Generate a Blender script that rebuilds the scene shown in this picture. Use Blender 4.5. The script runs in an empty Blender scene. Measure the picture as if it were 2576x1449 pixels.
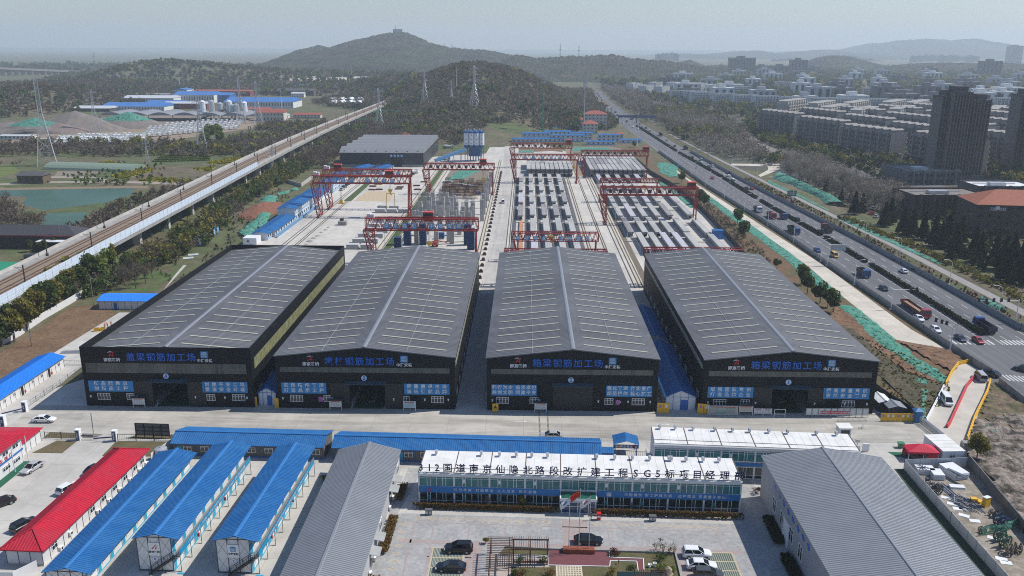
import bpy,math,random
import numpy as np
from mathutils import Vector,Matrix
R=math.radians
random.seed(7)
sc=bpy.context.scene
COL=sc.collection
F,CX,CY,HC,ROLL=2130.,1288.,724.5,77.,.004
def _n(v):return tuple(np.array(v)/np.linalg.norm(v))
_yc=np.array(_n((1325-CX,119-CY,F)))
_h=np.array(_n((1.,ROLL,0.)))
_zc=np.cross(_yc,_h);_zc/=np.linalg.norm(_zc)
if _zc[1]>0:_zc=-_zc
_xc=np.cross(_yc,_zc)
AX=np.array([_xc,_yc,_zc])
cam=bpy.data.cameras.new('camera');cam.sensor_width=36;cam.lens=F/2576*36
cam.clip_start=1;cam.clip_end=60000
camo=bpy.data.objects.new('camera',cam);COL.objects.link(camo)
m4=Matrix.Identity(4)
for i in range(3):
 m4[i][0]=AX[i][0];m4[i][1]=-AX[i][1];m4[i][2]=-AX[i][2]
m4[2][3]=HC
camo.matrix_world=m4
sc.camera=camo
SUN_EL=R(50);SUN_AZ=R(77)
wd=bpy.data.worlds.new('World');sc.world=wd;wd.use_nodes=True
nt=wd.node_tree
sky=nt.nodes.new('ShaderNodeTexSky');sky.sky_type='NISHITA';sky.sun_disc=False
sky.sun_elevation=SUN_EL;sky.sun_rotation=SUN_AZ;sky.dust_density=.3;sky.air_density=1.3;sky.ozone_density=2.0
vm_=nt.nodes.new('ShaderNodeVectorMath');vm_.operation='MULTIPLY';vm_.inputs[1].default_value=(.88,.97,1.2);nt.links.new(sky.outputs[0],vm_.inputs[0]);nt.links.new(vm_.outputs[0],nt.nodes['Background'].inputs[0]);nt.nodes['Background'].inputs[1].default_value=.092
sun=bpy.data.lights.new('sun','SUN');sun.energy=4.9;sun.angle=R(.5);sun.color=(1,.955,.89)
suno=bpy.data.objects.new('sun',sun);COL.objects.link(suno)
sv=Vector((math.sin(SUN_AZ)*math.cos(SUN_EL),math.cos(SUN_AZ)*math.cos(SUN_EL),math.sin(SUN_EL)))
suno.rotation_euler=(-sv).to_track_quat('-Z','Y').to_euler();suno.location=(0,0,300)
sc.view_settings.view_transform='Standard';sc.view_settings.look='None';sc.view_settings.exposure=.0;sc.view_settings.gamma=1
sc.cycles.use_denoising=False;sc.cycles.filter_width=1.05;sc.cycles.max_bounces=5;sc.cycles.diffuse_bounces=2;sc.cycles.glossy_bounces=2
sc.cycles.transmission_bounces=2;sc.cycles.volume_bounces=3;sc.cycles.caustics_reflective=False;sc.cycles.caustics_refractive=False
def ray(px,py):return AX@np.array([px-CX,py-CY,F])
def G(px,py,z=0.):
 r=ray(px,py);t=(z-HC)/r[2];return(float(r[0]*t),float(r[1]*t),z)
def Cc(rc,x,y):
 r,c=divmod(rc,10);return((c*1024+x/2.26367)/1.590062,((60,500,1060,1664)[r]+y/2.26367)/1.590062)
def W(rc,x,y,z=0.):return G(*Cc(rc,x,y),z)
def at_depth(px,Y):
 r=ray(*px);t=Y/r[1];return(float(r[0]*t),Y,HC+float(r[2]*t))
MATS={}
def lin(c):return tuple((x/12.92 if x<=.04045 else((x+.055)/1.055)**2.4)for x in(c[0]/255,c[1]/255,c[2]/255))
def mat(name,col,rough=.7,metal=0.,var=.12,scale=.6,col2=None,s2=.05,bump=0.,bscale=8.,stretch=None,spec=.4,coord='pos',thr=(.42,.62)):
 if name in MATS:return MATS[name]
 m=bpy.data.materials.new(name);m.use_nodes=True;n=m.node_tree.nodes;L=m.node_tree.links
 b=n['Principled BSDF'];b.inputs['Roughness'].default_value=rough;b.inputs['Metallic'].default_value=metal
 b.inputs['Specular IOR Level'].default_value=spec
 if coord=='pos':src=n.new('ShaderNodeNewGeometry').outputs['Position']
 else:src=n.new('ShaderNodeTexCoord').outputs['Object']
 if stretch:
  mp=n.new('ShaderNodeMapping');mp.inputs['Scale'].default_value=stretch;L.new(src,mp.inputs[0]);src=mp.outputs[0]
 cur=None
 if col2 is not None:
  t=n.new('ShaderNodeTexNoise');t.inputs['Scale'].default_value=s2;t.inputs['Detail'].default_value=6;t.inputs['Roughness'].default_value=.65
  L.new(src,t.inputs['Vector'])
  mr=n.new('ShaderNodeMapRange');mr.inputs[1].default_value=thr[0];mr.inputs[2].default_value=thr[1];L.new(t.outputs[0],mr.inputs[0])
  mx=n.new('ShaderNodeMix');mx.data_type='RGBA';L.new(mr.outputs[0],mx.inputs[0])
  mx.inputs[6].default_value=(*col,1);mx.inputs[7].default_value=(*col2,1);cur=mx.outputs[2]
 if var>0:
  t=n.new('ShaderNodeTexNoise');t.inputs['Scale'].default_value=scale;t.inputs['Detail'].default_value=5;t.inputs['Roughness'].default_value=.7
  L.new(src,t.inputs['Vector'])
  mr=n.new('ShaderNodeMapRange');mr.inputs[1].default_value=.3;mr.inputs[2].default_value=.7
  mr.inputs[3].default_value=1-var;mr.inputs[4].default_value=1+var;L.new(t.outputs[0],mr.inputs[0])
  vm=n.new('ShaderNodeVectorMath');vm.operation='SCALE';L.new(mr.outputs[0],vm.inputs['Scale'])
  if cur is None:vm.inputs[0].default_value=col
  else:L.new(cur,vm.inputs[0])
  cur=vm.outputs[0]
 if cur is None:b.inputs['Base Color'].default_value=(*col,1)
 else:L.new(cur,b.inputs['Base Color'])
 if bump>0:
  t=n.new('ShaderNodeTexNoise');t.inputs['Scale'].default_value=bscale;t.inputs['Detail'].default_value=4;L.new(src,t.inputs['Vector'])
  bp=n.new('ShaderNodeBump');bp.inputs['Strength'].default_value=1;bp.inputs['Distance'].default_value=bump
  L.new(t.outputs[0],bp.inputs['Height']);L.new(bp.outputs[0],b.inputs['Normal'])
 MATS[name]=m
 return m
def tint_mat(name,rough=.8,var=.25,scale=.4,trans=0.):
 """foliage whose colour is carried per clump by the mesh attribute 'tint'"""
 if name in MATS:return MATS[name]
 m=bpy.data.materials.new(name);m.use_nodes=True;n=m.node_tree.nodes;L=m.node_tree.links
 b=n['Principled BSDF'];b.inputs['Roughness'].default_value=rough;b.inputs['Specular IOR Level'].default_value=.15
 a=n.new('ShaderNodeAttribute');a.attribute_name='tint';L.new(a.outputs['Color'],b.inputs['Base Color']);tr=n.new('ShaderNodeBsdfTranslucent');L.new(a.outputs['Color'],tr.inputs[0]);mx=n.new('ShaderNodeMixShader');mx.inputs[0].default_value=.38;L.new(b.outputs[0],mx.inputs[1]);L.new(tr.outputs[0],mx.inputs[2]);L.new(mx.outputs[0],n['Material Output'].inputs[0])
 MATS[name]=m
 return m
WHITE=mat('white_paint',(.76,.77,.76),.5,var=.05)
PANEL=mat('white_panel',(.70,.71,.72),.5,var=.07,scale=.8)
DARK=mat('dark_gap',(.012,.013,.015),.7,var=0)
GLASSD=mat('dark_glass',(.012,.02,.025),.08,var=.2,spec=.6)
STEEL=mat('grey_steel',(.30,.31,.32),.45,.3,var=.15)
GALV=mat('galvanised_steel',(.48,.5,.52),.4,.4,var=.15)
BLACKM=mat('black_metal',(.02,.021,.024),.5,var=.15)
RUBBER=mat('tyre_rubber',(.018,.018,.018),.8,var=.1)
BLUE=mat('blue_roof_sheet',(.02,.125,.33),.5,var=.12,scale=.8,col2=(.032,.15,.35),s2=.25,spec=.22)
BLUETRIM=mat('blue_trim',(.03,.14,.42),.5,var=.08)
CYANB=mat('cyan_banner',(.01,.26,.48),.5,var=.05)
SIGNBLUE=mat('sign_blue',(.03,.23,.50),.5,var=.06)
NAVY=mat('navy_paint',(.01,.02,.09),.4,var=.05)
REDROOF=mat('red_roof_sheet',(.46,.014,.035),.5,var=.12,scale=.8,col2=(.40,.025,.045),s2=.25,spec=.22)
REDP=mat('red_paint',(.5,.02,.02),.45,var=.08)
CRANE=mat('crane_red',(.29,.016,.010),.5,var=.2,scale=.4)
GREYROOF=mat('grey_roof_sheet',(.27,.285,.30),.42,.15,var=.08,scale=.3)
CONC=mat('concrete',(.44,.42,.385),.85,var=.18,scale=.3,bump=.02)
CONCD=mat('old_concrete',(.30,.29,.27),.9,var=.25,scale=.4)
YELLOW=mat('yellow_paint',(.72,.42,.03),.5,var=.1)
WOOD=mat('brown_timber',(.07,.035,.022),.7,var=.25,scale=2)
SOIL=mat('brown_soil',(.16,.085,.045),.95,var=.35,scale=.5,col2=(.20,.125,.075),s2=.15,bump=.15,bscale=1.5)
class MB:
 def __init__(s):s.v=[];s.f=[];s.m=[];s.k=0
 def mi(s,k):s.k=k;return s
 def add(s,vs,fs,k=None):
  o=len(s.v);s.v+=[tuple(p)for p in vs];kk=s.k if k is None else k
  for f in fs:s.f.append(tuple(i+o for i in f));s.m.append(kk)
 def box(s,x0,y0,z0,x1,y1,z1,k=None):
  s.add([(x0,y0,z0),(x1,y0,z0),(x1,y1,z0),(x0,y1,z0),(x0,y0,z1),(x1,y0,z1),(x1,y1,z1),(x0,y1,z1)],[(0,3,2,1),(4,5,6,7),(0,1,5,4),(1,2,6,5),(2,3,7,6),(3,0,4,7)],k)
 def bar(s,p,q,w,h=None,k=None):
  h=h or w;p=Vector(p);q=Vector(q);d=(q-p)
  if d.length<1e-6:return
  d.normalize();u=d.cross(Vector((0,0,1)))
  if u.length<1e-3:u=Vector((1,0,0))
  u.normalize();n=u.cross(d);u*=w/2;n*=h/2
  vs=[p-u-n,p+u-n,p+u+n,p-u+n,q-u-n,q+u-n,q+u+n,q-u+n]
  s.add(vs,[(0,3,2,1),(4,5,6,7),(0,1,5,4),(1,2,6,5),(2,3,7,6),(3,0,4,7)],k)
 def tube(s,p,q,r,n=6,r2=None,k=None,caps=True):
  r2=r if r2 is None else r2;p=Vector(p);q=Vector(q);d=(q-p).normalized()
  u=d.orthogonal().normalized();w=d.cross(u);vs=[]
  for c,rr in((p,r),(q,r2)):
   for i in range(n):
    a=2*math.pi*i/n;vs.append(c+u*math.cos(a)*rr+w*math.sin(a)*rr)
  fs=[(i,(i+1)%n,n+(i+1)%n,n+i)for i in range(n)]
  if caps:fs+=[tuple(range(n-1,-1,-1)),tuple(range(n,2*n))]
  s.add(vs,fs,k)
 def path(s,pts,r,n=5,k=None):
  for a,b in zip(pts,pts[1:]):s.tube(a,b,r,n,k=k)
 def quad(s,a,b,c,d,k=None):s.add([a,b,c,d],[(0,1,2,3)],k)
 def poly(s,pts,k=None):s.add(pts,[tuple(range(len(pts)))],k)
 def prism(s,pts,z0,z1,k=None):
  n=len(pts);s.add([(x,y,z0)for x,y in pts]+[(x,y,z1)for x,y in pts],[(i,(i+1)%n,n+(i+1)%n,n+i)for i in range(n)]+[tuple(range(n-1,-1,-1)),tuple(range(n,2*n))],k)
 def extrude_y(s,pts,y0,y1,k=None):
  n=len(pts);s.add([(x,y0,z)for x,z in pts]+[(x,y1,z)for x,z in pts],[(i,n+i,n+(i+1)%n,(i+1)%n)for i in range(n)]+[tuple(range(n)),tuple(range(2*n-1,n-1,-1))],k)
 def extrude_x(s,pts,x0,x1,k=None):
  n=len(pts);s.add([(x0,y,z)for y,z in pts]+[(x1,y,z)for y,z in pts],[(i,(i+1)%n,n+(i+1)%n,n+i)for i in range(n)]+[tuple(range(n-1,-1,-1)),tuple(range(n,2*n))],k)
 def lathe(s,prof,cx=0,cy=0,n=12,k=None):
  vs=[]
  for r,z in prof:
   for i in range(n):a=2*math.pi*i/n;vs.append((cx+r*math.cos(a),cy+r*math.sin(a),z))
  fs=[]
  for j in range(len(prof)-1):
   for i in range(n):fs.append((j*n+i,j*n+(i+1)%n,(j+1)*n+(i+1)%n,(j+1)*n+i))
  fs+=[tuple(range(n-1,-1,-1)),tuple(range((len(prof)-1)*n,len(prof)*n))]
  s.add(vs,fs,k)
 def loft(s,rings,k=None,caps=True):
  n=len(rings[0]);vs=[p for r in rings for p in r];fs=[]
  for j in range(len(rings)-1):
   for i in range(n):fs.append((j*n+i,j*n+(i+1)%n,(j+1)*n+(i+1)%n,(j+1)*n+i))
  if caps:fs+=[tuple(range(n-1,-1,-1)),tuple(range((len(rings)-1)*n,len(rings)*n))]
  s.add(vs,fs,k)
 def sphere(s,c,r,n=8,k=None,sz=1.):
  s.lathe_at(c,[(max(.001,r*math.sin(math.pi*i/n)),-r*sz*math.cos(math.pi*i/n))for i in range(n+1)],n+2,k)
 def lathe_at(s,c,prof,n,k):s.lathe([(r,z+c[2])for r,z in prof],c[0],c[1],n,k)
 def mesh(s,name,mats,smooth=False):
  me=bpy.data.meshes.new(name);me.from_pydata(s.v,[],s.f)
  for m in(mats if isinstance(mats,(list,tuple))else[mats]):me.materials.append(m)
  me.polygons.foreach_set('material_index',s.m)
  if smooth:me.polygons.foreach_set('use_smooth',[True]*len(s.f))
  me.update();return me
 def build(s,name,mats,parent=None,loc=None,rz=None,smooth=False):return put(name,s.mesh(name,mats,smooth),parent,loc,rz)
def put(name,me,parent=None,loc=None,rz=None):
 o=bpy.data.objects.new(name,me);COL.objects.link(o)
 if parent is not None:o.parent=parent
 if loc is not None:o.location=loc
 if rz is not None:o.rotation_euler=(0,0,rz)if not isinstance(rz,tuple)else rz
 return o
def tag(o,label=None,cat=None,group=None,kind=None):
 if label:o['label']=label
 if cat:o['category']=cat
 if group:o['group']=group
 if kind:o['kind']=kind
 return o
def thing(name,label,cat,loc=(0,0,0),rz=0.,group=None):
 o=bpy.data.objects.new(name,None);COL.objects.link(o);o.location=loc;o.rotation_euler=(0,0,rz);o.empty_display_size=.5
 return tag(o,label,cat,group)
def dup(root,loc,rz=None,label=None,group=None,sc_=None):
 def cp(o,par):
  c=o.copy();COL.objects.link(c)
  if par is not None:c.parent=par
  for ch in KIDS.get(o.name,()):cp(ch,c)
  return c
 r=cp(root,None);r.location=loc
 if rz is not None:r.rotation_euler=(0,0,rz)
 if label:r['label']=label
 if group:r['group']=group
 if sc_:r.scale=sc_ if isinstance(sc_,tuple)else(sc_,)*3
 return r
KIDS={}
def seal(root):
 def walk(o):
  KIDS[o.name]=list(o.children)
  for c in o.children:walk(c)
 walk(root);return root
def structure(name,mb,mats,kind='structure'):return tag(mb.build(name,mats),kind=kind)
TEXTS=[]
def text(body,size,m,parent,loc,rot=(R(90),0,0),name='lettering',bold=.02,sp=1.0,line=1.0,depth=0.,align='CENTER',sx=1.):
 c=bpy.data.curves.new(name,'FONT');c.body=body;c.size=size;c.align_x=align;c.align_y='CENTER'
 c.space_character=sp;c.space_line=line;c.offset=bold;c.extrude=depth;c.resolution_u=2;c.materials.append(m)
 o=bpy.data.objects.new(name,c);COL.objects.link(o);o.parent=parent;o.location=loc;o.rotation_euler=rot;o.scale=(sx,1,1)
 TEXTS.append(o);return o
def finish_text():
 dg=bpy.context.evaluated_depsgraph_get()
 for o in TEXTS:
  me=bpy.data.meshes.new_from_object(o.evaluated_get(dg));nm=o.name
  n=bpy.data.objects.new('x',me);COL.objects.link(n);n.parent=o.parent;n.location=o.location;n.rotation_euler=o.rotation_euler;n.scale=o.scale
  bpy.data.objects.remove(o);n.name=nm
def sheet(name,pts,z,m,kind='structure',label=None,cat=None):
 """thin ground sheet from an outline (x, y)"""
 mb=MB();mb.poly([(p[0],p[1],z)for p in pts]);o=mb.build(name,m)
 if kind:o['kind']=kind
 if label:tag(o,label,cat)
 return o
def ribs(mb,a,b,c,d,step,w=.12,h=.07,k=None):
 """raised ribs on slope a-b (eave) to d-c (ridge), each running eave to ridge"""
 a,b,c,d=map(Vector,(a,b,c,d));n=(b-a).cross(d-a).normalized();L=(b-a).length;e=(b-a).normalized();N=int(L/step)
 for i in range(1,N):
  t=i/N;p=a.lerp(b,t);q=d.lerp(c,t)
  mb.add([p-e*w,p+e*w,p+n*h,q-e*w,q+e*w,q+n*h],[(0,2,5,3),(2,1,4,5),(0,1,2)],k)
def ordinal(i):return('first','second','third','fourth','fifth','sixth','seventh','eighth','ninth','tenth','eleventh','twelfth','thirteenth','fourteenth','fifteenth','sixteenth','seventeenth','eighteenth','nineteenth','twentieth','twenty-first','twenty-second','twenty-third','twenty-fourth','twenty-fifth','twenty-sixth','twenty-seventh','twenty-eighth','twenty-ninth','thirtieth','thirty-first','thirty-second','thirty-third','thirty-fourth','thirty-fifth','thirty-sixth','thirty-seventh','thirty-eighth','thirty-ninth','fortieth')[i]
# ================================================================ terrain, ground, roads, water
BUMPS=[(-76,1260,50,165,185,330),(-20,1010,24,130,118,260),(-55,850,9,100,95,170),(-200,1560,24,170,160,260),(-665,1140,19,260,140,290),(-790,1500,10,320,260,300),(-840,2000,40,180,300,380),(-560,1900,22,260,260,300),(-330,2100,14,260,300,300)]
def T(x,y):
 h=0.
 for cx,cy,hh,rl,rr,ry in BUMPS:
  u=(x-cx)/(rl if x<cx else rr);v=(y-cy)/ry;q=u*u+v*v
  if q<1:h+=hh*(1-q)**2
 return h
def WT(rc,x,y):
 r=ray(*Cc(rc,x,y));t=150./r[1]
 while HC+r[2]*t>T(r[0]*t,r[1]*t)+.2 and r[1]*t<5000:t*=1.004
 return(float(r[0]*t),float(r[1]*t),T(r[0]*t,r[1]*t))
def vnoise(x,y,s=0):
 def hsh(i,j):
  n=math.sin(i*127.1+j*311.7+s*74.7)*43758.5453;return n-math.floor(n)
 i,j=math.floor(x),math.floor(y);u,v=x-i,y-j;u=u*u*(3-2*u);v=v*v*(3-2*v)
 return(hsh(i,j)*(1-u)+hsh(i+1,j)*u)*(1-v)+(hsh(i,j+1)*(1-u)+hsh(i+1,j+1)*u)*v
def fbm(x,y,s=0,o=4):
 a,t,f=.5,0,1.
 for k in range(o):t+=a*vnoise(x*f,y*f,s+k);a*=.5;f*=2.03
 return t
GROUND=mat('scrub_ground',(.125,.10,.06),.95,var=.4,scale=.12,col2=(.075,.10,.03),s2=.02,bump=.3,bscale=.6)
xs=[-30000,-15000,-8000,-4000,-2400]+list(range(-1500,321,20))+[400,600,1000,2000,4000,8000,15000,30000]
ys=[-2000,0,60,300,600]+list(range(660,2561,20))+[3200,4500,7000,11000,18000,30000]
mb=MB();mb.v=[(x,y,T(x,y))for y in ys for x in xs];nx=len(xs)
mb.f=[(j*nx+i,j*nx+i+1,(j+1)*nx+i+1,(j+1)*nx+i)for j in range(len(ys)-1)for i in range(nx-1)];mb.m=[0]*len(mb.f)
structure('ground',mb,GROUND)
def slab_mat(name,col,joint=(5,6),streak=(.02,.3),dark=.72,jw=.012):
 m=mat(name,col,.85,var=.12,scale=.25,col2=tuple(c*.86 for c in col),s2=.035,bump=.01,bscale=3)
 n=m.node_tree.nodes;L=m.node_tree.links;b=n['Principled BSDF'];src=b.inputs['Base Color'].links[0].from_socket
 g=n.new('ShaderNodeNewGeometry')
 br=n.new('ShaderNodeTexBrick');br.inputs['Scale'].default_value=1;br.inputs['Brick Width'].default_value=joint[0];br.inputs['Row Height'].default_value=joint[1]
 br.inputs['Mortar Size'].default_value=jw*3;br.offset=0;br.inputs['Color1'].default_value=(1,1,1,1);br.inputs['Color2'].default_value=(.93,.93,.93,1);br.inputs['Mortar'].default_value=(.7,.69,.66,1)
 L.new(g.outputs['Position'],br.inputs['Vector'])
 mp=n.new('ShaderNodeMapping');mp.inputs['Scale'].default_value=(*streak,1);L.new(g.outputs['Position'],mp.inputs[0])
 t=n.new('ShaderNodeTexNoise');t.inputs['Scale'].default_value=1;t.inputs['Detail'].default_value=7;t.inputs['Roughness'].default_value=.7;t.inputs['Distortion'].default_value=.8;L.new(mp.outputs[0],t.inputs[0])
 mr=n.new('ShaderNodeMapRange');mr.inputs[1].default_value=.42;mr.inputs[2].default_value=.66;mr.inputs[3].default_value=1;mr.inputs[4].default_value=dark;L.new(t.outputs[0],mr.inputs[0])
 m1=n.new('ShaderNodeVectorMath');m1.operation='MULTIPLY';L.new(src,m1.inputs[0]);L.new(br.outputs[0],m1.inputs[1])
 m2=n.new('ShaderNodeVectorMath');m2.operation='SCALE';L.new(m1.outputs[0],m2.inputs[0]);L.new(mr.outputs[0],m2.inputs['Scale']);L.new(m2.outputs[0],b.inputs['Base Color'])
 return m
YARDC=slab_mat('yard_concrete_slab',(.57,.54,.48),(6,8),(.3,.04),.85)
ROADC=slab_mat('site_road_concrete',(.48,.455,.40),(8,5),(.035,.3),.66)
COURTC=slab_mat('court_concrete',(.52,.50,.455),(5,5),(.1,.1),.9)
LANED=slab_mat('worn_lane_concrete',(.50,.475,.43),(9,7),(.5,.02),.78)
NEWC=slab_mat('new_road_concrete',(.60,.55,.46),(8,6),(.35,.02),.88)
ASPH=mat('asphalt',(.135,.137,.143),.85,var=.14,scale=.3,col2=(.095,.096,.10),s2=.5,stretch=(1,.03,1),bump=.01)
def wp(rc,pts,z=0.):return[W(rc,x,y,z)for x,y in pts]
sheet('court_pavement',[(-140,92),(72,92),(72.3,147),(87,149),(93,158.2),(-140,158.2)],.006,COURTC)
sheet('site_road',[(-128,158),(92,158),(100,164),(90,171),(60,172.5),(-112,172.5),(-112,175),(-120,175)],.010,ROADC)
sheet('yard_pavement',[(-116,172),(82,172),(86,300),(86,470),(79,520),(78,560),(36,640),(10,720),(-14,800),(-26,800),(-30,640),(-66,620),(-100,560),(-108,430),(-114,330),(-104,290),(-104,190)],.008,YARDC)
sheet('yard_lane',[(-14.6,172.4),(-8.2,172.4),(-7.6,500),(-7.6,690),(-17,690),(-14.6,500)],.016,LANED)
sheet('verge',[(77.5,165),(92,168),(104,192),(112,215),(111,300),(103,480),(99,560),(90,700),(80,700),(86,470),(86,300),(80,200)],.004,mat('verge_soil',(.15,.085,.045),.95,var=.35,scale=.4,col2=(.085,.085,.035),s2=.09,bump=.2,bscale=.8))
def hx(y,tab):
 for(y0,a),(y1,b)in zip(tab,tab[1:]):
  if y<=y1:return a+(b-a)*(y-y0)/(y1-y0)
 return tab[-1][1]
HL=[(150,114.5),(204,113.9),(305,111.6),(345,111),(400,108.8),(487,104.4),(655,101.8),(900,98),(1250,104),(1600,122)]
HM=[(150,128.5),(226,127.9),(300,127.6),(355,126.6),(430,123.2),(532,121.2),(655,116.4),(900,112.6),(1250,115),(1600,130)]
HR=[(150,142.5),(231,141.2),(290,140.6),(340,139),(397,136),(458,132.8),(505,130.6),(655,126.2),(900,122.3),(1250,125),(1600,139)]
yy=[218,240,260,280,300,320,345,370,400,430,460,487,520,560,600,655,700,760,830,900,1000,1100,1200,1300,1400,1500,1600]
def rough_patch(name,P,amp,m,z=.03,step=.8,s=.35):
 xs_=[p[0]for p in P];ys_=[p[1]for p in P];mb=MB();id_={};nx_=int((max(xs_)-min(xs_))/step)+1;ny_=int((max(ys_)-min(ys_))/step)+1
 def vid(i,j):
  if(i,j)not in id_:x=min(xs_)+i*step;y=min(ys_)+j*step;id_[i,j]=len(mb.v);mb.v.append((x,y,z+amp*max(0,fbm(x*s,y*s,6,5)-.3)))
  return id_[i,j]
 for j in range(ny_):
  for i in range(nx_):
   if inp(min(xs_)+(i+.5)*step,min(ys_)+(j+.5)*step,P):mb.f.append((vid(i,j),vid(i+1,j),vid(i+1,j+1),vid(i,j+1)));mb.m.append(0)
 return structure(name,mb,m)
def inp(x,y,P):
 c=False;j=len(P)-1
 for i in range(len(P)):
  if(P[i][1]>y)!=(P[j][1]>y)and x<(P[j][0]-P[i][0])*(y-P[i][1])/(P[j][1]-P[i][1])+P[i][0]:c=not c
  j=i
 return c
def strip(name,ys_,f0,f1,z,m,kind='structure',**kw):
 mb=MB()
 for a,b in zip(ys_,ys_[1:]):mb.quad((f0(a),a,z),(f1(a),a,z),(f1(b),b,z),(f0(b),b,z))
 o=mb.build(name,m)
 if kind:o['kind']=kind
 return o
strip('highway',yy,lambda y:hx(y,HL)+.3,lambda y:hx(y,HR)-.3,.020,ASPH)
sheet('road_junction',[(113,219.5),(113.2,205),(108,192),(104,160),(104,120),(190,120),(190,214),(160,214),(141,226),(140,235),(128,235),(113,219.5)],.014,ASPH)
strip('concrete_road',[214,222,231,263,305,368,420,453,487,530,565],lambda y:hx(y,[(214,112.3),(222,102.3),(263,102.7),(305,104),(453,99.6),(530,97.5),(565,97.5)]),lambda y:hx(y,[(214,112.8),(231,110.3),(305,110.2),(368,107.2),(487,101.2),(530,99),(565,99)]),.012,NEWC)
strip('service_path',[200,252,300,331,397,497,600,700,800],lambda y:hx(y,[(200,150),(252,149.8),(331,148.5),(397,146),(497,142.2),(600,138),(800,132)]),lambda y:hx(y,[(200,154),(252,153.6),(331,151.8),(397,149.2),(497,145),(600,140.5),(800,134)]),.012,mat('path_paving',(.27,.255,.24),.9,var=.15))
strip('highway_verge',[205,231,300,400,500,655,900],lambda y:hx(y,HR)-.2,lambda y:hx(y,HR)+14,.008,mat('verge_planting',(.10,.075,.045),.95,var=.4,scale=.6,col2=(.07,.09,.03),s2=.12,bump=.2,bscale=1.5))
mb=MB()
for fx in(.36,.68):
 y=222
 while y<760:
  for A,B in((HL,HM),(HM,HR)):
   x0=hx(y,A)+(hx(y,B)-hx(y,A))*fx;x1=hx(y+4,A)+(hx(y+4,B)-hx(y+4,A))*fx
   mb.quad((x0-.09,y,.026),(x0+.09,y,.026),(x1+.09,y+4,.026),(x1-.09,y+4,.026))
  y+=10
for A,o in((HL,1.2),(HM,-1.9),(HM,1.9),(HR,-1.2)):
 for a,b in zip(yy,yy[1:]):
  if b<900:mb.quad((hx(a,A)+o-.08,a,.026),(hx(a,A)+o+.08,a,.026),(hx(b,A)+o+.08,b,.026),(hx(b,A)+o-.08,b,.026))
structure('lane_markings',mb,mat('road_marking_paint',(.52,.52,.5),.7,var=.3,scale=1.5))
mb=MB()
for i in range(9):x=117+i*1.25;mb.quad((x,218.6-i*.02,.026),(x+.6,218.6,.026),(x+.6,222.4,.026),(x,222.4,.026))
for i in range(11):x=129.5+i*1.1;mb.quad((x,218.4,.026),(x+.55,218.4,.026),(x+.55,222.2,.026),(x,222.2,.026))
for i in range(12):x=117.2+i*.9;y=192.5-i*.2;mb.quad((x,y,.026),(x+.42,y-.1,.026),(x+.42,y+4,.026),(x,y+4.1,.026))
structure('crosswalk_markings',mb,MATS['road_marking_paint'])
sheet('access_road',wp(23,[(1790,880),(1890,940),(2010,1050),(1960,1160),(1870,1449)])+wp(33,[(1770,300),(1640,320),(1360,120)])+wp(23,[(1430,1420),(1590,1100),(1720,890)]),.022,mat('access_concrete',(.47,.44,.38),.85,var=.15,scale=.25))
sheet('rubble_ground',wp(33,[(1770,300),(1870,0),(2318,0),(2318,960),(1800,330)])+[],.004,mat('rubble_soil',(.19,.155,.125),.95,var=.5,scale=.5,col2=(.10,.085,.06),s2=.2,bump=.5,bscale=1.2))
sheet('rubble_bank',wp(23,[(2020,1050),(2090,1010),(2318,1230),(2318,1449),(1880,1449)]),.008,mat('bank_soil',(.17,.12,.08),.95,var=.45,scale=.6,col2=(.09,.09,.04),s2=.18,bump=.3,bscale=1.2))
rough_patch('rubble_surface',wp(33,[(1790,340),(1880,30),(2318,0),(2900,300),(2900,1400),(2330,960)]),2.2,mat('rubble_clods',(.24,.20,.165),.95,var=.6,scale=1.1,col2=(.055,.047,.035),s2=.35,bump=.3,bscale=3,thr=(.47,.6)))
rough_patch('bank_surface',wp(23,[(2030,1070),(2085,1090),(2318,1270),(2600,1600),(1900,1449)]),1.6,MATS['bank_soil'])
rough_patch('grass_bank',wp(23,[(1005,900),(640,560),(700,540),(830,650),(1240,970),(1590,1095),(1400,1400),(1335,1300),(1000,985)]),1.0,mat('dark_bank_grass',(.065,.062,.034),.95,var=.45,scale=.9,col2=(.10,.075,.045),s2=.2,bump=.2,bscale=2))
rough_patch('rutted_soil',wp(23,[(640,560),(560,470),(610,370),(760,470),(880,600),(1020,725),(1180,840),(1330,950),(1590,1085),(1240,965),(830,645)]),1.1,SOIL,step=.6,s=.6)
rough_patch('rutted_earth',wp(23,[(1190,700),(1620,770),(1790,850),(1680,970),(1560,920),(1310,770)]),1.2,SOIL,step=.7,s=.5)
sheet('dug_earth',wp(23,[(1170,680),(1620,760),(1810,860),(1680,980),(1560,930),(1300,760)]),.014,SOIL)
sheet('dirt_field',wp(20,[(0,1030),(-300,1030),(-300,800),(0,800),(380,560),(640,380),(900,360),(1050,430),(880,560),(480,800),(340,820)]),.010,mat('field_soil',(.185,.115,.065),.95,var=.35,scale=.9,col2=(.14,.085,.048),s2=.15,bump=.25,bscale=2.))
sheet('side_road',wp(20,[(350,880),(1080,430),(1290,430),(720,800),(740,920),(100,1449),(-100,1449),(-100,1300)]),.012,COURTC)
WATER=mat('pond_surface',(.05,.105,.07),.35,var=.2,scale=.02,spec=.12)
sheet('pond',[(-420,466),(-290,460),(-221,470),(-212,450),(-214,424),(-234,402),(-253,417),(-264,440),(-420,436)],.012,WATER)
sheet('lower_pond',[(-228,394),(-210,398),(-199,369),(-216,366),(-222,380)],.012,WATER)
sheet('pond_bank',[(-420,482),(-290,468),(-215,478),(-213,470),(-290,459),(-420,465)],.010,mat('bank_clay',(.21,.16,.10),.95,var=.3))
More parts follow.
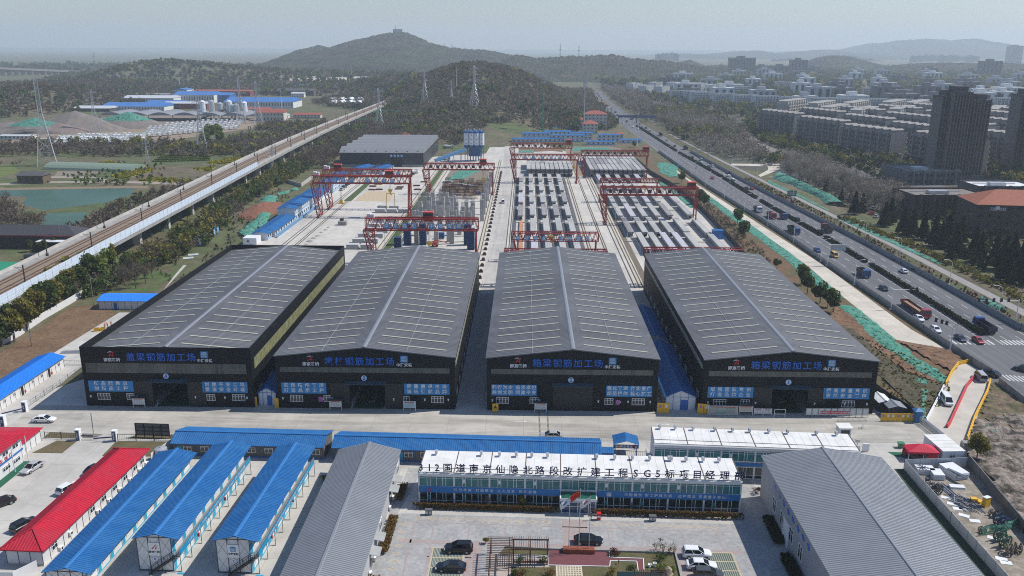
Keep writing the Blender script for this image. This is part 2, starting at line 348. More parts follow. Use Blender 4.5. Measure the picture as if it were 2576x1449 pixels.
sheet('dirt_track',wp(10,[(0,545),(400,525),(1000,520),(1700,545),(1760,530),(1000,500),(860,465),(380,465),(330,480),(860,480),(940,505),(400,510),(0,530)]),.014,mat('track_gravel',(.30,.26,.21),.95,var=.2))
sheet('truck_depot_ground',wp(0,[(100,1160),(500,1200),(1300,1180),(1700,1110),(2318,1020),(2250,960),(1250,1000),(600,1040),(100,1110)]),.008,mat('depot_dirt',(.26,.20,.14),.95,var=.3,scale=.1))
sheet('concrete_works_ground',wp(0,[(0,1010),(2318,1000),(2318,880),(900,930),(0,1000)]),.006,mat('works_dirt',(.22,.185,.145),.95,var=.3,scale=.08))
for i,(pts,c)in enumerate([([(1380,345),(1900,330),(1850,280),(1450,290)],(.055,.10,.028)),([(1160,500),(1420,445),(1380,470),(1230,515)],(.14,.095,.06)),([(0,480),(180,420),(120,370),(0,365)],(.11,.14,.03)),([(480,480),(960,430),(900,400),(520,420)],(.20,.17,.13))]):
 sheet('crop_field',wp(10,pts),.010,mat('crop_rows_%d'%i,c,.95,var=.5,scale=.25,stretch=(.1,1.6,1)))
sheet('green_bank',wp(20,[(1420,230),(1290,240),(1060,170),(1500,30),(1680,0)]),.006,mat('bank_grass',(.06,.115,.022),.95,var=.4,scale=.4,col2=(.11,.085,.05),s2=.15))
sheet('garden_path',wp(20,[(1475,235),(1600,100),(1690,0),(1660,0),(1575,100),(1490,215)]),.016,CONC)
sheet('sports_court',wp(10,[(-300,1449),(0,1365),(240,1245),(0,1235),(-300,1300)]),.014,mat('green_court_paint',(.02,.23,.12),.7,var=.05))
sheet('town_ground',[(142,560),(260,470),(600,470),(900,1100),(800,2400),(150,2400),(140,900)],.006,mat('town_soil',(.075,.075,.05),.95,var=.35,scale=.03))
sheet('car_park',[(190,395),(160,560),(176,640),(240,520),(260,420)],.012,ASPH)
sheet('concrete_loop',wp(12,[(1985,350),(2318,352),(2420,350),(2430,395),(2330,440),(2250,470),(2230,455),(2320,405),(2318,375),(1985,366)]),.016,NEWC)
strip('town_road',[480,560,640,760,900,1100],lambda y:176+(y-480)*.06,lambda y:186+(y-480)*.06,.012,mat('town_paving',(.22,.19,.165),.9,var=.15))
HILLM=mat('mountain_woods',(.05,.045,.034),1,var=.5,scale=.02,col2=(.042,.05,.03),s2=.004,spec=.05,bump=6.,bscale=.06)
def ridge(name,pts,D,front,back,m=HILLM,amp=.22,step=4,rough=5.):
 us=np.arange(pts[0][0],pts[-1][0]+1,step);vs=np.interp(us,[p[0]for p in pts],[p[1]for p in pts])
 S=np.concatenate([np.linspace(-1,0,26),np.linspace(0,1,12)[1:]]);mb=MB()
 for s in S:
  yv=D+(front if s<0 else back)*s
  for u,v in zip(us,vs):
   x,_,z=at_depth((u,v),D);z=max(z,0.)
   n=fbm(x/(D*.05),yv/(D*.05),3)-.5;sh=(1-abs(s)**1.3)**1.15
   zz=z*max(0,sh*(1+amp*2.4*n*min(1,abs(s)*3)))+(random.random()-.5)*rough*(.25+sh)*(1 if z>3 else 0)
   mb.v.append((x,yv,zz if abs(s)<.999 else-3))
 w=len(us);mb.f=[(j*w+i,j*w+i+1,(j+1)*w+i+1,(j+1)*w+i)for j in range(len(S)-1)for i in range(w-1)];mb.m=[0]*len(mb.f)
 structure(name,mb,m)
ridge('mountain',[(660,196),(690,167),(735,148),(762,130),(800,114),(830,121),(860,110),(905,99),(940,91),(975,83),(995,80),(1020,82),(1040,89),(1080,108),(1130,120),(1180,124),(1220,126),(1250,131),(1300,142),(1345,155),(1380,180)],3000,800,900)
ridge('wooded_ridge',[(1210,175),(1260,155),(1285,141),(1300,137),(1325,142),(1350,146),(1420,142),(1480,140),(1540,138),(1600,148),(1680,154),(1720,160),(1780,172),(1800,180)],2500,500,700)
ridge('near_ridge',[(880,200),(960,190),(1080,182),(1150,180),(1230,186),(1300,195),(1380,205)],1900,350,500)
ridge('low_hill',[(1700,158),(1735,150),(1760,160)],3300,300,300,rough=3)
ridge('hazy_mountain',[(2140,150),(2180,128),(2215,114),(2255,102),(2330,97),(2380,100),(2420,109),(2445,105),(2452,97),(2466,104),(2500,119),(2530,122),(2580,128),(2700,140)],8500,1500,2500,step=6)
ridge('far_mountain',[(1690,148),(1730,135),(1765,137),(1800,140),(1850,132),(1890,128),(1910,127),(1960,138),(2000,136),(2050,128),(2080,124),(2110,130),(2160,134),(2200,140)],7600,1200,2500,step=6)
ridge('town_hill',[(2030,165),(2055,146),(2085,140),(2130,141),(2170,152),(2215,164),(2240,172)],3400,300,300,rough=4)
ridge('wooded_knoll',[(2200,180),(2240,168),(2300,160),(2380,158),(2450,160),(2520,158),(2620,164)],3000,350,400,rough=4)
ridge('village_hill',[(560,190),(600,181),(650,176),(700,172),(740,176),(790,190)],2300,250,300,rough=4)
# ================================================================ the four black workshop sheds
SHEDW=mat('black_shed_cladding',(.008,.009,.011),.6,spec=.2,var=.12,scale=.5,stretch=(1,1,.1))
SHEDR=mat('dark_grey_roof_sheet',(.12,.124,.132),.55,.1,var=.16,scale=.18,col2=(.16,.165,.172),s2=.04,stretch=(.3,1,1))
RIDGEC=mat('ridge_capping',(.24,.255,.275),.45,.2,var=.06)
SKYL=mat('skylight_sheet',(.40,.405,.31),.4,var=.12,scale=.5)
BAND=mat('translucent_band',(.10,.105,.09),.35,var=.45,scale=.6,stretch=(1,1,.15))
BANDG=mat('yellow_green_band',(.24,.245,.12),.4,var=.3,scale=.5)
GFLOOR=mat('green_floor_paint',(.012,.075,.045),.45,var=.15,scale=.5)
LETB=mat('letter_blue',(.02,.13,.52),.4,var=.03)
LETW=mat('letter_white',(.72,.73,.74),.5,var=0)
LETR=mat('letter_red',(.5,.02,.03),.4,var=0)
def window(parent,x,z,w,h,yf=-.03,n=3,name='window',rot=None,fm=WHITE,pm=GLASSD,ax='x'):
 """framed window on a wall; ax 'x': wall runs along x and faces -y; ax 'y': wall runs along y and faces +x (x is then the y position)"""
 f=MB();p=MB();t=.09
 def bx(mb,a0,z0,a1,z1,d0,d1):
  if ax=='x':mb.box(a0,yf-d1,z0,a1,yf-d0,z1)
  elif ax=='y':mb.box(yf+d0,a0,z0,yf+d1,a1,z1)
  else:mb.box(yf-d1,a0,z0,yf-d0,a1,z1)
 bx(f,x,z,x+w,z+t,0,.08);bx(f,x,z+h-t,x+w,z+h,0,.08)
 for i in range(n+1):a=x+(w-t)*i/n;bx(f,a,z+t,a+t,z+h-t,0,.08)
 bx(f,x+t,z+h*.66,x+w-t,z+h*.66+t*.7,.0,.07)
 bx(p,x+t*.5,z+t*.5,x+w-t*.5,z+h-t*.5,.0,.03)
 o=f.build(name,fm,parent);p.build('pane',pm,o);return o
def arc_logo(parent,x,y,z,s):
 a=MB();
 for i in range(14):
  t0=R(150-i*8);t1=R(150-(i+1)*8);w0=.10*s*(1-abs(i-6)/9)
  a.add([(x+s*math.cos(t)*.95+.12*s,y,z+s*(math.sin(t)*.62-.05)+d)for t in(t0,t1)for d in(-w0,w0)],[(0,2,3,1)])
 o=a.build('emblem_arc',LETW,parent)
 b=MB();q=[(-.55,-.6),(-.15,-.6),(.45,.35),(.62,.35),(.62,-.1),(.25,-.45),(.55,-.5),(.75,.55),(.38,.62)]
 b.add([(x+s*u,y-.01,z+s*v)for u,v in[(-.6,-.62),(-.2,-.62),(.5,.62),(.3,.55)]],[(0,1,2,3)])
 b.add([(x+s*u,y-.01,z+s*v)for u,v in[(.02,-.35),(.42,-.12),(.42,-.62),(.66,-.62),(.66,.62),(.5,.62),(.46,.1)]],[(0,2,3,4,5,6,1)][:1])
 b.build('emblem',LETR,parent)
def square_logo(parent,x,y,z,s,dark=SIGNBLUE):
 a=MB();a.box(x-s,y-.06,z-s*.95,x+s,y,z+s*.95);o=a.build('logo_panel',dark,parent)
 b=MB();yy_=y-.09
 for i in range(6):b.box(x+s*(-.7+.24*i),yy_,z+s*.1,x+s*(-.7+.24*i)+.09*s,y-.07,z+s*.7)
 b.box(x-s*.5,yy_-.004,z+s*.62,x+s*.5,y-.065,z+s*.72);b.box(x-s*.8,yy_-.004,z+s*.0,x+s*.8,y-.065,z+s*.1)
 b.build('emblem',LETW,o);text('CSCEC',s*.55,LETW,o,(x,yy_,z-s*.45),sx=.95)
def shed(x0,x1,L,label,num,title,slog,door,y0=172.3,parapet=False,he=12.35,hr=14.5,nsky=19,winx=(2.8,10.2,27.3,34.0),band=(8.5,9.7),floortext=None):
 Wd=x1-x0;t=thing('workshop_shed',label,'shed',(x0,y0,0),0,'black rebar workshop sheds');c=Wd/2
 zt=hr-.6 if parapet else None
 w=MB();dx0,dx1,dh=c-3.6,c+4.2,5.9
 if not door:dh=0
 def gab(x):return(13.9 if parapet else he+(hr-he)*(1-abs(x-c)/c)-.12)
 th=.25
 if door:
  w.extrude_y([(0,0),(dx0,0),(dx0,gab(dx0)),(0,gab(0))],0,th);w.extrude_y([(dx1,0),(Wd,0),(Wd,gab(Wd)),(dx1,gab(dx1))],0,th)
  w.extrude_y([(dx0,dh),(dx1,dh),(dx1,gab(dx1)),(c,gab(c)),(dx0,gab(dx0))],.002,th-.002)
 else:w.extrude_y([(0,0),(Wd,0),(Wd,gab(Wd)),(c,gab(c)),(0,gab(0))],0,th)
 w.extrude_y([(0,0),(Wd,0),(Wd,gab(Wd)),(c,gab(c)),(0,gab(0))],L-th,L)
 hs=13.9 if parapet else he-.1
 w.box(0,th,0,th,L-th,hs);w.box(Wd-th,th,0,Wd,L-th,hs)
 w.build('wall',SHEDW,t)
 e=.25 if not parapet else-.26;z0=he if not parapet else 12.3;zr=hr if not parapet else 13.95;r=MB()
 yb,ye=(-.35,L+.3)if not parapet else(.26,L-.26)
 for s in(-1,1):
  a=(c+s*(c+e),yb,z0);b=(c+s*(c+e),ye,z0);cc=(c,ye,zr);d=(c,yb,zr)
  r.quad(*((a,b,cc,d)if s>0 else(d,cc,b,a)))
  if s>0:ribs(r,a,b,cc,d,.8,.05,.06)
  else:ribs(r,b,a,d,cc,.8,.05,.06)
  r.add([a,b,(b[0],b[1],z0-.22),(a[0],a[1],z0-.22)],[(0,1,2,3)]);r.add([a,d,(c,yb,zr-.22),(a[0],yb,z0-.22)],[(0,1,2,3)]);r.add([b,cc,(c,ye,zr-.22),(b[0],ye,z0-.22)],[(0,1,2,3)])
 r.build('roof',SHEDR,t)
 m=MB();m.extrude_y([(c-.5,zr-.02),(c+.5,zr-.02),(c+.22,zr+.16),(c-.22,zr+.16)],yb,ye);m.build('ridge_cap',RIDGEC,t)
 for s in(-1,1):
  m=MB();u=c+s*c*.47;zz=zr-(zr-z0)*.47*c/(c+e)+.09;m.bar((u,yb+.1,zz),(u,ye-.1,zz),.07,.05);m.build('lightning_cable',GALV,t)
  for i in range(nsky):
   y=3.2+i*(L-6.4)/(nsky-1);k=MB();ft,fb=.13,.88
   p=[(c+s*(c+e)*f_,z0+(zr-z0)*(1-f_)+.085)for f_ in(fb,ft)]
   k.bar((p[0][0],y,p[0][1]),(p[1][0],y,p[1][1]),.5,.07)
   for q in():
    f_=q/11;k.bar((p[0][0]+(p[1][0]-p[0][0])*f_-.03,y,p[0][1]+(p[1][1]-p[0][1])*f_+.02),(p[0][0]+(p[1][0]-p[0][0])*f_+.03,y,p[0][1]+(p[1][1]-p[0][1])*f_+.02),.54,.08,1)
   k.build('skylight',[SKYL,GALV],t)
 bz0,bz1=band;k=MB();k.box(1.0,-.06,bz0,Wd-1.2,0,bz1);n=36;k.k=1
 for i in range(n+1):xx=1.0+(Wd-2.2)*i/n;k.box(xx-.04,-.09,bz0,xx+.04,-.062,bz1)
 if bz1-bz0>2:k.box(1.0,-.095,(bz0+bz1)/2-.04,Wd-1.2,-.064,(bz0+bz1)/2+.04)
 k.build('window_band',[BAND,mat('band_rib',(.16,.165,.15),.5,var=.1)],t)
 dz=.55 if parapet else 0
 text(title,2.0,LETB,t,(c-1.1+(.2 if parapet else 0),-.12,11.05+dz),name='title_lettering',bold=.022,sp=1.22,depth=.08)
 arc_logo(t,c-12.0,-.05,11.75+dz,.9);text('南京路桥',.92,LETW,t,(c-11.8,-.06,10.35+dz),name='company_lettering',bold=.025)
 square_logo(t,c+8.6,0,11.75+dz,.82);text('中建安装',.82,LETW,t,(c+8.6,-.06,10.35+dz),name='company_lettering',bold=.02,sp=1.1)
 d=MB();d.tube((c-.3,-.02,7.25),(c-.3,-.12,7.25),.62,20);o=d.build('number_disc',mat('disc_pale_blue',(.55,.66,.78),.5,var=0),t);text(num,1.15,LETB,o,(c-.3,-.14,7.25),name='numeral',bold=.04)
 for(bx0,bx1),s in zip(((1.0,10.9),(Wd-11.2,Wd-1.2)),slog):
  b=MB();b.box(bx0,-.12,3.5,bx1,-.02,6.05);o=b.build('slogan_banner',SIGNBLUE,t);text(s,1.02,LETW,o,((bx0+bx1)/2,-.14,4.80),bold=.02,sp=1.25 if len(s)>22 else 1.3,line=1.18)
 for wx,ww in zip((w_*Wd/39.3 for w_ in winx),(2.8,1.9,1.9,2.8)):window(t,wx,1.55,ww,1.55,-.02,4 if ww>2 else 3)
 for lx in(1.2,Wd*.31,Wd*.655,Wd*.83,Wd-1.5):
  b=MB();b.box(lx-.12,-.25,2.1,lx+.12,-.02,2.5);b.box(lx-.2,-.3,2.5,lx+.2,-.02,2.58);b.build('wall_lamp',WHITE,t)
 b=MB();b.extrude_x([(-1.15,6.05),(-1.15,6.12),(-.02,6.5),(-.02,6.4)],c-4.4,c+4.6)
 for i in range(22):xx=c-4.3+i*.41;b.bar((xx,-1.15,6.17),(xx,-.03,6.54),.06,.05)
 b.build('door_canopy',mat('canopy_blue_grey',(.05,.085,.11),.5,var=.1),t)
 for a0,a1 in(((dx0-4.2,dx0),(dx1,dx1+4.0))if door else((c-4.1,c-.02),(c+.02,c+4.5))):
  b=MB();b.box(a0,-.11,.08,a1,-.03,6.0)
  for i in range(8):xx=a0+(a1-a0)*(i+.5)/8;b.box(xx-.03,-.14,.1,xx+.03,-.112,5.98)
  b.build('sliding_door',mat('black_door_sheet',(.017,.018,.021),.5,var=.1),t)
 for s,xx in((1,Wd),(-1,0)):
  b=MB();z0_,z1_=(8.4,10.9)if parapet else(9.3,10.4)
  b.box(*((xx+.0,2,z0_,xx+.06,L-2,z1_)if s>0 else(xx-.06,2,z0_,xx,L-2,z1_)));b.k=1
  for i in range(80):
   yy_=2.5+i*(L-5)/79;b.box(*((xx+.062,yy_-.04,z0_,xx+.09,yy_+.04,z1_)if s>0 else(xx-.09,yy_-.04,z0_,xx-.062,yy_+.04,z1_)))
  b.build('side_window_band',[BANDG if parapet else SKYL,MATS['band_rib']],t)
  for i in range(12):
   yy_=4+i*(L-8)/12;window(t,yy_,1.6,2.4,1.5,xx+(.0 if s>0 else 0),3,ax='y' if s>0 else 'w')
 if door:
  f=MB();f.box(dx0+.5,-.0,.012,dx1-.6,70,.04);o=f.build('green_floor',GFLOOR,t)
  if floortext:text(floortext,1.7,mat('floor_letter_paint',(.45,.46,.42),.7,var=.1),o,((dx0+dx1)/2+.2,9,.05),rot=(0,0,0),bold=.02,line=1.25)
  g=MB()
  for i in range(12):g.bar((dx0+.25,1+i*3,.05),(dx0+.25,1+i*3,1.1),.07)
  g.bar((dx0+.25,1,1.1),(dx0+.25,34,1.1),.07);g.bar((dx0+.25,1,.6),(dx0+.25,34,.6),.05);g.build('guard_rail',PANEL,t)
 return t
shed(-97.0,-59.6,99,'black workshop shed with flat parapet front and number 4 disc, fourth from the highway','4','盖梁钢筋加工场',('树 品 牌 意 识\n创 精 品 工 程','创 建 平 安 工 地\n营 造 安 全 环 境'),True,parapet=True,winx=(2.8,9.6,28.3,34.3),band=(7.9,10.2),floortext='安\n全\n通\n道')
shed(-54.3,-15.1,97,'black workshop shed with pitched roof and number 3 disc above an open green-floored doorway','3','墩柱钢筋加工场',('实 现 精 细 管 理\n打 造 品 质 工 程','质 量 赢 得 市 场\n诚 信 铸 就 品 牌'),True,floortext='消\n防\n安\n全\n通\n道')
shed(-8.1,29.2,97,'black workshop shed with pitched roof, closed doors and number 2 disc','2','箱梁钢筋加工场',('和谐为本 追求卓越\n共创文明 同建平安','强化管理 落实责任\n规范操作 精心施工'),False,winx=(2.1,9.9,27.2,33.5))
shed(39.1,76.4,97,'black workshop shed with pitched roof and number 1 disc, beside the highway slope','1','箱梁钢筋加工场',('增 强 团 队 意 识\n打 造 品 牌 企 业','提 高 质 量 意 识\n狠 抓 安 全 管 理'),True,winx=(2.5,8.8,25.5,32.0),floortext='安\n全\n通\n道')
def rib_roof(mb,x0,x1,y0,y1,ze,zr,step=.5,w=.05,h=.06,k=None,axis='y',th=.08):
 """gable roof with ribs; ridge along axis"""
 if axis=='y':
  c=(x0+x1)/2
  for s,xe in((-1,x0),(1,x1)):
   a,b,cc,d=(xe,y0,ze),(xe,y1,ze),(c,y1,zr),(c,y0,zr)
   if s>0:mb.quad(a,b,cc,d,k);ribs(mb,a,b,cc,d,step,w,h,k)
   else:mb.quad(d,cc,b,a,k);ribs(mb,b,a,d,cc,step,w,h,k)
   dn=lambda p:(p[0],p[1],p[2]-th)
   for u,v in((a,b),(a,d),(b,cc)):mb.quad(u,v,dn(v),dn(u),k)
 else:
  c=(y0+y1)/2
  for s,ye in((-1,y0),(1,y1)):
   a,b,cc,d=(x0,ye,ze),(x1,ye,ze),(x1,c,zr),(x0,c,zr)
   if s<0:mb.quad(a,b,cc,d,k);ribs(mb,a,b,cc,d,step,w,h,k)
   else:mb.quad(d,cc,b,a,k);ribs(mb,b,a,d,cc,step,w,h,k)
   dn=lambda p:(p[0],p[1],p[2]-th)
   for u,v in((a,b),(a,d),(b,cc)):mb.quad(u,v,dn(v),dn(u),k)
def cabin_shed(x0,y0,Wd,L,he,hr,label,name='blue_roof_shed',cat='shed',front='door',wallm=PANEL,roofm=BLUE,group=None,ov=.3,step=.5):
 t=thing(name,label,cat,(x0,y0,0),0,group);w=MB();c=Wd/2
 w.extrude_y([(0,0),(Wd,0),(Wd,he),(c,hr-.05),(0,he)],0,L);w.build('wall',wallm,t)
 r=MB();rib_roof(r,-ov,Wd+ov,-ov,L+ov,he+.04,hr+.06,step);r.build('roof',roofm,t)
 m=MB();m.extrude_y([(c-.25,hr+.05),(c+.25,hr+.05),(c+.1,hr+.16),(c-.1,hr+.16)],-ov,L+ov);m.build('ridge_cap',roofm,t)
 f=MB()
 for i in range(5):xx=Wd*i/4;f.bar((xx,-.03,0),(xx,-.03,he+(hr-he)*(1-abs(xx-c)/c)),.08,.05)
 f.bar((0,-.035,he),(Wd,-.035,he),.05,.08);f.build('frame',BLUETRIM,t)
 if front=='door':d=MB();d.box(Wd*.5+.05,-.06,.02,Wd*.75-.05,-.0,he*.78);d.build('door',BLUETRIM,t)
 return t
cabin_shed(31.3,173.5,6.6,34,3.0,4.6,'long blue-roofed store with white front squeezed between sheds 2 and 1')
cabin_shed(31.3,211.5,6.2,27,3.0,4.4,'blue-roofed store deep in shade between sheds 2 and 1, behind the long one')
cabin_shed(-59.0,173.6,3.9,30,3.0,4.2,'narrow blue-roofed store between sheds 4 and 3')
def gate_panel(x,y,label,n=2,w=1.25,h=2.4,rz=0,posters=True,group='yellow sheet gate panels'):
 t=thing('yellow_gate',label,'gate',(x,y,0),rz,group)
 for i in range(n):
  b=MB();b.box(i*(w+.06),0,.06,i*(w+.06)+w,.07,h);p=b.build('panel',YELLOW,t)
  if posters:q=MB();q.box(i*(w+.06)+w*.3,-.02,h*.55,i*(w+.06)+w*.7,-.004,h*.85);q.build('notice',LETW if i%3 else mat('poster_pink',(.45,.15,.40),.6,var=.1),p)
 return t
gate_panel(29.2,171.4,'pair of yellow sheet gate leaves at the corner of shed 2')
gate_panel(38.0,171.4,'pair of yellow gate leaves between blue store and mural board of shed 1',rz=-.1)
gate_panel(-60.2,172.6,'single yellow gate leaf between shed 4 and the narrow blue store',1,1.1)
gate_panel(-55.0,171.9,'single yellow gate leaf at the left corner of shed 3',1,.9,posters=False)
PAPER=mat('paper_white',(.62,.64,.62),.6,var=.12,scale=2.5)
def board(x,y,label,w=2.6,h=1.5,z0=.9,face=PAPER,roof=True,n=1,group='notice boards in front of the sheds',head=None):
 t=thing('notice_board',label,'notice board',(x,y,0),0,group);f=MB()
 for xx in(0,w):f.bar((xx,0,0),(xx,0,z0+h+.1),.1)
 f.bar((0,0,z0),(w,0,z0),.08);f.bar((0,0,z0+h),(w,0,z0+h),.08);f.build('frame',PANEL,t)
 b=MB();b.box(.06,-.05,z0+.05,w-.06,.03,z0+h-.05);p=b.build('panel',face,t)
 q=MB()
 for i in range(4):
  a=.25+(w-.5)*i/4
  for j in range(6):q.box(a,-.062,z0+.25+j*.16,a+(w-.5)/4*(.6+.3*((i*7+j*3)%5)/5),-.052,z0+.29+j*.16)
 q.build('printed_lines',mat('print_grey',(.25,.30,.36),.7,var=.2),p)
 hb=MB();hb.box(.3,-.064,z0+h-.32,w-.3,-.052,z0+h-.16);hb.build('heading_strip',LETR if head is None else head,p)
 if roof:r=MB();r.extrude_x([(-.5,z0+h+.1),(-.5,z0+h+.16),(.4,z0+h+.3),(.4,z0+h+.22)],-.3,w+.3);r.build('hood',mat('hood_dark',(.05,.055,.06),.5,var=.1),t)
 return t
board(-86.2,171.3,'hooded notice board standing before the doorway of shed 4')
board(-42.6,171.0,'hooded notice board left of the open doorway of shed 3')
board(-26.3,170.9,'colourful unroofed notice board right of the doorway of shed 3',roof=False,face=mat('paper_cyan',(.40,.55,.58),.6,var=.2))
board(2.4,170.9,'hooded notice board at the closed doors of shed 2')
MURAL=mat('mural_print',(.14,.30,.24),.5,var=.35,scale=.9,col2=(.42,.40,.36),s2=.5)
board(40.1,170.6,'wide landscape-printed display board before shed 1',6.4,2.0,.25,MURAL,False)
board(46.9,170.7,'cream hooded display board beside the wide mural board',2.9,1.4,.9,mat('paper_cream',(.58,.53,.42),.6,var=.1))
board(50.1,170.6,'small white panel board, third from the mural before shed 1',1.8,1.1,.6,PAPER,False)
board(52.1,170.6,'small white panel board standing closest to the open door of shed 1',1.8,1.1,.6,PAPER,False)
t=thing('barrier_frame','empty white tubular barrier frame at the open door of shed 1','barrier',(54.3,169.9,0));m=MB()
for a,b in(((0,0,0),(0,0,1.9)),((2.3,0,0),(2.3,0,1.9)),((0,0,1.9),(2.3,0,1.9)),((0,0,.8),(2.3,0,.8))):m.bar(a,b,.09)
m.build('tube_frame',WHITE,t)
t=thing('display_wall','long row of ten framed white display panels with a red banner before shed 1','display',(61.2,170.4,0))
for i in range(10):
 f=MB();xx=i*1.36;f.bar((xx+.06,0,0),(xx+.06,0,2.0),.08);f.bar((xx+1.26,0,0),(xx+1.26,0,2.0),.08);f.bar((xx+.06,0,2.0),(xx+1.26,0,2.0),.08);p=f.build('frame',GALV,t)
 q=MB();q.box(xx+.14,-.03,.45,xx+1.18,.03,1.9);q.build('panel',PAPER,p)
b=MB();b.box(3.2,-.12,.75,9.4,-.07,1.45);p=b.build('red_banner',mat('banner_red',(.55,.02,.03),.6,var=.05),t);text('众志成城 齐心协力 防控疫情',.5,LETW,p,(6.3,-.14,1.1),bold=.01)
def rack_barrier(x,y,label,w=3.,h=1.1,rz=0.,n=12):
 t=thing('steel_barrier',label,'barrier',(x,y,0),rz,'steel pedestrian barriers');m=MB()
 for z in(.25,h):m.bar((0,0,z),(w,0,z),.05)
 for i in range(n+1):m.bar((w*i/n,0,.25),(w*i/n,0,h),.035)
 for xx in(.1,w-.1):m.bar((xx,-.35,.03),(xx,.35,.03),.06);m.bar((xx,0,0),(xx,0,.3),.05)
 m.build('rails',GALV,t);return t
rack_barrier(67.4,168.2,'long galvanised crowd barrier before the display panels',6.2,n=24)
rack_barrier(66.0,164.6,'short crowd barrier standing on the open road below shed 1',2.6)
rack_barrier(71.3,164.4,'end-on crowd barrier on the road, toward the folding gate',1.2,rz=1.2,n=5)
rack_barrier(15.2,157.2,'white road barrier with red feet at the office corner',4.6,1.0,n=14)
t=gate_panel(76.6,168.4,'row of seven yellow water-filled barriers with notices beside the blue gate post',7,1.0,1.9)
t=thing('gate_post','blue square gate post with peaked cap at the end of the yellow barriers','gate post',(84.4,168.6,0));b=MB();b.box(-.75,-.75,0,.75,.75,2.6);b.build('shaft',mat('post_blue',(.04,.17,.36),.5,var=.1),t);b=MB();b.loft([[(-.95,-.95,2.6),(.95,-.95,2.6),(.95,.95,2.6),(-.95,.95,2.6)],[(-.12,-.12,3.15),(.12,-.12,3.15),(.12,.12,3.15),(-.12,.12,3.15)]]);b.build('cap',MATS['post_blue'],t)
t=thing('folding_gate','grey steel folding gate stretched across the site entrance','gate',(84.8,167.6,0));m=MB()
p0=Vector((0,0,0));p1=Vector((W(33,1580,225)[0]-84.8,W(33,1580,225)[1]-167.6,0));N=30;sd=(p1-p0).cross(Vector((0,0,1))).normalized()*.35
for i in range(N):
 a=p0.lerp(p1,i/N);b_=p0.lerp(p1,(i+1)/N)
 for s in(-1,1):m.bar(a+sd*s+Vector((0,0,.15)),b_+sd*s+Vector((0,0,1.5)),.06);m.bar(a+sd*s+Vector((0,0,1.5)),b_+sd*s+Vector((0,0,.15)),.06)
 m.bar(a-sd+Vector((0,0,1.5)),a+sd+Vector((0,0,1.5)),.06)
m.build('lattice',GALV,t)
def wall_run(name,label,pts,h,th,m,cat='wall',post=None,pstep=4.,pm=None,group=None,z0=0.):
 t=thing(name,label,cat,(pts[0][0],pts[0][1],z0),0,group);b=MB();q=MB();o=pts[0]
 for a,c in zip(pts,pts[1:]):
  A=Vector((a[0]-o[0],a[1]-o[1],h/2));B=Vector((c[0]-o[0],c[1]-o[1],h/2));b.bar(A,B,th,h)
  if post:
   n=max(1,int((B-A).length/pstep))
   for i in range(n+1):p=A.lerp(B,i/n);q.box(p.x-post/2,p.y-post/2,0,p.x+post/2,p.y+post/2,h+.08)
 b.build('panel',m,t)
 if post:tag(q.build('post',pm or m,t),kind='stuff')if False else q.build('post_frame',pm or m,t)
 return t
wall_run('perimeter_wall','black perimeter wall running from the blue gate post back along the highway slope',[(84.6,169.6),(82.5,178),(80.6,190),(80.2,230),(81.5,270),(84.5,330),(86.5,400),(86,470),(79,540),(77.8,600)],2.4,.2,mat('black_wall_paint',(.022,.022,.022),.7,var=.3),post=.35,pstep=5)
for i,(x,y,l,wd)in enumerate([(78.2,173.5,4.4,'black-walled hut with pale ribbed roof at the rear corner of shed 1'),(79.2,170.6,3.2,'small black hut with grey ribbed roof nearest the yellow barriers')]):
 cabin_shed(x,y,2.6 if i==0 else 3.4,l,2.2,2.7,wd,'guard_hut','hut',None,mat('hut_black',(.03,.03,.03),.7,var=.2),GREYROOF if i else WHITE,step=.4)
t=thing('notice_sign','yellow warning sign leaning at the left corner of shed 2','sign',(-6.2,170.9,0));b=MB();b.box(-.65,0,.15,.65,.08,2.1);b.build('panel',YELLOW,t);q=MB();q.add([(-.4,-.02,1.0),(.4,-.02,1.0),(0,-.02,1.75)],[(0,1,2)]);q.build('triangle',BLACKM,t);q=MB();q.box(-.6,.02,0,-.5,.06,.15);q.box(.5,.02,0,.6,.06,.15);q.build('feet',BLACKM,t)
for x,y in((-44.8,172.1),(20.6,172.1)):
 t=thing('notice_sheet',('pink paper notice on the wall with the open green doorway','pink paper notice on the wall of the shed with closed doors')[x>0],'notice',(x,y+.1,0));b=MB();b.box(-.45,0,1.6,.45,.06,2.7);b.build('sheet',mat('poster_pink',(.45,.15,.40),.6,var=.1),t);q=MB();q.box(.5,0,2.0,.7,.07,2.35);q.build('meter_box',WHITE,t)
mb=MB()
for x in(3.4,5.2):
 for i in range(24):mb.box(x-.16,157.2+i*.6,.016,x+.16,157.5+i*.6,.06)
structure('road_bump_strips',mb,mat('bump_strip_rubber',(.16,.13,.07),.8,var=.2))
mb=MB()
for x,y in((-.5,166.4),(29.8,165.6),(-10.5,178),(-12.5,205),(-10.4,255),(40,160),(50.5,163)):
 for q in([(x-1.6,y-.08),(x+.6,y-.08),(x+.6,y+.08),(x-1.6,y+.08)],[(x+.6,y-.3),(x+1.4,y),(x+.6,y+.3)]):mb.poly([(a,b,.02)for a,b in q])
for i in range(6):x=-14+i;mb.quad((x,264,.02),(x+.5,264,.02),(x+.5,266.4,.02),(x,266.4,.02))
structure('road_markings',mb,mat('pale_marking_paint',(.62,.62,.58),.7,var=.15))
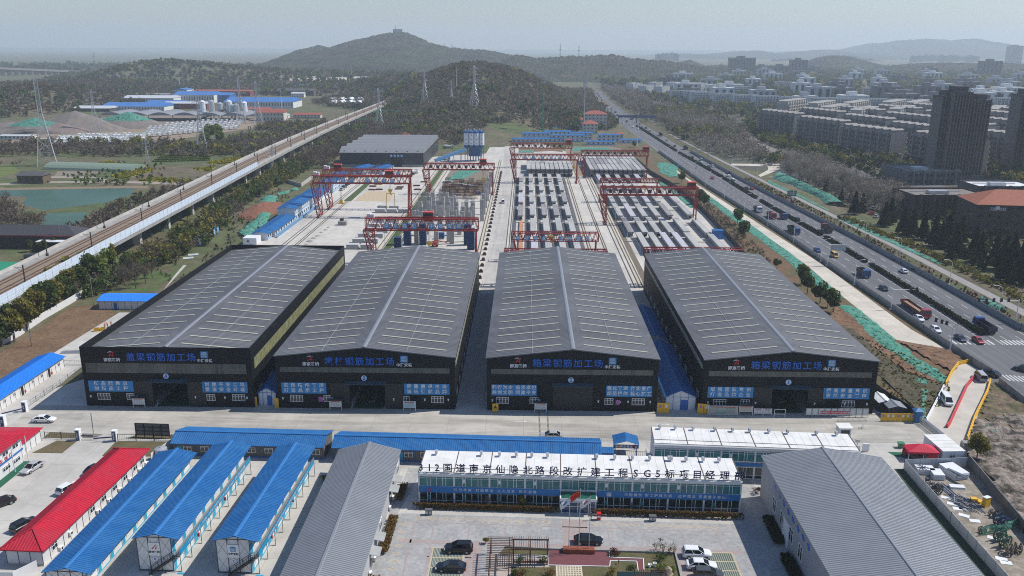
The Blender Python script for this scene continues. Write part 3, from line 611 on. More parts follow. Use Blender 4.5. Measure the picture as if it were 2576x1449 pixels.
# ================================================================ precast yard behind the sheds
BEAMC=mat('precast_concrete',(.46,.455,.43),.85,var=.2,scale=.5,col2=(.33,.33,.32),s2=.25,stretch=(1,.25,1))
BEAMD=mat('wet_covered_concrete',(.24,.225,.225),.9,var=.3,scale=1.2,col2=(.34,.33,.33),s2=.5)
BEAMP=mat('plastic_covered_beam',(.50,.49,.52),.5,var=.25,scale=1.5)
RUST=mat('rusty_steel',(.13,.062,.032),.85,var=.45,scale=1.)
GRASS=mat('strip_grass',(.055,.085,.02),.95,var=.4,scale=.8)
def crane(A,B,hb,label,legs=None,base_y=None,letters='',cab=None,dep=2.6,leg_in=(2.5,1.0),hooks=(),gap=None,boxes=False,light=False):
 """A, B: girder top ends (world); hb: truss height; legs stand on the ground under the girder"""
 x0,x1=A[0],B[0];y=(A[1]+B[1])/2;zt=A[2];zb=zt-hb;L=x1-x0
 t=thing('gantry_crane',label,'crane',(x0,y,0),0,'red gantry cranes of the precast yard');g=MB();d=dep/2;cw=.34 if not light else .26
 for yy_ in(-d,d):
  g.bar((0,yy_,zt),(L,yy_,zt),cw,cw*1.2);g.bar((0,yy_,zb),(L,yy_,zb),cw,cw*1.2)
  if not light:g.bar((0,yy_,zt-.8),(L,yy_,zt-.8),.16)
  n=int(L/(hb*.72));s=L/n
  for i in range(n):
   g.bar((i*s,yy_,zb),((i+.5)*s,yy_,zt),.2);g.bar(((i+.5)*s,yy_,zt),((i+1)*s,yy_,zb),.2)
  g.bar((0,yy_,zb),(0,yy_,zt),.25);g.bar((L,yy_,zb),(L,yy_,zt),.25)
 for i in range(int(L/3)+1):g.bar((i*3.,-d,zb),(i*3.,d,zb),.15);g.bar((i*3.,-d,zt),(i*3.,d,zt),.12)
 g.build('girder',CRANE,t)
 w=MB();w.box(0,-d-.9,zt+.1,L,-d-.15,zt+.16)
 for i in range(int(L/2.5)):w.bar((i*2.5,-d-.9,zt+.1),(i*2.5,-d-.9,zt+1.1),.06)
 w.bar((0,-d-.9,zt+1.1),(L,-d-.9,zt+1.1),.06);w.build('walkway',CRANE,t)
 for side,xb in((0,leg_in[0]),(1,L-leg_in[1])):
  spread=3.6 if not light else 2.4;tx=xb+(-1.6 if side==0 else .2)
  for s in(-1,1):
   m=MB();tp=Vector((tx,s*(d+.1),zb));bt=Vector((xb,s*spread,.9))
   if side==0 and not light:
    for ox in(-.9,.9):
     m.bar(tp+Vector((ox*1.9,0,0)),bt+Vector((ox*.55,0,0)),.32)
    for i in range(6):
     f0,f1=i/6,(i+1)/6;a=tp.lerp(bt,f0);b=tp.lerp(bt,f1);k=lambda f:1.7*(1-f)+.5*f
     m.bar(a+Vector((-k(f0),0,0)),b+Vector((k(f1),0,0)),.16);m.bar(a+Vector((k(f0),0,0)),b+Vector((-k(f1),0,0)),.16)
   else:
    m.bar(tp,bt,.5 if not light else .34)
   m.build('leg',CRANE,t)
  m=MB();m.bar((xb,-spread-.8,.75),(xb,spread+.8,.75),.5,.5)
  for i in range(3):f=.3+i*.22;z_=zb*(1-f)+.9*f;sp=(d+.1)*(1-f)+spread*f;m.bar((tx*(1-f)+xb*f,-sp,z_),(tx*(1-f)+xb*f,sp,z_),.18)
  m.build('sill_beam',CRANE,t)
  for s in(-1,1):m=MB();m.box(xb-.35,s*spread-1,.05,xb+.35,s*spread+1,.6);m.build('end_truck',CRANE,t)
 if boxes:
  m=MB();m.box(.6,-.9,zt+.15,2.0,.6,zt+1.7);m.box(2.3,-.9,zt+.15,3.2,.6,zt+1.5);m.build('electric_cabinet',WHITE,t)
 if cab is not None:
  cx=cab*L;m=MB();m.box(cx-2.0,-d,zt+.25,cx+2.0,d,zt+1.0);m.box(cx-1.5,-d-.5,zt-.9,cx+1.4,d*.2,zt+.4);o=m.build('trolley',CRANE,t)
  m=MB();m.box(cx-1.9,-d+.1,zt+1.0,cx+1.7,d-.3,zt+2.1);m.build('winch_house',BLACKM,o);m=MB();m.extrude_y([(cx-2.1,zt+2.1),(cx+1.9,zt+2.1),(cx+1.7,zt+2.5),(cx-1.9,zt+2.5)],-d,d-.2);m.build('canopy',mat('crane_red_bright',(.62,.07,.05),.5,var=.05),o)
 for hxp,hz_,kind in hooks:
  m=MB();cx=hxp*L
  for ox in(-.5,-.2,.2,.5):m.bar((cx+ox,0,zt-1),(cx+ox*.6,0,hz_+1.6),.05)
  o=m.build('hoist_rope',BLACKM,t);m=MB()
  if kind=='plate':m.prism([(cx-.7,-.3),(cx+.7,-.3),(cx+.7,.3),(cx-.7,.3)],hz_+.5,hz_+1.6);m.loft([[(cx-.6,-.3,hz_+.5),(cx+.6,-.3,hz_+.5),(cx+.6,.3,hz_+.5),(cx-.6,.3,hz_+.5)],[(cx-1.9,-.3,hz_-.3),(cx+1.9,-.3,hz_-.3),(cx+1.9,.3,hz_-.3),(cx-1.9,.3,hz_-.3)]])
  else:m.loft([[(cx-1.2,-.4,hz_+1.7),(cx+1.2,-.4,hz_+1.7),(cx+1.2,.4,hz_+1.7),(cx-1.2,.4,hz_+1.7)],[(cx-.4,-.4,hz_+.2),(cx+.4,-.4,hz_+.2),(cx+.4,.4,hz_+.2),(cx-.4,.4,hz_+.2)]]);m.path([(cx,0,hz_+.2),(cx,0,hz_-.5),(cx+.4,0,hz_-.9),(cx+.7,0,hz_-.5)],.15)
  if kind=='frame':
   for ox in(-1.9,1.9):m.bar((cx+ox,0,hz_-.3),(cx+ox,0,hz_-7),.22)
   m.bar((cx-1.9,0,hz_-.2),(cx+1.9,0,hz_-.2),.25);
  m.build('hook_block',YELLOW,t)
 if gap is None:gap=.5
 if boxes or letters:pass
 if letters:
  n=len(letters);
  for i,ch in enumerate(letters):
   if ch==' ':continue
   fx=gap[0]+(gap[1]-gap[0])*i/(n-1);cx=fx*L;s=min(1.0,hb*.27);b=MB();zc_=zb+hb*.40
   b.box(cx-s,-d-.42,zc_-s,cx+s,-d-.32,zc_+s);o=b.build('letter_plate',SIGNBLUE,t);text(ch,s*1.75,LETW,o,(cx,-d-.45,zc_),bold=.02)
 elif boxes=='vents' or gap=='vents':
  for i in range(8):cx=L*(.1+.1*i);b=MB();b.box(cx-.8,-d-.35,zb+hb*.3,cx+.8,-d-.25,zb+hb*.72);b.build('backing_plate',mat('dark_red_plate',(.05,.012,.01),.6,var=.2),t)
 return t
crane(W(11,985,848,17),W(11,2015,840,17),4.3,'red truss gantry crane right behind the roof of shed 3 with eight blue letter plates',letters='南京路桥 中建安装',gap=(.19,.83),cab=.56,hooks=((.56,6.6,'hook'),),boxes=True)
crane(W(11,515,452,19.3),W(11,1395,462,19.3),3.6,'tall red gantry crane over the open slab with safety slogan letter plates',letters='安全生产 齐抓共管',gap=(.15,.82),cab=.79,hooks=((.79,11.2,'frame'),(.28,6.2,'plate')),boxes=True)
crane(W(11,605,400,19.3),W(11,1412,402,19.3),3.4,'tall red gantry crane standing just behind the safety slogan crane',letters='保证质量 确保安',gap=(.17,.85),cab=.17,hooks=((.62,12,'plate'),),boxes=True)
crane(W(11,1518,347,16.6),W(11,2160,347,16.6),3.4,'red gantry crane in front of the blue and white silos',gap='vents',hooks=((.84,7,'hook'),),cab=.84)
crane(W(12,805,562,16.7),W(12,1685,562,16.7),3.6,'wide red gantry crane over the staggered beams beside the highway slope',gap='vents',cab=.93)
crane(W(12,800,482,12),W(12,1335,490,12),2.0,'light red gantry crane behind the wide beam crane',light=True,cab=None,hooks=((.75,7,'hook'),))
crane(W(12,625,228,16.5),W(12,1237,232,16.5),3.3,'red gantry crane over the far end of the stacked beams on the highway side',gap='vents',cab=.96)
crane(W(12,-12,163,16),W(12,546,165,16),3.2,'red gantry crane farthest back, before the blue site huts',gap='vents',cab=.94)
crane(W(12,-6,266,16.6),W(12,603,264,16.6),3.2,'red gantry crane with five blue plates over the stacked beams by the white lane',letters='匠心品质梁',gap=(.2,.72),hooks=((.93,8,'hook'),))
crane(W(12,-6,974,10.5),W(12,782,976,10.5),3.0,'low red gantry crane with inspection slogan plates behind shed 2',letters='勤检勤查 消除隐患',gap=(.08,.87),light=True,hooks=((.45,7.5,'hook'),))
crane(W(12,-70,1128,12),W(12,856,1134,12),2.6,'low red gantry crane peeping over the roof of shed 2',light=True)
crane(W(12,1200,1118,12.5),W(12,2072,1120,12.5),2.8,'red gantry crane peeping over the roof of shed 1',light=True)
mb=MB()
for x,y0,y1 in((-97.8,290,520),(-96.4,290,520),(-92.6,290,440),(-91.6,290,440),(-58.4,282,560),(-56.6,282,560),(-52.8,282,560),(-50.8,282,560),(-18.6,272,600),(-17.3,272,600),(-7.6,272,640),(-6.4,272,640),(25.2,272,600),(26.2,272,600),(31.6,272,600),(32.4,272,600),(36.8,272,600),(38.4,272,600),(39.6,272,600),(78.6,300,560),(-4.4,272,520),(1.2,272,500),(6.8,272,500),(12.4,272,500),(18,272,500),(23.6,272,500)):
 mb.box(x-.16,y0,.012,x+.16,y1,.14)
structure('crane_rails',mb,mat('rail_kerb_steel',(.10,.085,.065),.7,var=.3))
mb=MB()
for x,y0,y1 in((-57.5,282,560),(-51.8,282,560),(-17.9,272,600),(32,272,600),(38.9,272,600),(26,272,600)):mb.box(x-.5,y0,.012,x+.5,y1,.05)
structure('rail_beam',mb,mat('rail_beam_concrete',(.50,.44,.33),.8,var=.15))
sheet('grass_strip',[(-56.2,290),(-53.2,290),(-53.2,550),(-56.2,550)],.03,GRASS)
sheet('grass_strip',[(-52.0,318),(-50.0,318),(-50.0,360),(-52.0,360)],.03,GRASS)
sheet('grass_strip',wp(11,[(790,690),(860,690),(1055,515),(1000,515)]),.03,GRASS)
sheet('sand_patch',wp(11,[(890,690),(1200,690),(1240,640),(1220,600),(1010,600),(930,650)]),.024,mat('pale_sand',(.46,.37,.24),.95,var=.2,scale=.8))
sheet('dirt_patch',wp(11,[(1690,520),(1770,400),(2115,400),(2090,560),(2040,640),(1680,600)]),.02,mat('yard_dirt',(.20,.165,.125),.95,var=.3,scale=.4))
sheet('dirt_patch',wp(12,[(60,250),(60,205),(450,205),(460,245),(360,235)]),.02,SOIL)
sheet('dirt_patch',wp(12,[(550,250),(545,195),(900,195),(1000,215),(960,245)]),.02,MATS['yard_dirt'])
sheet('earth_lane',wp(12,[(470,200),(530,200),(650,460),(575,460)]),.018,mat('earth_lane_soil',(.27,.19,.13),.95,var=.2))
def beam_mesh(Lb,m,k='beam'):
 Lb={24:28,28:32.2,26:26.0}[Lb];b=MB();prof=[(-.6,0),(.6,0),(.9,1.45),(1.27,1.66),(1.27,1.95),(-1.27,1.95),(-1.27,1.66),(-.9,1.45)]
 b.extrude_y(prof,0,Lb);b.extrude_y([(-.55,.25),(-.68,1.1),(.68,1.1),(.55,.25)],-.03,-.01,1)
 for i in range(3):b.box(-.75,2+i*(Lb-4)/2-.3,-.45,.75,2+i*(Lb-4)/2+.3,.02,2)
 rng=random.Random(5)
 for i in range(int(Lb/1.2)):
  for xx in(-1.1,-.4,.4,1.1):b.bar((xx,.6+i*1.2,1.9),(xx,.6+i*1.2,2.15),.05,k=3)
 return b.mesh(k,[m,DARK,CONCD,STEEL])
BM={(l,m.name):beam_mesh(l,m)for l in(24,26,28)for m in(BEAMC,BEAMD,BEAMP)}
def beam(x,y,Lb,m,label,z=.45,group='precast box girders',rz=0.):
 o=put('box_girder',BM[(Lb,m.name)],None,(x,y,z),rz);tag(o,label,'concrete beam',group);return o
rng=random.Random(11);rown=['farthest row','fifth row from shed 2','fourth row from shed 2','third row from shed 2','second row from shed 2','row right behind shed 2']
for r,(yf,Lb)in enumerate(((491,24),(457.5,24),(422,24),(386,24),(352,24),(316,24))):
 for k in range(5):
  if r==4 and k==0 or r==5 and k==0:continue
  m=BEAMP if(r,k)in((2,0),(5,1))else BEAMD if(r,k)in((3,0),(3,2),(3,3),(2,4))else BEAMC
  beam(-2.3+5.6*k+(r-2)*.1,yf+rng.uniform(-1.2,1.2),Lb,m,'%s grey girder from the white lane in the %s'%(ordinal(k),rown[r]))
for side,(x0,nc,rows)in enumerate(((1.9,10,(523.5,551)),(41.0,12,(522,549,576.5)))):
 for r,y in enumerate(rows):
  for k in range(nc):
   for lay in range(2):
    beam(x0+k*2.92,y+rng.uniform(-.3,.3),26,BEAMC if rng.random()<.8 else BEAMD,'%s girder in the %s layer of the %s stacked row, %s yard'%(ordinal(k),('lower','upper')[lay],ordinal(r),('lane-side','highway-side')[side]),.45+lay*2.45)
names=[]
rr=[('R0',497,[(795,520),(880,520),(970,520),(1058,520),(1148,516)]),('R1',428,[(905,720),(1005,720),(1112,720),(1218,720),(1312,716)]),('R2',389,[(972,846),(1085,850),(1192,850),(1307,846),(1418,842)]),('R3',354,[(1066,994),(1192,996),(1310,996),(1427,996),(1562,990)])]
for ri,(nm,_,pts)in enumerate(rr):
 for k,p in enumerate(pts):
  q=W(12,*p);beam(q[0],q[1]-5,28,BEAMP if(ri,k)in((0,0),(0,4),(1,3),(2,1))else BEAMC if rng.random()<.75 else BEAMD,'%s beam of the %s open row under the highway-side cranes'%(ordinal(k),ordinal(ri)))
for k,x in enumerate((47.5,52.6,57.6,62.6,67.8)):beam(x,318,28,(BEAMC,BEAMC,BEAMP,BEAMP,BEAMC)[k],'%s beam of the row hard against the roof of shed 1'%ordinal(k))
for k,y in enumerate((316,350,390,424)):beam(77.2-k*.2,y,28,BEAMC,'%s lone beam from shed 1 along the black perimeter wall'%ordinal(k))
for k in range(4):beam(46.5+k*5.2,463,24,BEAMC,'%s short beam in the half-hidden row under the light crane'%ordinal(k))
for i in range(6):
 x=-4.9+i*5.6;b=MB();b.box(-.75,0,.01,.75,215,.3);tag(b.build('casting_bed_with_shade',mat('bed_painted_shade',(.10,.10,.10),.7,var=.3,scale=.6),None,(x,300,0)),'%s long casting bed darkened with painted shade from the white lane between the girder rows'%ordinal(i),'casting bed','casting beds of the beam yard')  # bed made darker and wider to paint in the shade beside the girders
for i in range(12):
 y=(346,381,417,452,487,518)[i%6];b=MB();x0,x1=((-4,23)if i<6 else(41,78));b.box(0,-.35,.02,x1-x0,.35,.32);tag(b.build('cross_sill',CONC,None,(x0,y-(1 if i<6 else 4),0)),'%s pale cross sill of the %s-side beam yard counted from the sheds'%(ordinal(i%6),('lane','highway')[i//6]),'sill','cross sills under the beams')
t=thing('blue_cabin','small blue cabin standing by the black wall of the beam yard','cabin',W(12,1818,1035));b=MB();b.box(0,0,0,4.2,3,3.6);b.build('wall',BLUETRIM,t);b=MB();b.box(-.15,-.15,3.6,4.35,3.15,3.75);b.build('roof',BLUE,t);b=MB();b.box(2.6,-.05,.1,3.5,-.01,2.2);b.build('door',SIGNBLUE,t)
t=thing('beam_mould','long orange steel beam mould lying beside the white lane','mould',(-1.9,322,0));b=MB();b.box(-.7,0,.3,.7,58,.9);b.build('tray',mat('mould_orange',(.52,.23,.10),.6,var=.3),t);b=MB()
for i in range(20):b.box(-1.0,i*3+.2,.012,1.0,i*3+.5,.3)
b.build('cross_bearer',STEEL,t)
def pier_mesh(h,key):
 b=MB();b.prism([(-.9,-.6),(.9,-.6),(.9,.6),(-.9,.6)],0,h);b.prism([(-1.0,-.7),(1.0,-.7),(1.0,.7),(-1.0,.7)],0,.12);return b.mesh('shaft',CONC)
def rebar_mesh(h):
 r=MB()
 for i in range(5):
  for j in range(3):
   if i in(0,4)or j in(0,2):r.bar((-.75+i*.375,-.45+j*.45,h),(-.75+i*.375,-.45+j*.45,h+1.9),.07)
 for z in(.5,1.1,1.7):
  for a,c in(((-.78,-.48),(.78,-.48)),((.78,-.48),(.78,.48)),((.78,.48),(-.78,.48)),((-.78,.48),(-.78,-.48))):r.bar((*a,h+z),(*c,h+z),.05)
 return r.mesh('starter_bars',mat('bar_grey',(.25,.27,.30),.6,.2,var=.15))
PM={h:(pier_mesh(h,h),rebar_mesh(h))for h in(5,7,8.5,10)}
def pier(x,y,h,label):
 t=thing('pier_column',label,'concrete column',(x,y,0),0,'precast pier columns');put('shaft',PM[h][0],t);put('starter_bars',PM[h][1],t)
k=0
for j,y in enumerate((352,362,373,385,398,411)):
 for i,x in enumerate((-48.6,-45.4,-42,-38.8,-35.2,-31.2,-27.6,-24)):
  if(j<2 and i in(3,4))or(j>3 and i in(5,6,7))or rng.random()<.12:continue
  pier(x+rng.uniform(-.5,.5),y+rng.uniform(-1.5,1.5),rng.choice((7,8.5,8.5)),'%s grey pier column from the grass in the %s row behind the lettered crane'%(ordinal(i),ordinal(j)))
for i,(y,h)in enumerate(((383,10),(399,10),(416,10),(436,10),(458,8.5),(482,8.5))):pier(-19.9,y,h,'%s tall pier column from the lettered crane along the lane kerb'%ordinal(i))
for i,(px,h)in enumerate(((1462,8.5),(1745,7),(1780,8.5),(1905,7),(1640,5))):q=W(11,px,1060);pier(q[0],336+(i%2)*4,h,'%s pier column counted from the grass strip, under the lettered crane'%ordinal(i))
b=MB();h=8.6;b.prism([(-1.0,-.8),(1.0,-.8),(1.0,.8),(-1.0,.8)],0,h);
for i in range(13):
 z=.3+i*.66;
 for s in(-1,1):b.box(-1.45,s*1.05-.18,z,1.45,s*1.05+.18,z+.28);b.box(s*1.25-.18,-1.2,z+.02,s*1.25+.18,1.2,z+.26)
 for s in(-1,1):b.bar((s*1.5,-1.5,z+.15),(s*1.5,1.5,z+.15),.12,k=1)
MOULDB=mat('mould_blue',(.012,.06,.17),.45,var=.15);mm=b.mesh('column_mould',[MOULDB,STEEL])
for i,(px,y)in enumerate(((1315,322),(1362,334),(1505,334),(1912,334),(1955,326))):
 q=W(11,px,1100);tag(put('column_mould',mm,None,(q[0],y,0)),('short navy steel column mould nearest the grass strip','tall navy column mould, second from the grass strip','navy column mould beside the yellow hook','navy column mould near the lane, left of its twin','navy column mould closest to the white lane')[i],'column mould','blue steel column moulds').scale=(1,1,.66 if i==0 else 1)
t=thing('mould_frame','squat blue steel frame between the columns under the lettered crane','steel frame',(-35.2,345,0));b=MB();b.box(-1.4,-1,.5,1.4,1,2.6);b.build('body',MOULDB,t);b=MB()
for z in(.6,1.4,2.2):b.box(-1.6,-1.1,z,1.6,1.1,z+.2)
b.box(-1.3,-.9,0,-1,.9,.5);b.box(1,-.9,0,1.3,.9,.5);b.build('hoop',MATS['blue_trim'],t)
t=thing('boom_lift','orange-red boom lift parked under the lettered crane','boom lift',(*W(11,1620,1100)[:2],0));b=MB();b.box(-1.2,-.9,.5,1.2,.9,1.2);b.box(-.9,-.7,1.2,.9,.7,1.9);b.build('chassis',mat('lift_orange',(.5,.08,.03),.5,var=.1),t);b=MB();b.bar((-1.2,0,1.9),(.6,0,2.6),.35);b.bar((.6,0,2.6),(5,0,1.6),.28);b.build('boom',MATS['lift_orange'],t)
for sx in(-.9,.9):
 for sy in(-.85,.85):b=MB();b.tube((sx,sy-.15,.4),(sx,sy+.15,.4),.4,10);b.build('wheel',RUBBER,t)
b=MB()
for l in range(5):b.box(-2.4,-1.4,.15+l*.38,2.4,1.4,.42+l*.38);b.box(-2.2,-.9,l*.38+.02,-2,.9,.15+l*.38,1);b.box(2,-.9,l*.38+.02,2.2,.9,.15+l*.38,1)
ss=b.mesh('slab_stack',[mat('slab_white',(.5,.5,.49),.8,var=.12),WOOD])
k=0
for i in range(2):
 for j in range(6):
  tag(put('slab_stack',ss,None,(-68.2+i*5.6+j*.35,326+j*10.2,0),.03),'%s pile of pale slabs from shed 3 in the %s'%(ordinal(j),('outer column by the open concrete','inner column against the crane rail')[i]),'slab stack','stacks of precast slabs')
for j in range(5):tag(put('slab_stack',ss,None,(-70+j*2.8-(j%2)*3,402+(j%2)*8,0),.02),'%s pale slab pile of the group under the two tall cranes'%ordinal(j),'slab stack','stacks of precast slabs')
for j,(px,py)in enumerate(((1730,520),(1790,545),(1850,545),(1910,555),(1970,560),(1760,560))):tag(put('slab_stack',ss,None,W(11,px,py),.02),'%s pale slab pile from the grass, between green net and rusty cages'%ordinal(j),'slab stack','stacks of precast slabs').scale=(1,1,.5)
def cage(lx,ly,h,seed):
 r=random.Random(seed);b=MB()
 for i in range(int(lx/.55)+1):
  for j in(0,1):b.bar((i*.55,j*ly,0),(i*.55+r.uniform(-.1,.1),j*ly,h*r.uniform(.85,1.1)),.11)
 for z in(.3,h*.5,h*.9):
  for j in(0,1):b.bar((0,j*ly,z),(lx,j*ly,z),.10)
  for i in(0,lx):b.bar((i,0,z),(i,ly,z),.10)
 for i in range(int(lx/.7)):b.bar((i*.7,0,h*.6+r.uniform(-.3,.3)),(i*.7,ly,h*.6+r.uniform(-.3,.3)),.12)
 return b.mesh('rebar_cage',RUST)
cg=[cage(4.5,2.2,2.2,1),cage(6,1.8,3.0,2),cage(3.2,2.6,3.8,3)]
k=0
for j in range(6):
 for i in range(5):
  x=-46.5+i*4.4+rng.uniform(-.4,.4);y=442+j*9.5+rng.uniform(-1.5,1.5)
  tag(put('rebar_cage',cg[(i*2+j)%3],None,(x,y,.02),rng.uniform(-.25,.25)),'%s rusty rebar cage from the grass in the %s line of the brown heap'%(ordinal(i),ordinal(j)),'rebar cage','rusty rebar cages behind the columns')
t=tag(put('tarpaulin',(lambda b:(b.sphere((0,0,0),1.7,6,sz=.6),b.mesh('tarpaulin',mat('tarp_blue',(.02,.16,.42),.6,var=.2)))[1])(MB()),None,W(11,2010,618,.3)),'crumpled blue tarpaulin beside the rusty cages','tarpaulin')
b=MB();b.prism([(-.7,-.9),(.7,-.9),(.7,.9),(-.7,.9)],0,.5);b.prism([(-.45,-.6),(.45,-.6),(.45,.6),(-.45,.6)],.5,1.0);kb=b.mesh('ballast_block',mat('block_brown',(.075,.04,.03),.8,var=.3))
for i in range(32):tag(put('ballast_block',kb,None,(-15.6,274+i*8.6,.02)),'%s dark brown ballast block from the sheds along the white lane'%ordinal(i),'block','ballast blocks beside the crane rail')
t=thing('concrete_tank','square grey concrete tank on the open slab beyond shed 4','tank',W(11,785,905));b=MB();b.prism([(-1.9,-1.2),(1.9,-1.2),(1.9,1.2),(-1.9,1.2)],0,1.8);b.build('body',CONCD,t);b=MB();b.box(-1.2,.2,1.8,.4,1.0,2.8);b.build('pump',BLACKM,t)
b=MB();b.lathe([(2.0,0),(1.3,.5),(.5,.85),(.05,1.0)],n=9);gp=b.mesh('gravel_pile',mat('pile_grey',(.26,.25,.24),.95,var=.3,scale=2))
for i,(px,py)in enumerate(((455,1082),(488,1055),(522,1026),(556,1006),(592,974),(630,950),(655,928),(410,1096))):
 s=(.5,1,.8,.75,.6,.7,.55,.45)[i];tag(put('gravel_pile',gp,None,W(11,px,py)),'%s little grey gravel heap in the line on the open slab'%ordinal(i),'gravel pile','small gravel heaps on the slab').scale=(s*.8,s*.8,s*.6)
b=MB()
for i in range(8):b.bar((-2,i*.3,.1+.12*(i%3)),(2,i*.3+.1,.1+.12*(i%3)),.2)
b.box(-1.8,0,.35,1.8,2.2,.6);sp_=b.mesh('steel_pile',mat('pile_dark_red',(.10,.04,.035),.7,var=.3))
for i,(px,py)in enumerate(((1055,560),(1045,592),(1110,590),(1290,585),(1285,540),(1300,568),(1455,555),(1520,520),(1460,590),(1100,540),(1545,490))):tag(put('steel_pile',sp_,None,W(11,px,py),rng.uniform(-.2,.2)),'%s dark red steel bundle on the slab around the sand patch'%ordinal(i),'steel pile','steel bundles on the slab')
HUTW=mat('hut_white_panel',(.62,.66,.70),.5,var=.06);HUTG=mat('hut_light_blue',(.16,.40,.62),.5,var=.1)
def hut(x,y,w,l,st,label,ax='y',rz=0.,group='blue-roofed site huts',pitch=.9,bands=True):
 """prefab hut: long side l along y (ax 'y', windows face +x) or along x (windows face -y)"""
 h=2.75*st;t=thing('site_hut',label,'hut',(x,y,0),rz,group);b=MB()
 if ax=='y':
  b.extrude_y([(0,0),(w,0),(w,h),(w/2,h+pitch-.05),(0,h)],0,l);b.build('wall',HUTW,t);r=MB();rib_roof(r,-.5,w+.7,-.4,l+.4,h+.02,h+pitch,.9);r.build('roof',BLUE,t)
 else:
  b.extrude_x([(0,0),(w,0),(w,h),(w/2,h+pitch-.05),(0,h)],0,l);b.build('wall',HUTW,t);r=MB();rib_roof(r,-.4,l+.4,-.6,w+.4,h+.02,h+pitch,.9,axis='x');r.build('roof',BLUE,t)
 n=max(2,int(l/3.6))
 for s in range(st):
  for i in range(n):
   p=(i+.5)*l/n-.7;g=MB()
   if ax=='y':g.box(w,p,s*2.75+1.0,w+.05,p+1.3,s*2.75+2.1)
   else:g.box(p,-.05,s*2.75+1.0,p+1.3,0,s*2.75+2.1)
   g.build('window',GLASSD,t)
  if bands:
   g=MB()
   if ax=='y':g.box(w,.1,s*2.75+.25,w+.04,l-.1,s*2.75+.75)
   else:g.box(.1,-.04,s*2.75+.25,l-.1,0,s*2.75+.75)
   g.build('blue_band',HUTG,t)
 if ax=='y':g=MB();g.box(.3,-.05,0,w-.3,-.01,.2);g.build('plinth',BLUETRIM,t)
 return t
hut(-112.5,346,7.6,32,1,'single-storey blue-roofed hut with white walls second behind shed 4')
hut(-113.5,380.5,8,37,2,'two-storey blue-roofed hut midway along the yard edge')
hut(-117,424,11,30,1,'low blue-roofed hut behind the two-storey one',bands=False)
hut(-113,458,8,40,2,'long two-storey hut half hidden behind the tall crane legs')
hut(-112.5,339.5,6.5,5.5,1,'tiny blue-roofed hut touching the white container')
hut(-112,534,9,18,1,'blue-roofed hut at the dark aggregate hall, wall side',bands=False,rz=-.25)
hut(-99,534,9,18,1,'blue-roofed hut at the dark aggregate hall, crane side',bands=False,rz=-.25)
t=thing('site_container','white flat-roofed container nearest the back of shed 4','container',(-113.8,331.5,0));b=MB();b.box(0,0,0,5.6,6,2.7);b.build('body',PANEL,t);window(t,1.6,.9,1.2,1.2,-.0,2)
wall_run('hut_fence','thin blue rail fence in front of the yard-edge huts',[(-103.6,344),(-103.3,418)],1.5,.05,mat('fence_blue',(.12,.25,.42),.5,var=.1),'fence',post=.08,pstep=3)
wall_run('site_wall','low pale boundary wall behind the huts by the bare trees',[W(11,270,520),W(11,410,560),W(11,520,480)],2.0,.3,CONC)
for i,(px,py,l,st,w)in enumerate(((95,135,24,2,7),(300,118,23,2,7),(357,152,28,2,7),(520,130,20,2,7),(772,150,19,2,7),(0,157,42,1,5),(672,182,24,1,4),(985,165,17,1,5))):
 q=W(12,px,py);hut(q[0],q[1],w,l,st,('two-storey blue-roofed hut next to the green mast','two-storey hut behind the big light-blue one','broad light-blue two-storey hut in the middle of the far huts','two-storey hut touching the grey mast','separate two-storey hut toward the highway','long low blue-roofed hut behind the farthest crane','low white hut row in front of the red-roofed houses','low white hut nearest the highway fence')[i],'x',0.12 if i in(0,1,5)else 0)
for i,(px,py,l,w)in enumerate(((225,1045,26,8),(340,1050,38,8))):q=W(2,px,py);hut(q[0],q[1],w,l,1,'blue-roofed hut on the wooded slope, %s from the green mast'%ordinal(i),'x',.2)
TILE=mat('red_tile',(.30,.085,.06),.8,var=.2);CREAM=mat('cream_render',(.55,.52,.46),.85,var=.08)
def house(x,y,w,d,h,label,roofm=None,wallm=None,hip=True,rz=0.,name='house',cat='house',pr=None,group=None,floors=None,nw=None,win=GLASSD):
 t=thing(name,label,cat,(x,y,0),rz,group);b=MB();b.box(0,0,0,w,d,h);b.build('wall',wallm or CREAM,t);pr=pr or min(w,d)*.22;r=MB();o=.5;i=min(w,d)/2 if hip else 0
 if w>=d:r.add([(-o,-o,h),(w+o,-o,h),(w+o,d+o,h),(-o,d+o,h),(i,d/2,h+pr),(w-i,d/2,h+pr)],[(0,1,5,4),(2,3,4,5),(1,2,5),(3,0,4),(3,2,1,0)])
 else:r.add([(-o,-o,h),(w+o,-o,h),(w+o,d+o,h),(-o,d+o,h),(w/2,i,h+pr),(w/2,d-i,h+pr)],[(0,1,4),(1,2,5,4),(2,3,5),(3,0,4,5),(3,2,1,0)])
 r.build('roof',roofm or TILE,t);fl=floors or max(1,int(h/3));nw=nw or max(2,int(w/3.5))
 for f in range(fl):
  for k in range(nw):g=MB();xx=(k+.5)*w/nw;z=(f+.35)*h/fl;g.box(xx-.6,-.05,z,xx+.6,0,z+h/fl*.45);g.build('window',win,t)
 return t
for i,(px,py,w,d,h)in enumerate(((640,1075,14,16,9),(650,1040,22,14,15),(500,1020,18,12,8),(400,1015,18,10,7),(930,1120,8,8,4))):q=W(2,px,py);house(q[0],q[1],w,d,h,('cream house with red hipped roof beside the grey mast','tallest cream house with red roof behind the grey mast','red-roofed house up the slope, second from the green mast','red-roofed house up the slope nearest the green mast','tiny red-roofed house between the huts and the highway')[i])
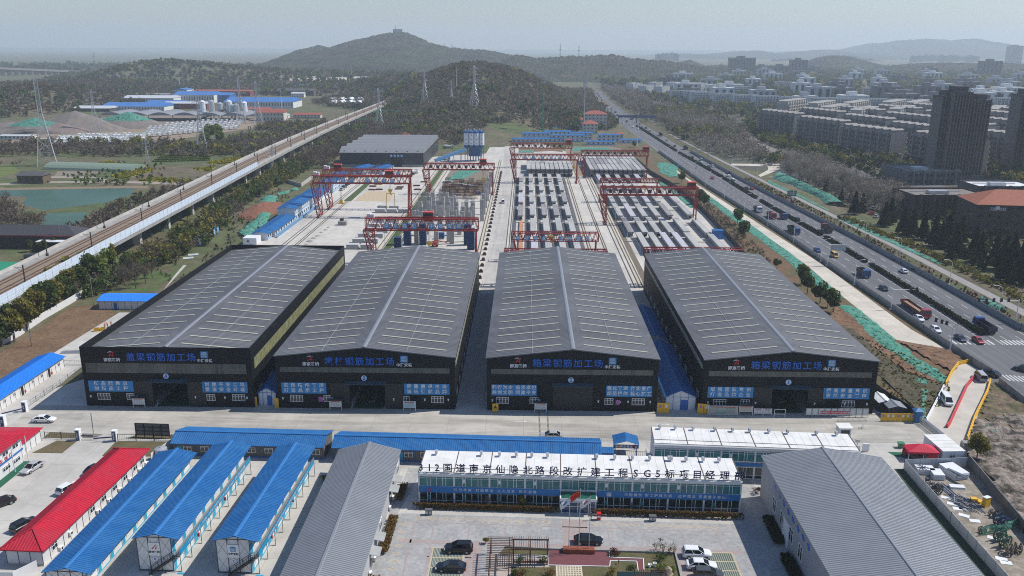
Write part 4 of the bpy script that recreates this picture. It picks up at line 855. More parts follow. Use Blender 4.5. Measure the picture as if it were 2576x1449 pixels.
def mast(x,y,h,label,m,r=.55):
 t=thing('telecom_mast',label,'mast',(x,y,0));b=MB();b.tube((0,0,0),(0,0,h),r,8,r*.45);b.build('pole',m,t)
 for z in(.88,.94,.985):
  b=MB();b.lathe([(1.3,h*z),(1.3,h*z+.15)],n=10)
  for k in range(6):a=k*math.pi/3;b.box(math.cos(a)*1.6-.22,math.sin(a)*1.6-.22,h*z,math.cos(a)*1.6+.22,math.sin(a)*1.6+.22,h*z+2.2)
  b.build('antenna_ring',GALV,t)
 b=MB();b.tube((0,0,h),(0,0,h+3),.12,5);b.build('lightning_rod',GALV,t)
mast(*W(2,275,1080)[:2],52,'green telecom mast beside the far blue huts',mat('mast_green',(.02,.20,.10),.5,var=.1));mast(*W(2,650,1070)[:2],47,'grey telecom mast beside the red-roofed houses',GALV)
t=thing('aggregate_hall','dark aggregate hall with five barrel-vaulted grey roof bays','hall',(-123.5,563.5,0));Lh,bay,he=55.5,19.5,9.2
b=MB();b.extrude_x([(0,0),(5*bay,0),(5*bay,he),(0,he)],0,.3);b.extrude_x([(0,0),(5*bay,0),(5*bay,he),(0,he)],Lh-.3,Lh);b.box(.3,.0,0,34,.3,he);b.box(41,0,0,Lh-.3,.3,he);b.box(34,.002,6,41,.298,he);b.box(.3,5*bay-.3,0,Lh-.3,5*bay,he);b.build('wall',mat('hall_navy_cladding',(.022,.027,.035),.5,var=.12,stretch=(1,1,.1)),t)
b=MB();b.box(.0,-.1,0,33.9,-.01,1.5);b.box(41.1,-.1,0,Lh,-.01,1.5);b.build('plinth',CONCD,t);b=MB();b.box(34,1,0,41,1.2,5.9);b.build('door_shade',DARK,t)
VAULT=mat('vault_sheet',(.22,.225,.23),.5,.1,var=.1,scale=.3,stretch=(.1,1,1))
for i in range(5):
 b=MB();pts=[(i*bay+bay*k/12,he+.05+3.2*math.sin(math.pi*k/12))for k in range(13)];b.extrude_x(pts,-.4,Lh+.4);b.build('vault',VAULT,t)
 b=MB()
 for k in range(8):xx=2.5+k*7;b.box(xx,i*bay+1.5,he+1.0,xx+.9,i*bay+2.3,he+1.55)
 b.build('roof_light',SKYL,t)
for i,ch in enumerate('砂石料仓'):b=MB();cx=34.2+i*2.3;b.box(cx-.75,-.12,6.6,cx+.75,-.02,8.1);o=b.build('letter_plate',SIGNBLUE,t);text(ch,1.3,LETW,o,(cx,-.15,7.35),bold=.02)
t=thing('batching_plant','blue and white concrete batching plant with clustered silos','batching plant',(-36.0,596,0));SILOW=mat('silo_white',(.68,.70,.72),.45,var=.06);PLB=mat('plant_blue',(.02,.10,.27),.5,var=.1)
for i,(sx,sy)in enumerate(((-5.6,0),(-2.0,-.8),(1.6,-.8),(5.2,0),(-4.0,4),(0,4),(3.8,4))):
 b=MB();b.lathe([(1.72,11.2),(1.72,19.4)],sx,sy,16);o=b.build('silo',SILOW,t,smooth=False)
 b=MB();b.lathe([(1.75,19.4),(1.75,20.6),(.6,21.1)],sx,sy,16);b.build('silo_cap',PLB,o);b=MB();b.lathe([(.5,8.6),(1.75,10.4),(1.75,11.2)],sx,sy,16);b.build('silo_cone',PLB,o)
 b=MB();b.tube((sx-.4,sy,21),(sx-.4,sy,22.3),.45,8);b.build('filter',GALV,o)
 b=MB()
 for a in range(4):xx=sx+1.4*math.cos(a*1.57+.78);yv=sy+1.4*math.sin(a*1.57+.78);b.bar((xx,yv,0),(xx,yv,10.6),.3)
 b.bar((sx-1,sy-1,3),(sx+1,sy-1,8),.15);b.bar((sx+1,sy-1,3),(sx-1,sy-1,8),.15);b.build('support',PLB,o)
 for k in range(5):g=MB();g.box(sx-.35,sy-1.78,12+k*1.5,sx+.35,sy-1.70,12.5+k*1.5);g.build('blue_mark',PLB,o)if k%2==0 and i<4 else None
b=MB();b.box(-4,-1,3.4,4,5,8.2);b.build('mixer_house',PLB,t)
t=thing('conveyor','inclined blue conveyor gallery from the aggregate hall up to the silos','conveyor',(-62,580,0));b=MB();b.bar((0,0,2.2),(20,12,8.6),2.2,1.9);b.build('gallery',mat('conveyor_blue',(.08,.22,.42),.5,var=.15),t);b=MB()
for f in(.3,.6,.85):b.bar((20*f-.6,12*f,0),(20*f,12*f,2.2+6.4*f),.25);b.bar((20*f+.6,12*f,0),(20*f,12*f,2.2+6.4*f),.25)
b.build('trestle',PLB,t)
t=thing('earth_mound','reddish soil mound behind the vaulted hall','mound',(-95,672,0));b=MB();N=18
for j in range(10):
 for i in range(N):a=2*math.pi*i/N;r_=16*(1-j/9)*(.85+.3*vnoise(i*.7,j*.5));b.v.append((r_*math.cos(a)*1.3,r_*math.sin(a)*.8,13*(j/9)**.85+(random.random()-.5)*.5))
b.f=[(j*N+i,j*N+(i+1)%N,(j+1)*N+(i+1)%N,(j+1)*N+i)for j in range(9)for i in range(N)];b.m=[0]*len(b.f);b.build('mound_soil',mat('red_soil',(.20,.085,.05),.95,var=.25,scale=.5),t)
b=MB();b.tube((0,0,0),(0,0,7.5),.09,6,.06);b.bar((-.5,0,7.4),(.5,0,7.4),.08);pl=b.mesh('yard_pole',GALV)
for i,(x,y)in enumerate(((-54.8,322),(-54.8,372),(-54.8,430),(40.6,330),(41,380),(41.3,430),(41.5,480),(-17,560))):tag(put('yard_pole',pl,None,(x,y,.03)),'slim grey lamp pole, %s'%('nearest the lettered crane on the grass strip','on the grass strip by the slab piles','on the grass strip near the tall crane','between the beam yards right behind shed 1','between the beam yards at the wide crane leg','between the beam yards past the wide crane','between the beam yards near the stacked girders','at the far end of the lane before the silos')[i],'pole','slim poles in the precast yard')
# ================================================================ vehicles and people
CARGLASS=mat('car_glass',(.008,.011,.014),.06,var=0,spec=.8);RIM=mat('alloy_rim',(.35,.36,.37),.35,.5,var=.05);HEADL=mat('headlamp',(.6,.62,.64),.15,var=0,spec=.8);TAILL=mat('tail_lamp',(.35,.01,.01),.3,var=0)
PAINT={k:mat('car_'+k,c,r,var=.04,spec=.6)for k,c,r in(('white',(.72,.73,.73),.25),('black',(.008,.009,.012),.18),('silver',(.38,.39,.40),.25),('grey',(.06,.065,.07),.25),('red',(.35,.012,.02),.25),('blue',(.02,.07,.25),.3),('yellow',(.6,.36,.05),.4),('green',(.02,.20,.08),.4),('darkred',(.17,.02,.02),.45),('navy',(.012,.02,.05),.25),('bedgrey',(.10,.075,.06),.8),('olive',(.035,.05,.035),.7))}
SPEC={'sedan':dict(L=4.7,w=.9,belt=.95,top=1.45,c0=-1.95,c1=1.15,t0=-1.15,t1=.25,hood=.85,boot=.95),'suv':dict(L=4.6,w=.92,belt=1.08,top=1.68,c0=-2.15,c1=1.1,t0=-1.85,t1=.15,hood=1.0,boot=1.05),'van':dict(L=4.9,w=.92,belt=1.1,top=1.95,c0=-2.4,c1=1.95,t0=-2.3,t1=1.1,hood=1.0,boot=1.1)}
def car_body(mb,s,k=0):
 L,w=s['L']/2,s['w'];rings=[]
 for x,ww,zb,zt in((-L,w*.8,.40,s['boot']*.82),(-L*.93,w*.95,.28,s['boot']*.97),(-L*.55,w,.22,s['belt']),(0,w,.22,s['belt']-.02),(L*.45,w,.22,s['belt']-.04),(L*.86,w*.95,.24,s['hood']*.93),(L,w*.76,.38,s['hood']*.72)):
  rings.append([(x,y,z)for y,z in((-ww,zb+.12),(-ww,zt-.14),(-ww+.12,zt),(ww-.12,zt),(ww,zt-.14),(ww,zb+.12),(ww-.1,zb),(-ww+.1,zb))])
 mb.loft(rings,k)
def car_cabin(mb,s,k=0):
 w=s['w'];b=s['belt']-.04;t=s['top']-.05
 mb.loft([[(s['c0'],-w+.1,b),(s['c1'],-w+.1,b),(s['c1'],w-.1,b),(s['c0'],w-.1,b)],[(s['t0'],-w+.26,t),(s['t1'],-w+.26,t),(s['t1'],w-.26,t),(s['t0'],w-.26,t)]],k)
def car_roof(mb,s,k=0):
 w=s['w'];b=s['belt']-.04;t=s['top']-.055
 mb.loft([[(s['t0']-.12,-w+.22,t),(s['t1']+.05,-w+.22,t),(s['t1']+.05,w-.22,t),(s['t0']-.12,w-.22,t)],[(s['t0']+.1,-w+.32,s['top']+.02),(s['t1']-.1,-w+.32,s['top']+.02),(s['t1']-.1,w-.32,s['top']+.02),(s['t0']+.1,w-.32,s['top']+.02)]],k)
 for y in(-1,1):
  for c,tt in((s['c0'],s['t0']),(s['c1'],s['t1']),((s['c0']+s['c1'])/2-.1,(s['t0']+s['t1'])/2-.1)):
   mb.bar((c,y*(w-.09),b),(tt,y*(w-.25),t),.09,.05,k)
CM={}
def wheel_mesh(r=.33,w=.22):
 key=('wheel',r)
 if key not in CM:
  b=MB();b.tube((0,-w/2,0),(0,w/2,0),r,12);a=b.mesh('wheel',RUBBER);b=MB();b.tube((0,-w/2-.015,0),(0,w/2+.015,0),r*.62,8);CM[key]=(a,b.mesh('rim',RIM))
 return CM[key]
def put_wheels(t,xs_,y,r=.33,w=.22):
 a,b=wheel_mesh(r,w)
 for x in xs_:
  for s in(-1,1):o=put('wheel',a,t,(x,s*y,r));put('rim',b,o)
def car(kind,col,x,y,rz,label,z=.03,group='parked cars',simple=False,cat='car'):
 s=SPEC[kind];nm={'sedan':'car','suv':'suv','van':'van'}[kind];P=PAINT[col]
 if simple:
  key=('s',kind,col)
  if key not in CM:
   b=MB();car_body(b,s,0);car_cabin(b,s,1);car_roof(b,s,0)
   for xx in(-s['L']*.29,s['L']*.29):
    for q in(-1,1):b.tube((xx,q*(s['w']-.1)-.11,.33),(xx,q*(s['w']-.1)+.11,.33),.33,8,k=2)
   for q in(-1,1):b.box(s['L']/2-.16,q*.6-.18,.55,s['L']/2-.02,q*.6+.18,.7,3)
   CM[key]=b.mesh(nm,[P,CARGLASS,RUBBER,HEADL])
  o=put(nm,CM[key],None,(x,y,z),rz);return tag(o,label,cat if kind!='van' else 'van',group)
 key=(kind,col)
 if key not in CM:
  b=MB();car_body(b,s);car_roof(b,s);c=MB();car_cabin(c,s);CM[key]=(b.mesh('body',P),c.mesh('window_glass',CARGLASS))
  b=MB();b.box(-.1,-.2,-.09,.08,.2,.09);CM['hl']=b.mesh('headlight',HEADL);CM['tl']=b.mesh('tail_light',TAILL);b=MB();b.box(-.08,-.11,-.06,.08,.11,.07);CM['mir'+col]=b.mesh('mirror',P)
 t=thing(nm,label,cat if kind!='van' else 'van',(x,y,z),rz,group);put('body',CM[key][0],t);put('window_glass',CM[key][1],t)
 put_wheels(t,(-s['L']*.29,s['L']*.29),s['w']-.09)
 for q in(-1,1):
  put('headlight',CM['hl'],t,(s['L']/2-.14,q*.6,s['hood']*.72));put('tail_light',CM['tl'],t,(-s['L']/2+.13,q*.62,s['boot']*.80))
  if('mir'+col)not in CM:b=MB();b.box(-.08,-.11,-.06,.08,.11,.07);CM['mir'+col]=b.mesh('mirror',P)
  put('mirror',CM['mir'+col],t,(s['c1']-.55,q*(s['w']+.09),s['belt']+.05))
 return t
def truck(x,y,rz,label,cabc='blue',bedc='bedgrey',L=9.,load=True,z=.03,group='trucks on the highway',tanker=False,simple=False):
 t=thing('truck',label,'truck',(x,y,z),rz,group);P=PAINT[cabc];B=PAINT[bedc];h=L/2;b=MB()
 b.loft([[(h-2.1,-1.2,.7),(h,-1.2,.7),(h,1.2,.7),(h-2.1,1.2,.7)],[(h-2.1,-1.2,1.9),(h+.02,-1.2,1.8),(h+.02,1.2,1.8),(h-2.1,1.2,1.9)],[(h-2.05,-1.12,2.95),(h-.3,-1.12,2.9),(h-.3,1.12,2.9),(h-2.05,1.12,2.95)]]);b.build('cab',P,t)
 g=MB();g.add([(h+.03,-1.05,1.85),(h+.03,1.05,1.85),(h-.22,1.0,2.65),(h-.22,-1.0,2.65)],[(0,1,2,3)]);
 for s in(-1,1):g.add([(h-.3,s*1.2,1.85),(h-1.4,s*1.2,1.9),(h-1.4,s*1.16,2.6),(h-.45,s*1.16,2.6)],[(0,1,2,3)])
 g.build('windscreen',CARGLASS,t)
 b=MB();b.box(-h,-.5,.65,h-.6,.5,.95);b.build('chassis',BLACKM,t)
 if tanker:
  b=MB();prof=[(.5,-h+.2),(1.1,-h+1.2),(1.25,-h+2.6),(.8,h-2.6)]
  rings=[[(xx,r*math.cos(a),2.1+(xx+h)*-.03+r*math.sin(a))for a in[2*math.pi*i/12 for i in range(12)]]for r,xx in prof];b.loft(rings);b.build('drum',B,t)
 else:
  b=MB();x0,x1,z0,z1=-h,h-2.35,1.0,(2.3 if L<12 else 1.75);tk=.08
  b.box(x0,-1.25,z0,x1,1.25,z0+.12);b.box(x0,-1.25,z0+.12,x1,-1.25+tk,z1);b.box(x0,1.25-tk,z0+.12,x1,1.25,z1);b.box(x0,-1.25+tk,z0+.12,x0+tk,1.25-tk,z1);b.box(x1-tk,-1.25+tk,z0+.12,x1,1.25-tk,z1+.2)
  for i in range(int((x1-x0)/1.1)):
   for s in(-1,1):b.bar((x0+.5+i*1.1,s*1.28,z0),(x0+.5+i*1.1,s*1.28,z1),.1)
  o=b.build('cargo_bed',B,t)
  if load:l=MB();l.box(x0+.1,-1.16,z0+.13,x1-.1,1.16,z0+.2);l.build('bed_floor',mat('bed_boards',(.30,.2,.11),.8,var=.2),o)
 put_wheels(t,[h-1.3,-h+1.2,-h+2.5]+([-h+3.8,h-4]if L>12 else[]),1.05,.5,.3)
 for s in(-1,1):
  if 'hl' in CM:put('headlight',CM['hl'],t,(h+.0,s*.85,.95))
 return t
def figure_mat(nm,coat,leg,hair=(.02,.015,.012)):
 m=bpy.data.materials.new(nm);m.use_nodes=True;n=m.node_tree.nodes;L=m.node_tree.links;b=n['Principled BSDF'];b.inputs['Roughness'].default_value=.8
 tc=n.new('ShaderNodeTexCoord');sp=n.new('ShaderNodeSeparateXYZ');L.new(tc.outputs['Object'],sp.inputs[0]);dv=n.new('ShaderNodeMath');dv.operation='DIVIDE';dv.inputs[1].default_value=1.8;L.new(sp.outputs[2],dv.inputs[0])
 cr=n.new('ShaderNodeValToRGB');cr.color_ramp.interpolation='CONSTANT';e=cr.color_ramp.elements;e[0].position=0;e[0].color=(.02,.02,.02,1);e[1].position=.05;e[1].color=(*leg,1)
 for p,c in((.52,coat),(.81,(.42,.25,.17)),(.91,hair)):q=e.new(p);q.color=(*c,1)
 L.new(dv.outputs[0],cr.inputs[0]);L.new(cr.outputs[0],b.inputs['Base Color']);return m
def person(x,y,rz,label,m,z=.03,bend=0.,step=.12,group=None,hat=None):
 t=thing('person',label,'person',(x,y,z),rz,group)
 P=[(0,0,.92),(0,0,1.15),(0,.0+bend*.15,1.38),(0,bend*.25+.01,1.5),(0,bend*.3+.02,1.6),(0,bend*.32+.03,1.7),(.18,bend*.15,1.40),(.25,bend*.1,1.14),(.24,.12+bend*.2,.92),(.23,.16+bend*.2,.83),(-.18,bend*.15,1.40),(-.25,bend*.1,1.14),(-.22,.14+bend*.2,.95),(-.2,.2+bend*.2,.86),(.09,0,.88),(.1,step,.50),(.1,step*.6,.08),(.1,step*.6+.15,.03),(-.09,0,.88),(-.1,-step*.2,.48),(-.1,-step,.08),(-.1,-step+.15,.03)]
 E_=[(0,1),(1,2),(2,3),(3,4),(4,5),(2,6),(6,7),(7,8),(8,9),(2,10),(10,11),(11,12),(12,13),(0,14),(14,15),(15,16),(16,17),(0,18),(18,19),(19,20),(20,21)]
 Rr=[.14,.13,.15,.055,.095,.08,.065,.05,.042,.04,.065,.05,.042,.04,.10,.07,.05,.04,.10,.07,.05,.04]
 me=bpy.data.meshes.new('body');me.from_pydata(P,E_,[]);o=put('body',me,t);md=o.modifiers.new('skin','SKIN');
 for i,r in enumerate(Rr):me.skin_vertices[0].data[i].radius=(r,r*.8)
 me.skin_vertices[0].data[0].use_root=True
 s=o.modifiers.new('sub','SUBSURF');s.levels=1;s.render_levels=1;me.materials.append(m);o['_skin']=1;SKINS.append(o)
 if hat:b=MB();b.lathe([(.15,1.70-.0),(.13,1.76),(.07,1.82),(.01,1.83)],0,bend*.32+.03,8);b.build('helmet',hat,t)
 return t
SKINS=[]
# ================================================================ foreground: dormitories, offices, plaza
GUTTER=mat('gutter_dark',(.05,.06,.08),.6,var=.1);CYAN=mat('cyan_paint',(.03,.34,.52),.5,var=.08)
WALLD=mat('dorm_white_panel',(.66,.66,.65),.6,var=.06,scale=.6)
def ac_unit(parent,x,y,z,ax='x'):
 b=MB();b.box(x,y-.4,z,x+.35,y+.4,z+.6)if ax=='x' else b.box(x-.4,y-.35,z,x+.4,y,z+.6);o=b.build('air_conditioner',WHITE,parent);g=MB()
 g.tube((x+.355,y,z+.3),(x+.365,y,z+.3),.24,10)if ax=='x' else g.tube((x,y-.355,z+.3),(x,y-.365,z+.3),.24,10);g.build('fan_grille',BLACKM,o)
def panel_seams(t,pts,z0,z1,m=GUTTER):
 b=MB()
 for(x,y)in pts:b.bar((x,y,z0),(x,y,z1),.07)
 b.build('wall_seam',m,t)
t=thing('dormitory','single-storey white dormitory with long red hipped roof','dormitory',(-79.3,112.6,0),-.045);w_,l_,he=5.8,33.0,3.0
b=MB();b.box(0,0,0,w_,l_,he);b.build('wall',WALLD,t);r=MB();o_=.6;zr=4.7;c=w_/2;i_=2.9
P={'a':(-o_,-o_,he),'b':(w_+o_,-o_,he),'c':(w_+o_,l_+o_,he),'d':(-o_,l_+o_,he),'e':(c,i_,zr),'f':(c,l_-i_,zr)}
r.add([P[k]for k in 'abcdef'],[(0,1,4),(1,2,5,4),(2,3,5),(3,0,4,5),(3,2,1,0)])
def rib_face(mb,e0,e1,r0,r1,step,k=None):
 """ribs on a hip face: from points along the eave up to the ridge or hip line"""
 e0,e1,r0,r1=map(Vector,(e0,e1,r0,r1));n=(e1-e0).cross((r0+r1)/2-e0).normalized();d=(e1-e0).normalized();L=(e1-e0).length
 a0=(r0-e0).dot(d);a1=(r1-e0).dot(d);up0=r0-e0-d*a0
 for i in range(1,int(L/step)):
  u=i*step;f=1.
  if u<a0:f=u/a0
  elif u>a1:f=(L-u)/(L-a1)
  p=e0+d*u;q=p+up0*f;s=d*.05;hh=n*.06
  mb.add([p-s,p+s,p+hh,q-s,q+s,q+hh],[(0,2,5,3),(2,1,4,5),(0,1,2)],k)
rib_face(r,P['b'],P['c'],P['e'],P['f'],.5);rib_face(r,P['d'],P['a'],P['f'],P['e'],.5);rib_face(r,P['a'],P['b'],P['e'],P['e'],.5);rib_face(r,P['c'],P['d'],P['f'],P['f'],.5)
r.build('roof',REDROOF,t);r=MB()
for a,q in(('e','f'),('a','e'),('b','e'),('c','f'),('d','f')):r.bar(Vector(P[a])+Vector((0,0,.06)),Vector(P[q])+Vector((0,0,.06)),.3,.12)
r.build('ridge_cap',REDROOF,t);r=MB();
for a,q in(('a','b'),('b','c'),('c','d'),('d','a')):r.bar(Vector(P[a])-Vector((0,0,.1)),Vector(P[q])-Vector((0,0,.1)),.12,.2)
r.build('gutter',REDROOF,t)
panel_seams(t,[(w_+.02,y)for y in np.arange(1.8,l_,1.85)]+[(x,-.02)for x in(0,1.9,3.8,5.75)],0,he)
for y in(3.6,14.6,18.3,22.0,25.7,29.4,32.0):window(t,y-1.3,1.0,1.5,1.2,w_+.01,2,ax='y');ac_unit(t,w_+.05,y+.7,.1)
ac_unit(t,w_+.05,7.2,1.0);b=MB();b.box(0,-.06,0,w_,-.01,.3);b.build('plinth',CONC,t)
wall_run('low_wall','white low wall with rubbish behind it at the front of the red dormitory',[(-80.5,107.8),(-75.5,107.8),(-73.6,110.8)],2.0,.12,WALLD)
def dorm(x,y,w,l,st,label,rz,letter=None,logo=None,banner=None,gallery=True,group='blue-roofed dormitories',he=None):
 t=thing('dormitory',label,'dormitory',(x,y,0),rz,group);h=he or(2.85*st+.1);zr=h+.85;c=w/2
 b=MB();b.extrude_y([(0,0),(w,0),(w,h),(c+.55,zr-.14),(0,h)],0,l);b.build('wall',WALLD,t)
 r=MB();ox=1.5 if gallery else .4;cR=c+.55
 for s,xe in((-1,-.35),(1,w+ox)):
  a,q,e_,d=(xe,-.5,h+.03),(xe,l+.4,h+.03),(cR,l+.4,zr),(cR,-.5,zr)
  if s>0:r.quad(a,q,e_,d);ribs(r,a,q,e_,d,.42,.06,.07)
  else:r.quad(d,e_,q,a);ribs(r,q,a,d,e_,.42,.06,.07)
  dn=lambda p:(p[0],p[1],p[2]-.1)
  for u,v in((a,q),(a,d),(q,e_)):r.quad(u,v,dn(v),dn(u))
 r.build('roof',BLUE,t);m=MB();m.extrude_y([(cR-.32,zr+.0),(cR+.32,zr+.0),(cR+.2,zr+.12),(cR-.2,zr+.12)],-.52,l+.42);m.build('ridge_cap',mat('blue_ridge',(.035,.17,.42),.6,var=.08,spec=.2),t)
 f=MB();n=4
 for i in range(n):xx=.04+(w-.08)*i/(n-1);f.bar((xx,-.03,0),(xx,-.03,h+(zr-h-.1)*(1-abs(xx-c)/c)),.1,.06)
 f.bar((0,-.035,h),(w,-.035,h),.06,.1);f.bar((0,-.035,.1),(w,-.035,.1),.08,.2)
 f.build('frame',GUTTER,t);f=MB()
 for i in range(n-1):
  for z0 in(0,h/2):x0=w*i/(n-1);x1=w*(i+1)/(n-1);f.bar((x0,-.02,z0+.1),(x1,-.02,z0+h/2),.03);f.bar((x1,-.02,z0+.1),(x0,-.02,z0+h/2),.03)
 f.build('brace',STEEL,t)
 nb=int(l/3.7);pitch=l/nb
 for s in range(st):
  z=s*2.85
  for i in range(nb):
   y0=i*pitch
   d=MB();d.box(w,y0+.25,z+.08,w+.05,y0+1.05,z+2.1);o=d.build('door',CYAN,t)
   window(t,y0+1.45,z+.9,1.75,1.15,w+.005,2,ax='y',pm=mat('curtained_glass',(.40,.42,.42),.25,var=.15,scale=1.))
 f=MB()
 for i in range(nb+1):f.bar((w+.02,i*pitch,0),(w+.02,i*pitch,h),.08)
 f.bar((w+.03,0,.06),(w+.03,l,.06),.1,.12)
 f.build('wall_frame',CYAN,t)
 if gallery and st==2:
  g=MB();g.box(w,0,2.72,w+1.2,l,2.84);
  g.build('gallery_floor',STEEL,t);g=MB()
  for i in range(nb+1):g.bar((w+1.15,i*pitch,0),(w+1.15,i*pitch,2.75),.07)
  for i in range(0,nb+1):g.bar((w+.1,i*pitch,2.6),(w+1.15,i*pitch,2.6),.07);g.bar((w+.05,i*pitch,.05),(w+1.15,i*pitch,.05),.05)
  g.build('gallery_post',BLACKM,t);g=MB();
  for z in(3.3,3.85):g.bar((w+1.15,0,z),(w+1.15,l,z),.05)
  for i in range(nb*2+1):g.bar((w+1.15,i*pitch/2,2.8),(w+1.15,i*pitch/2,3.85),.05)
  g.build('railing',STEEL,t)
  if banner:g=MB();g.box(w+1.2,.1,2.8,w+1.24,l,3.72);o=g.build('gallery_banner',CYANB,t);text(banner,.55,LETW,o,(w+1.26,l/2,3.26),rot=(R(90),0,R(90)),bold=.0,sp=1.12)
  g=MB();p0,p1=Vector((w+.6,-.3,2.8)),Vector((w*.38,-.55,.1))
  for sx in(-.55,.3):g.bar(p0+Vector((0,sx,0)),p1+Vector((0,sx,0)),.08,.2);g.bar(p0+Vector((0,sx,1)),p1+Vector((0,sx,1)),.05)
  for i in range(14):q=p0.lerp(p1,i/13);g.box(q.x-.12,q.y-.55,q.z,q.x+.12,q.y+.3,q.z+.04);
  for i in range(5):q=p0.lerp(p1,i/4);g.bar(q+Vector((0,-.55,0)),q+Vector((0,-.55,1)),.05);g.bar(q+Vector((0,.3,0)),q+Vector((0,.3,1)),.05)
  g.build('external_stair',BLACKM,t);g=MB();g.box(w+.75,-.7,.012,w+1.9,-.35,.1);g.build('stair_pad',CYAN,t)
  for i in(2,5):g=MB();g.box(w+.06,i*pitch+1.1,.5,w+.3,i*pitch+1.4,1.1);g.build('fire_box',REDP,t)
 if letter:
  lp=MB();lp.box(c-.85,-.09,h-3.1,c+.9,-.04,h-.9);o=lp.build('logo_board',WHITE,t)
  if logo=='arc':a=MB();a.add([(c-.45,-.1,h-2.0),(c-.2,-.1,h-2.0),(c+.4,-.1,h-1.15),(c+.05,-.1,h-1.4)],[(0,1,2,3)]);a.add([(c+.1,-.1,h-2.0),(c+.38,-.1,h-2.0),(c+.45,-.1,h-1.2)],[(0,1,2)]);a.build('emblem',LETR,o);text('南京路桥',.42,BLACKM,o,(c,-.1,h-2.5),bold=.015)
  else:square_logo(o,c,-.09,h-1.65,.4);text('中建安装',.40,BLACKM,o,(c,-.1,h-2.5),bold=.015)
  d=MB();d.tube((c,-.04,h-3.7),(c,-.1,h-3.7),.42,16);q=d.build('letter_disc',WHITE,t);text(letter,.6,LETB,q,(c,-.12,h-3.7),bold=.02)
 return t
dorm(-69.9,106.8,5.6,37.5,1,'low blue-roofed dormitory beside the red-roofed one',-.03,he=3.0)
dorm(-58.4,111.6,5.4,30.4,2,'two-storey blue-roofed dormitory with letter B on its end wall',-.035,'B','arc','一份舒适 一份整洁 一份恬静 一份和谐 这就是我们的家 友谊让距离不再遥远 温情让居室更加温馨')
dorm(-46.2,111.3,5.2,30.4,2,'two-storey blue-roofed dormitory with letter C on its end wall',-.035,'C','box','优美环境靠你我 文明宿舍齐争共享 让友爱的阳光洒遍每个角落 让文明之花开满校园')
def long_hut(x,y,l,w,label,rz):
 t=thing('long_hut',label,'hut',(x,y,0),rz,'long blue-roofed huts along the site road');h=2.9;b=MB();DK=mat('brick_grey_wall',(.13,.125,.125),.8,var=.25,scale=3)
 b.extrude_x([(0,0),(w,0),(w,h),(w*.4,h+1.15),(0,h)],0,l);b.build('wall',DK,t);r=MB();c=w*.33
 for s,ye in((-1,-.9),(1,w+.5)):
  a,q,e_,d=(-.3,ye,h),(l+.3,ye,h),(l+.3,c,h+1.35),(-.3,c,h+1.35)
  if s<0:r.quad(a,q,e_,d);ribs(r,a,q,e_,d,.42,.06,.07)
  else:r.quad(d,e_,q,a);ribs(r,q,a,d,e_,.42,.06,.07)
  dn=lambda p:(p[0],p[1],p[2]-.1)
  for u,v in((a,q),(a,d),(q,e_)):r.quad(u,v,dn(v),dn(u))
 r.build('roof',BLUE,t);m=MB();m.extrude_x([(c-.25,h+1.36),(c+.25,h+1.36),(c+.15,h+1.46),(c-.15,h+1.46)],-.32,l+.32);m.build('ridge_cap',MATS['blue_ridge'],t)
 f=MB();n=int(l/3.8)
 for i in range(n+1):f.bar((i*l/n,-.03,0),(i*l/n,-.03,h),.09)
 f.bar((0,-.04,.12),(l,-.04,.12),.05,.24);f.build('wall_frame',BLUETRIM,t)
 for i in range(n):
  x0=i*l/n
  if i%3==0:d=MB();d.box(x0+.7,-.06,.1,x0+1.6,0,2.1);d.build('door',CYAN,t)
  window(t,x0+(1.9 if i%3==0 else 1.1),1.0,1.6,1.1,-.01,2)
 for s in(0,1):
  f=MB();xx=-.02 if s==0 else l+.02
  for i in range(5):f.bar((xx,w*i/4,0),(xx,w*i/4,h),.06)
  f.build('end_frame',STEEL,t)
long_hut(-68.2,149.3,29.6,6.3,'long blue-roofed hut behind the three dormitories',-.035);long_hut(-36.6,148.2,51.2,6.0,'very long blue-roofed hut behind the main office',-.037)
t=thing('ticket_booth','little blue-roofed kiosk with orange front beside the safety passage','kiosk',(15.1,148.3,0),-.04);b=MB();b.box(0,0,0,2.1,1.8,2.2);b.build('wall',mat('kiosk_orange',(.45,.16,.03),.6,var=.2,scale=3),t);r=MB();rib_roof(r,-.2,2.3,-.5,2.1,2.25,2.6,.4,axis='x');r.build('roof',BLUE,t);b=MB();b.box(-.1,-.45,1.85,2.2,-.38,2.2);b.build('fascia',BLUETRIM,t)
t=thing('safety_passage','blue roofed gate shelter with safety lettering on its front','shelter',(17.8,150.6,0),-.03);b=MB();wd_,dp=4.4,3.4
for xx in(.1,wd_-.1):
 for yv in(.1,dp-.1):b.bar((xx,yv,0),(xx,yv,2.6),.18)
b.build('post',BLUETRIM,t);r=MB();rib_roof(r,-.3,wd_+.3,-.3,dp+.3,2.9,3.6,.4);r.build('roof',BLUE,t);b=MB();b.box(-.2,-.42,2.1,wd_+.2,-.32,2.85);o=b.build('fascia',mat('fascia_blue',(.015,.10,.26),.5,var=.05),t);text('安全通道',.58,LETW,o,(wd_/2,-.45,2.47),bold=.015,sp=1.15)
for k,xx in((0,.3),(1,.85),(2,wd_-.85),(3,wd_-.3)):b=MB();b.box(xx-.2,-.46,2.27,xx+.2,-.425,2.67);b.build('picture_plate',(PAPER,YELLOW,REDP,PAPER)[k],o)
b=MB();b.extrude_y([(0,2.6),(wd_,2.6),(wd_,2.85),(0,2.85)],dp+.15,dp+.25);b.build('rear_fascia',BLUETRIM,t)
GWALL=mat('grey_render',(.40,.40,.41),.7,var=.08)
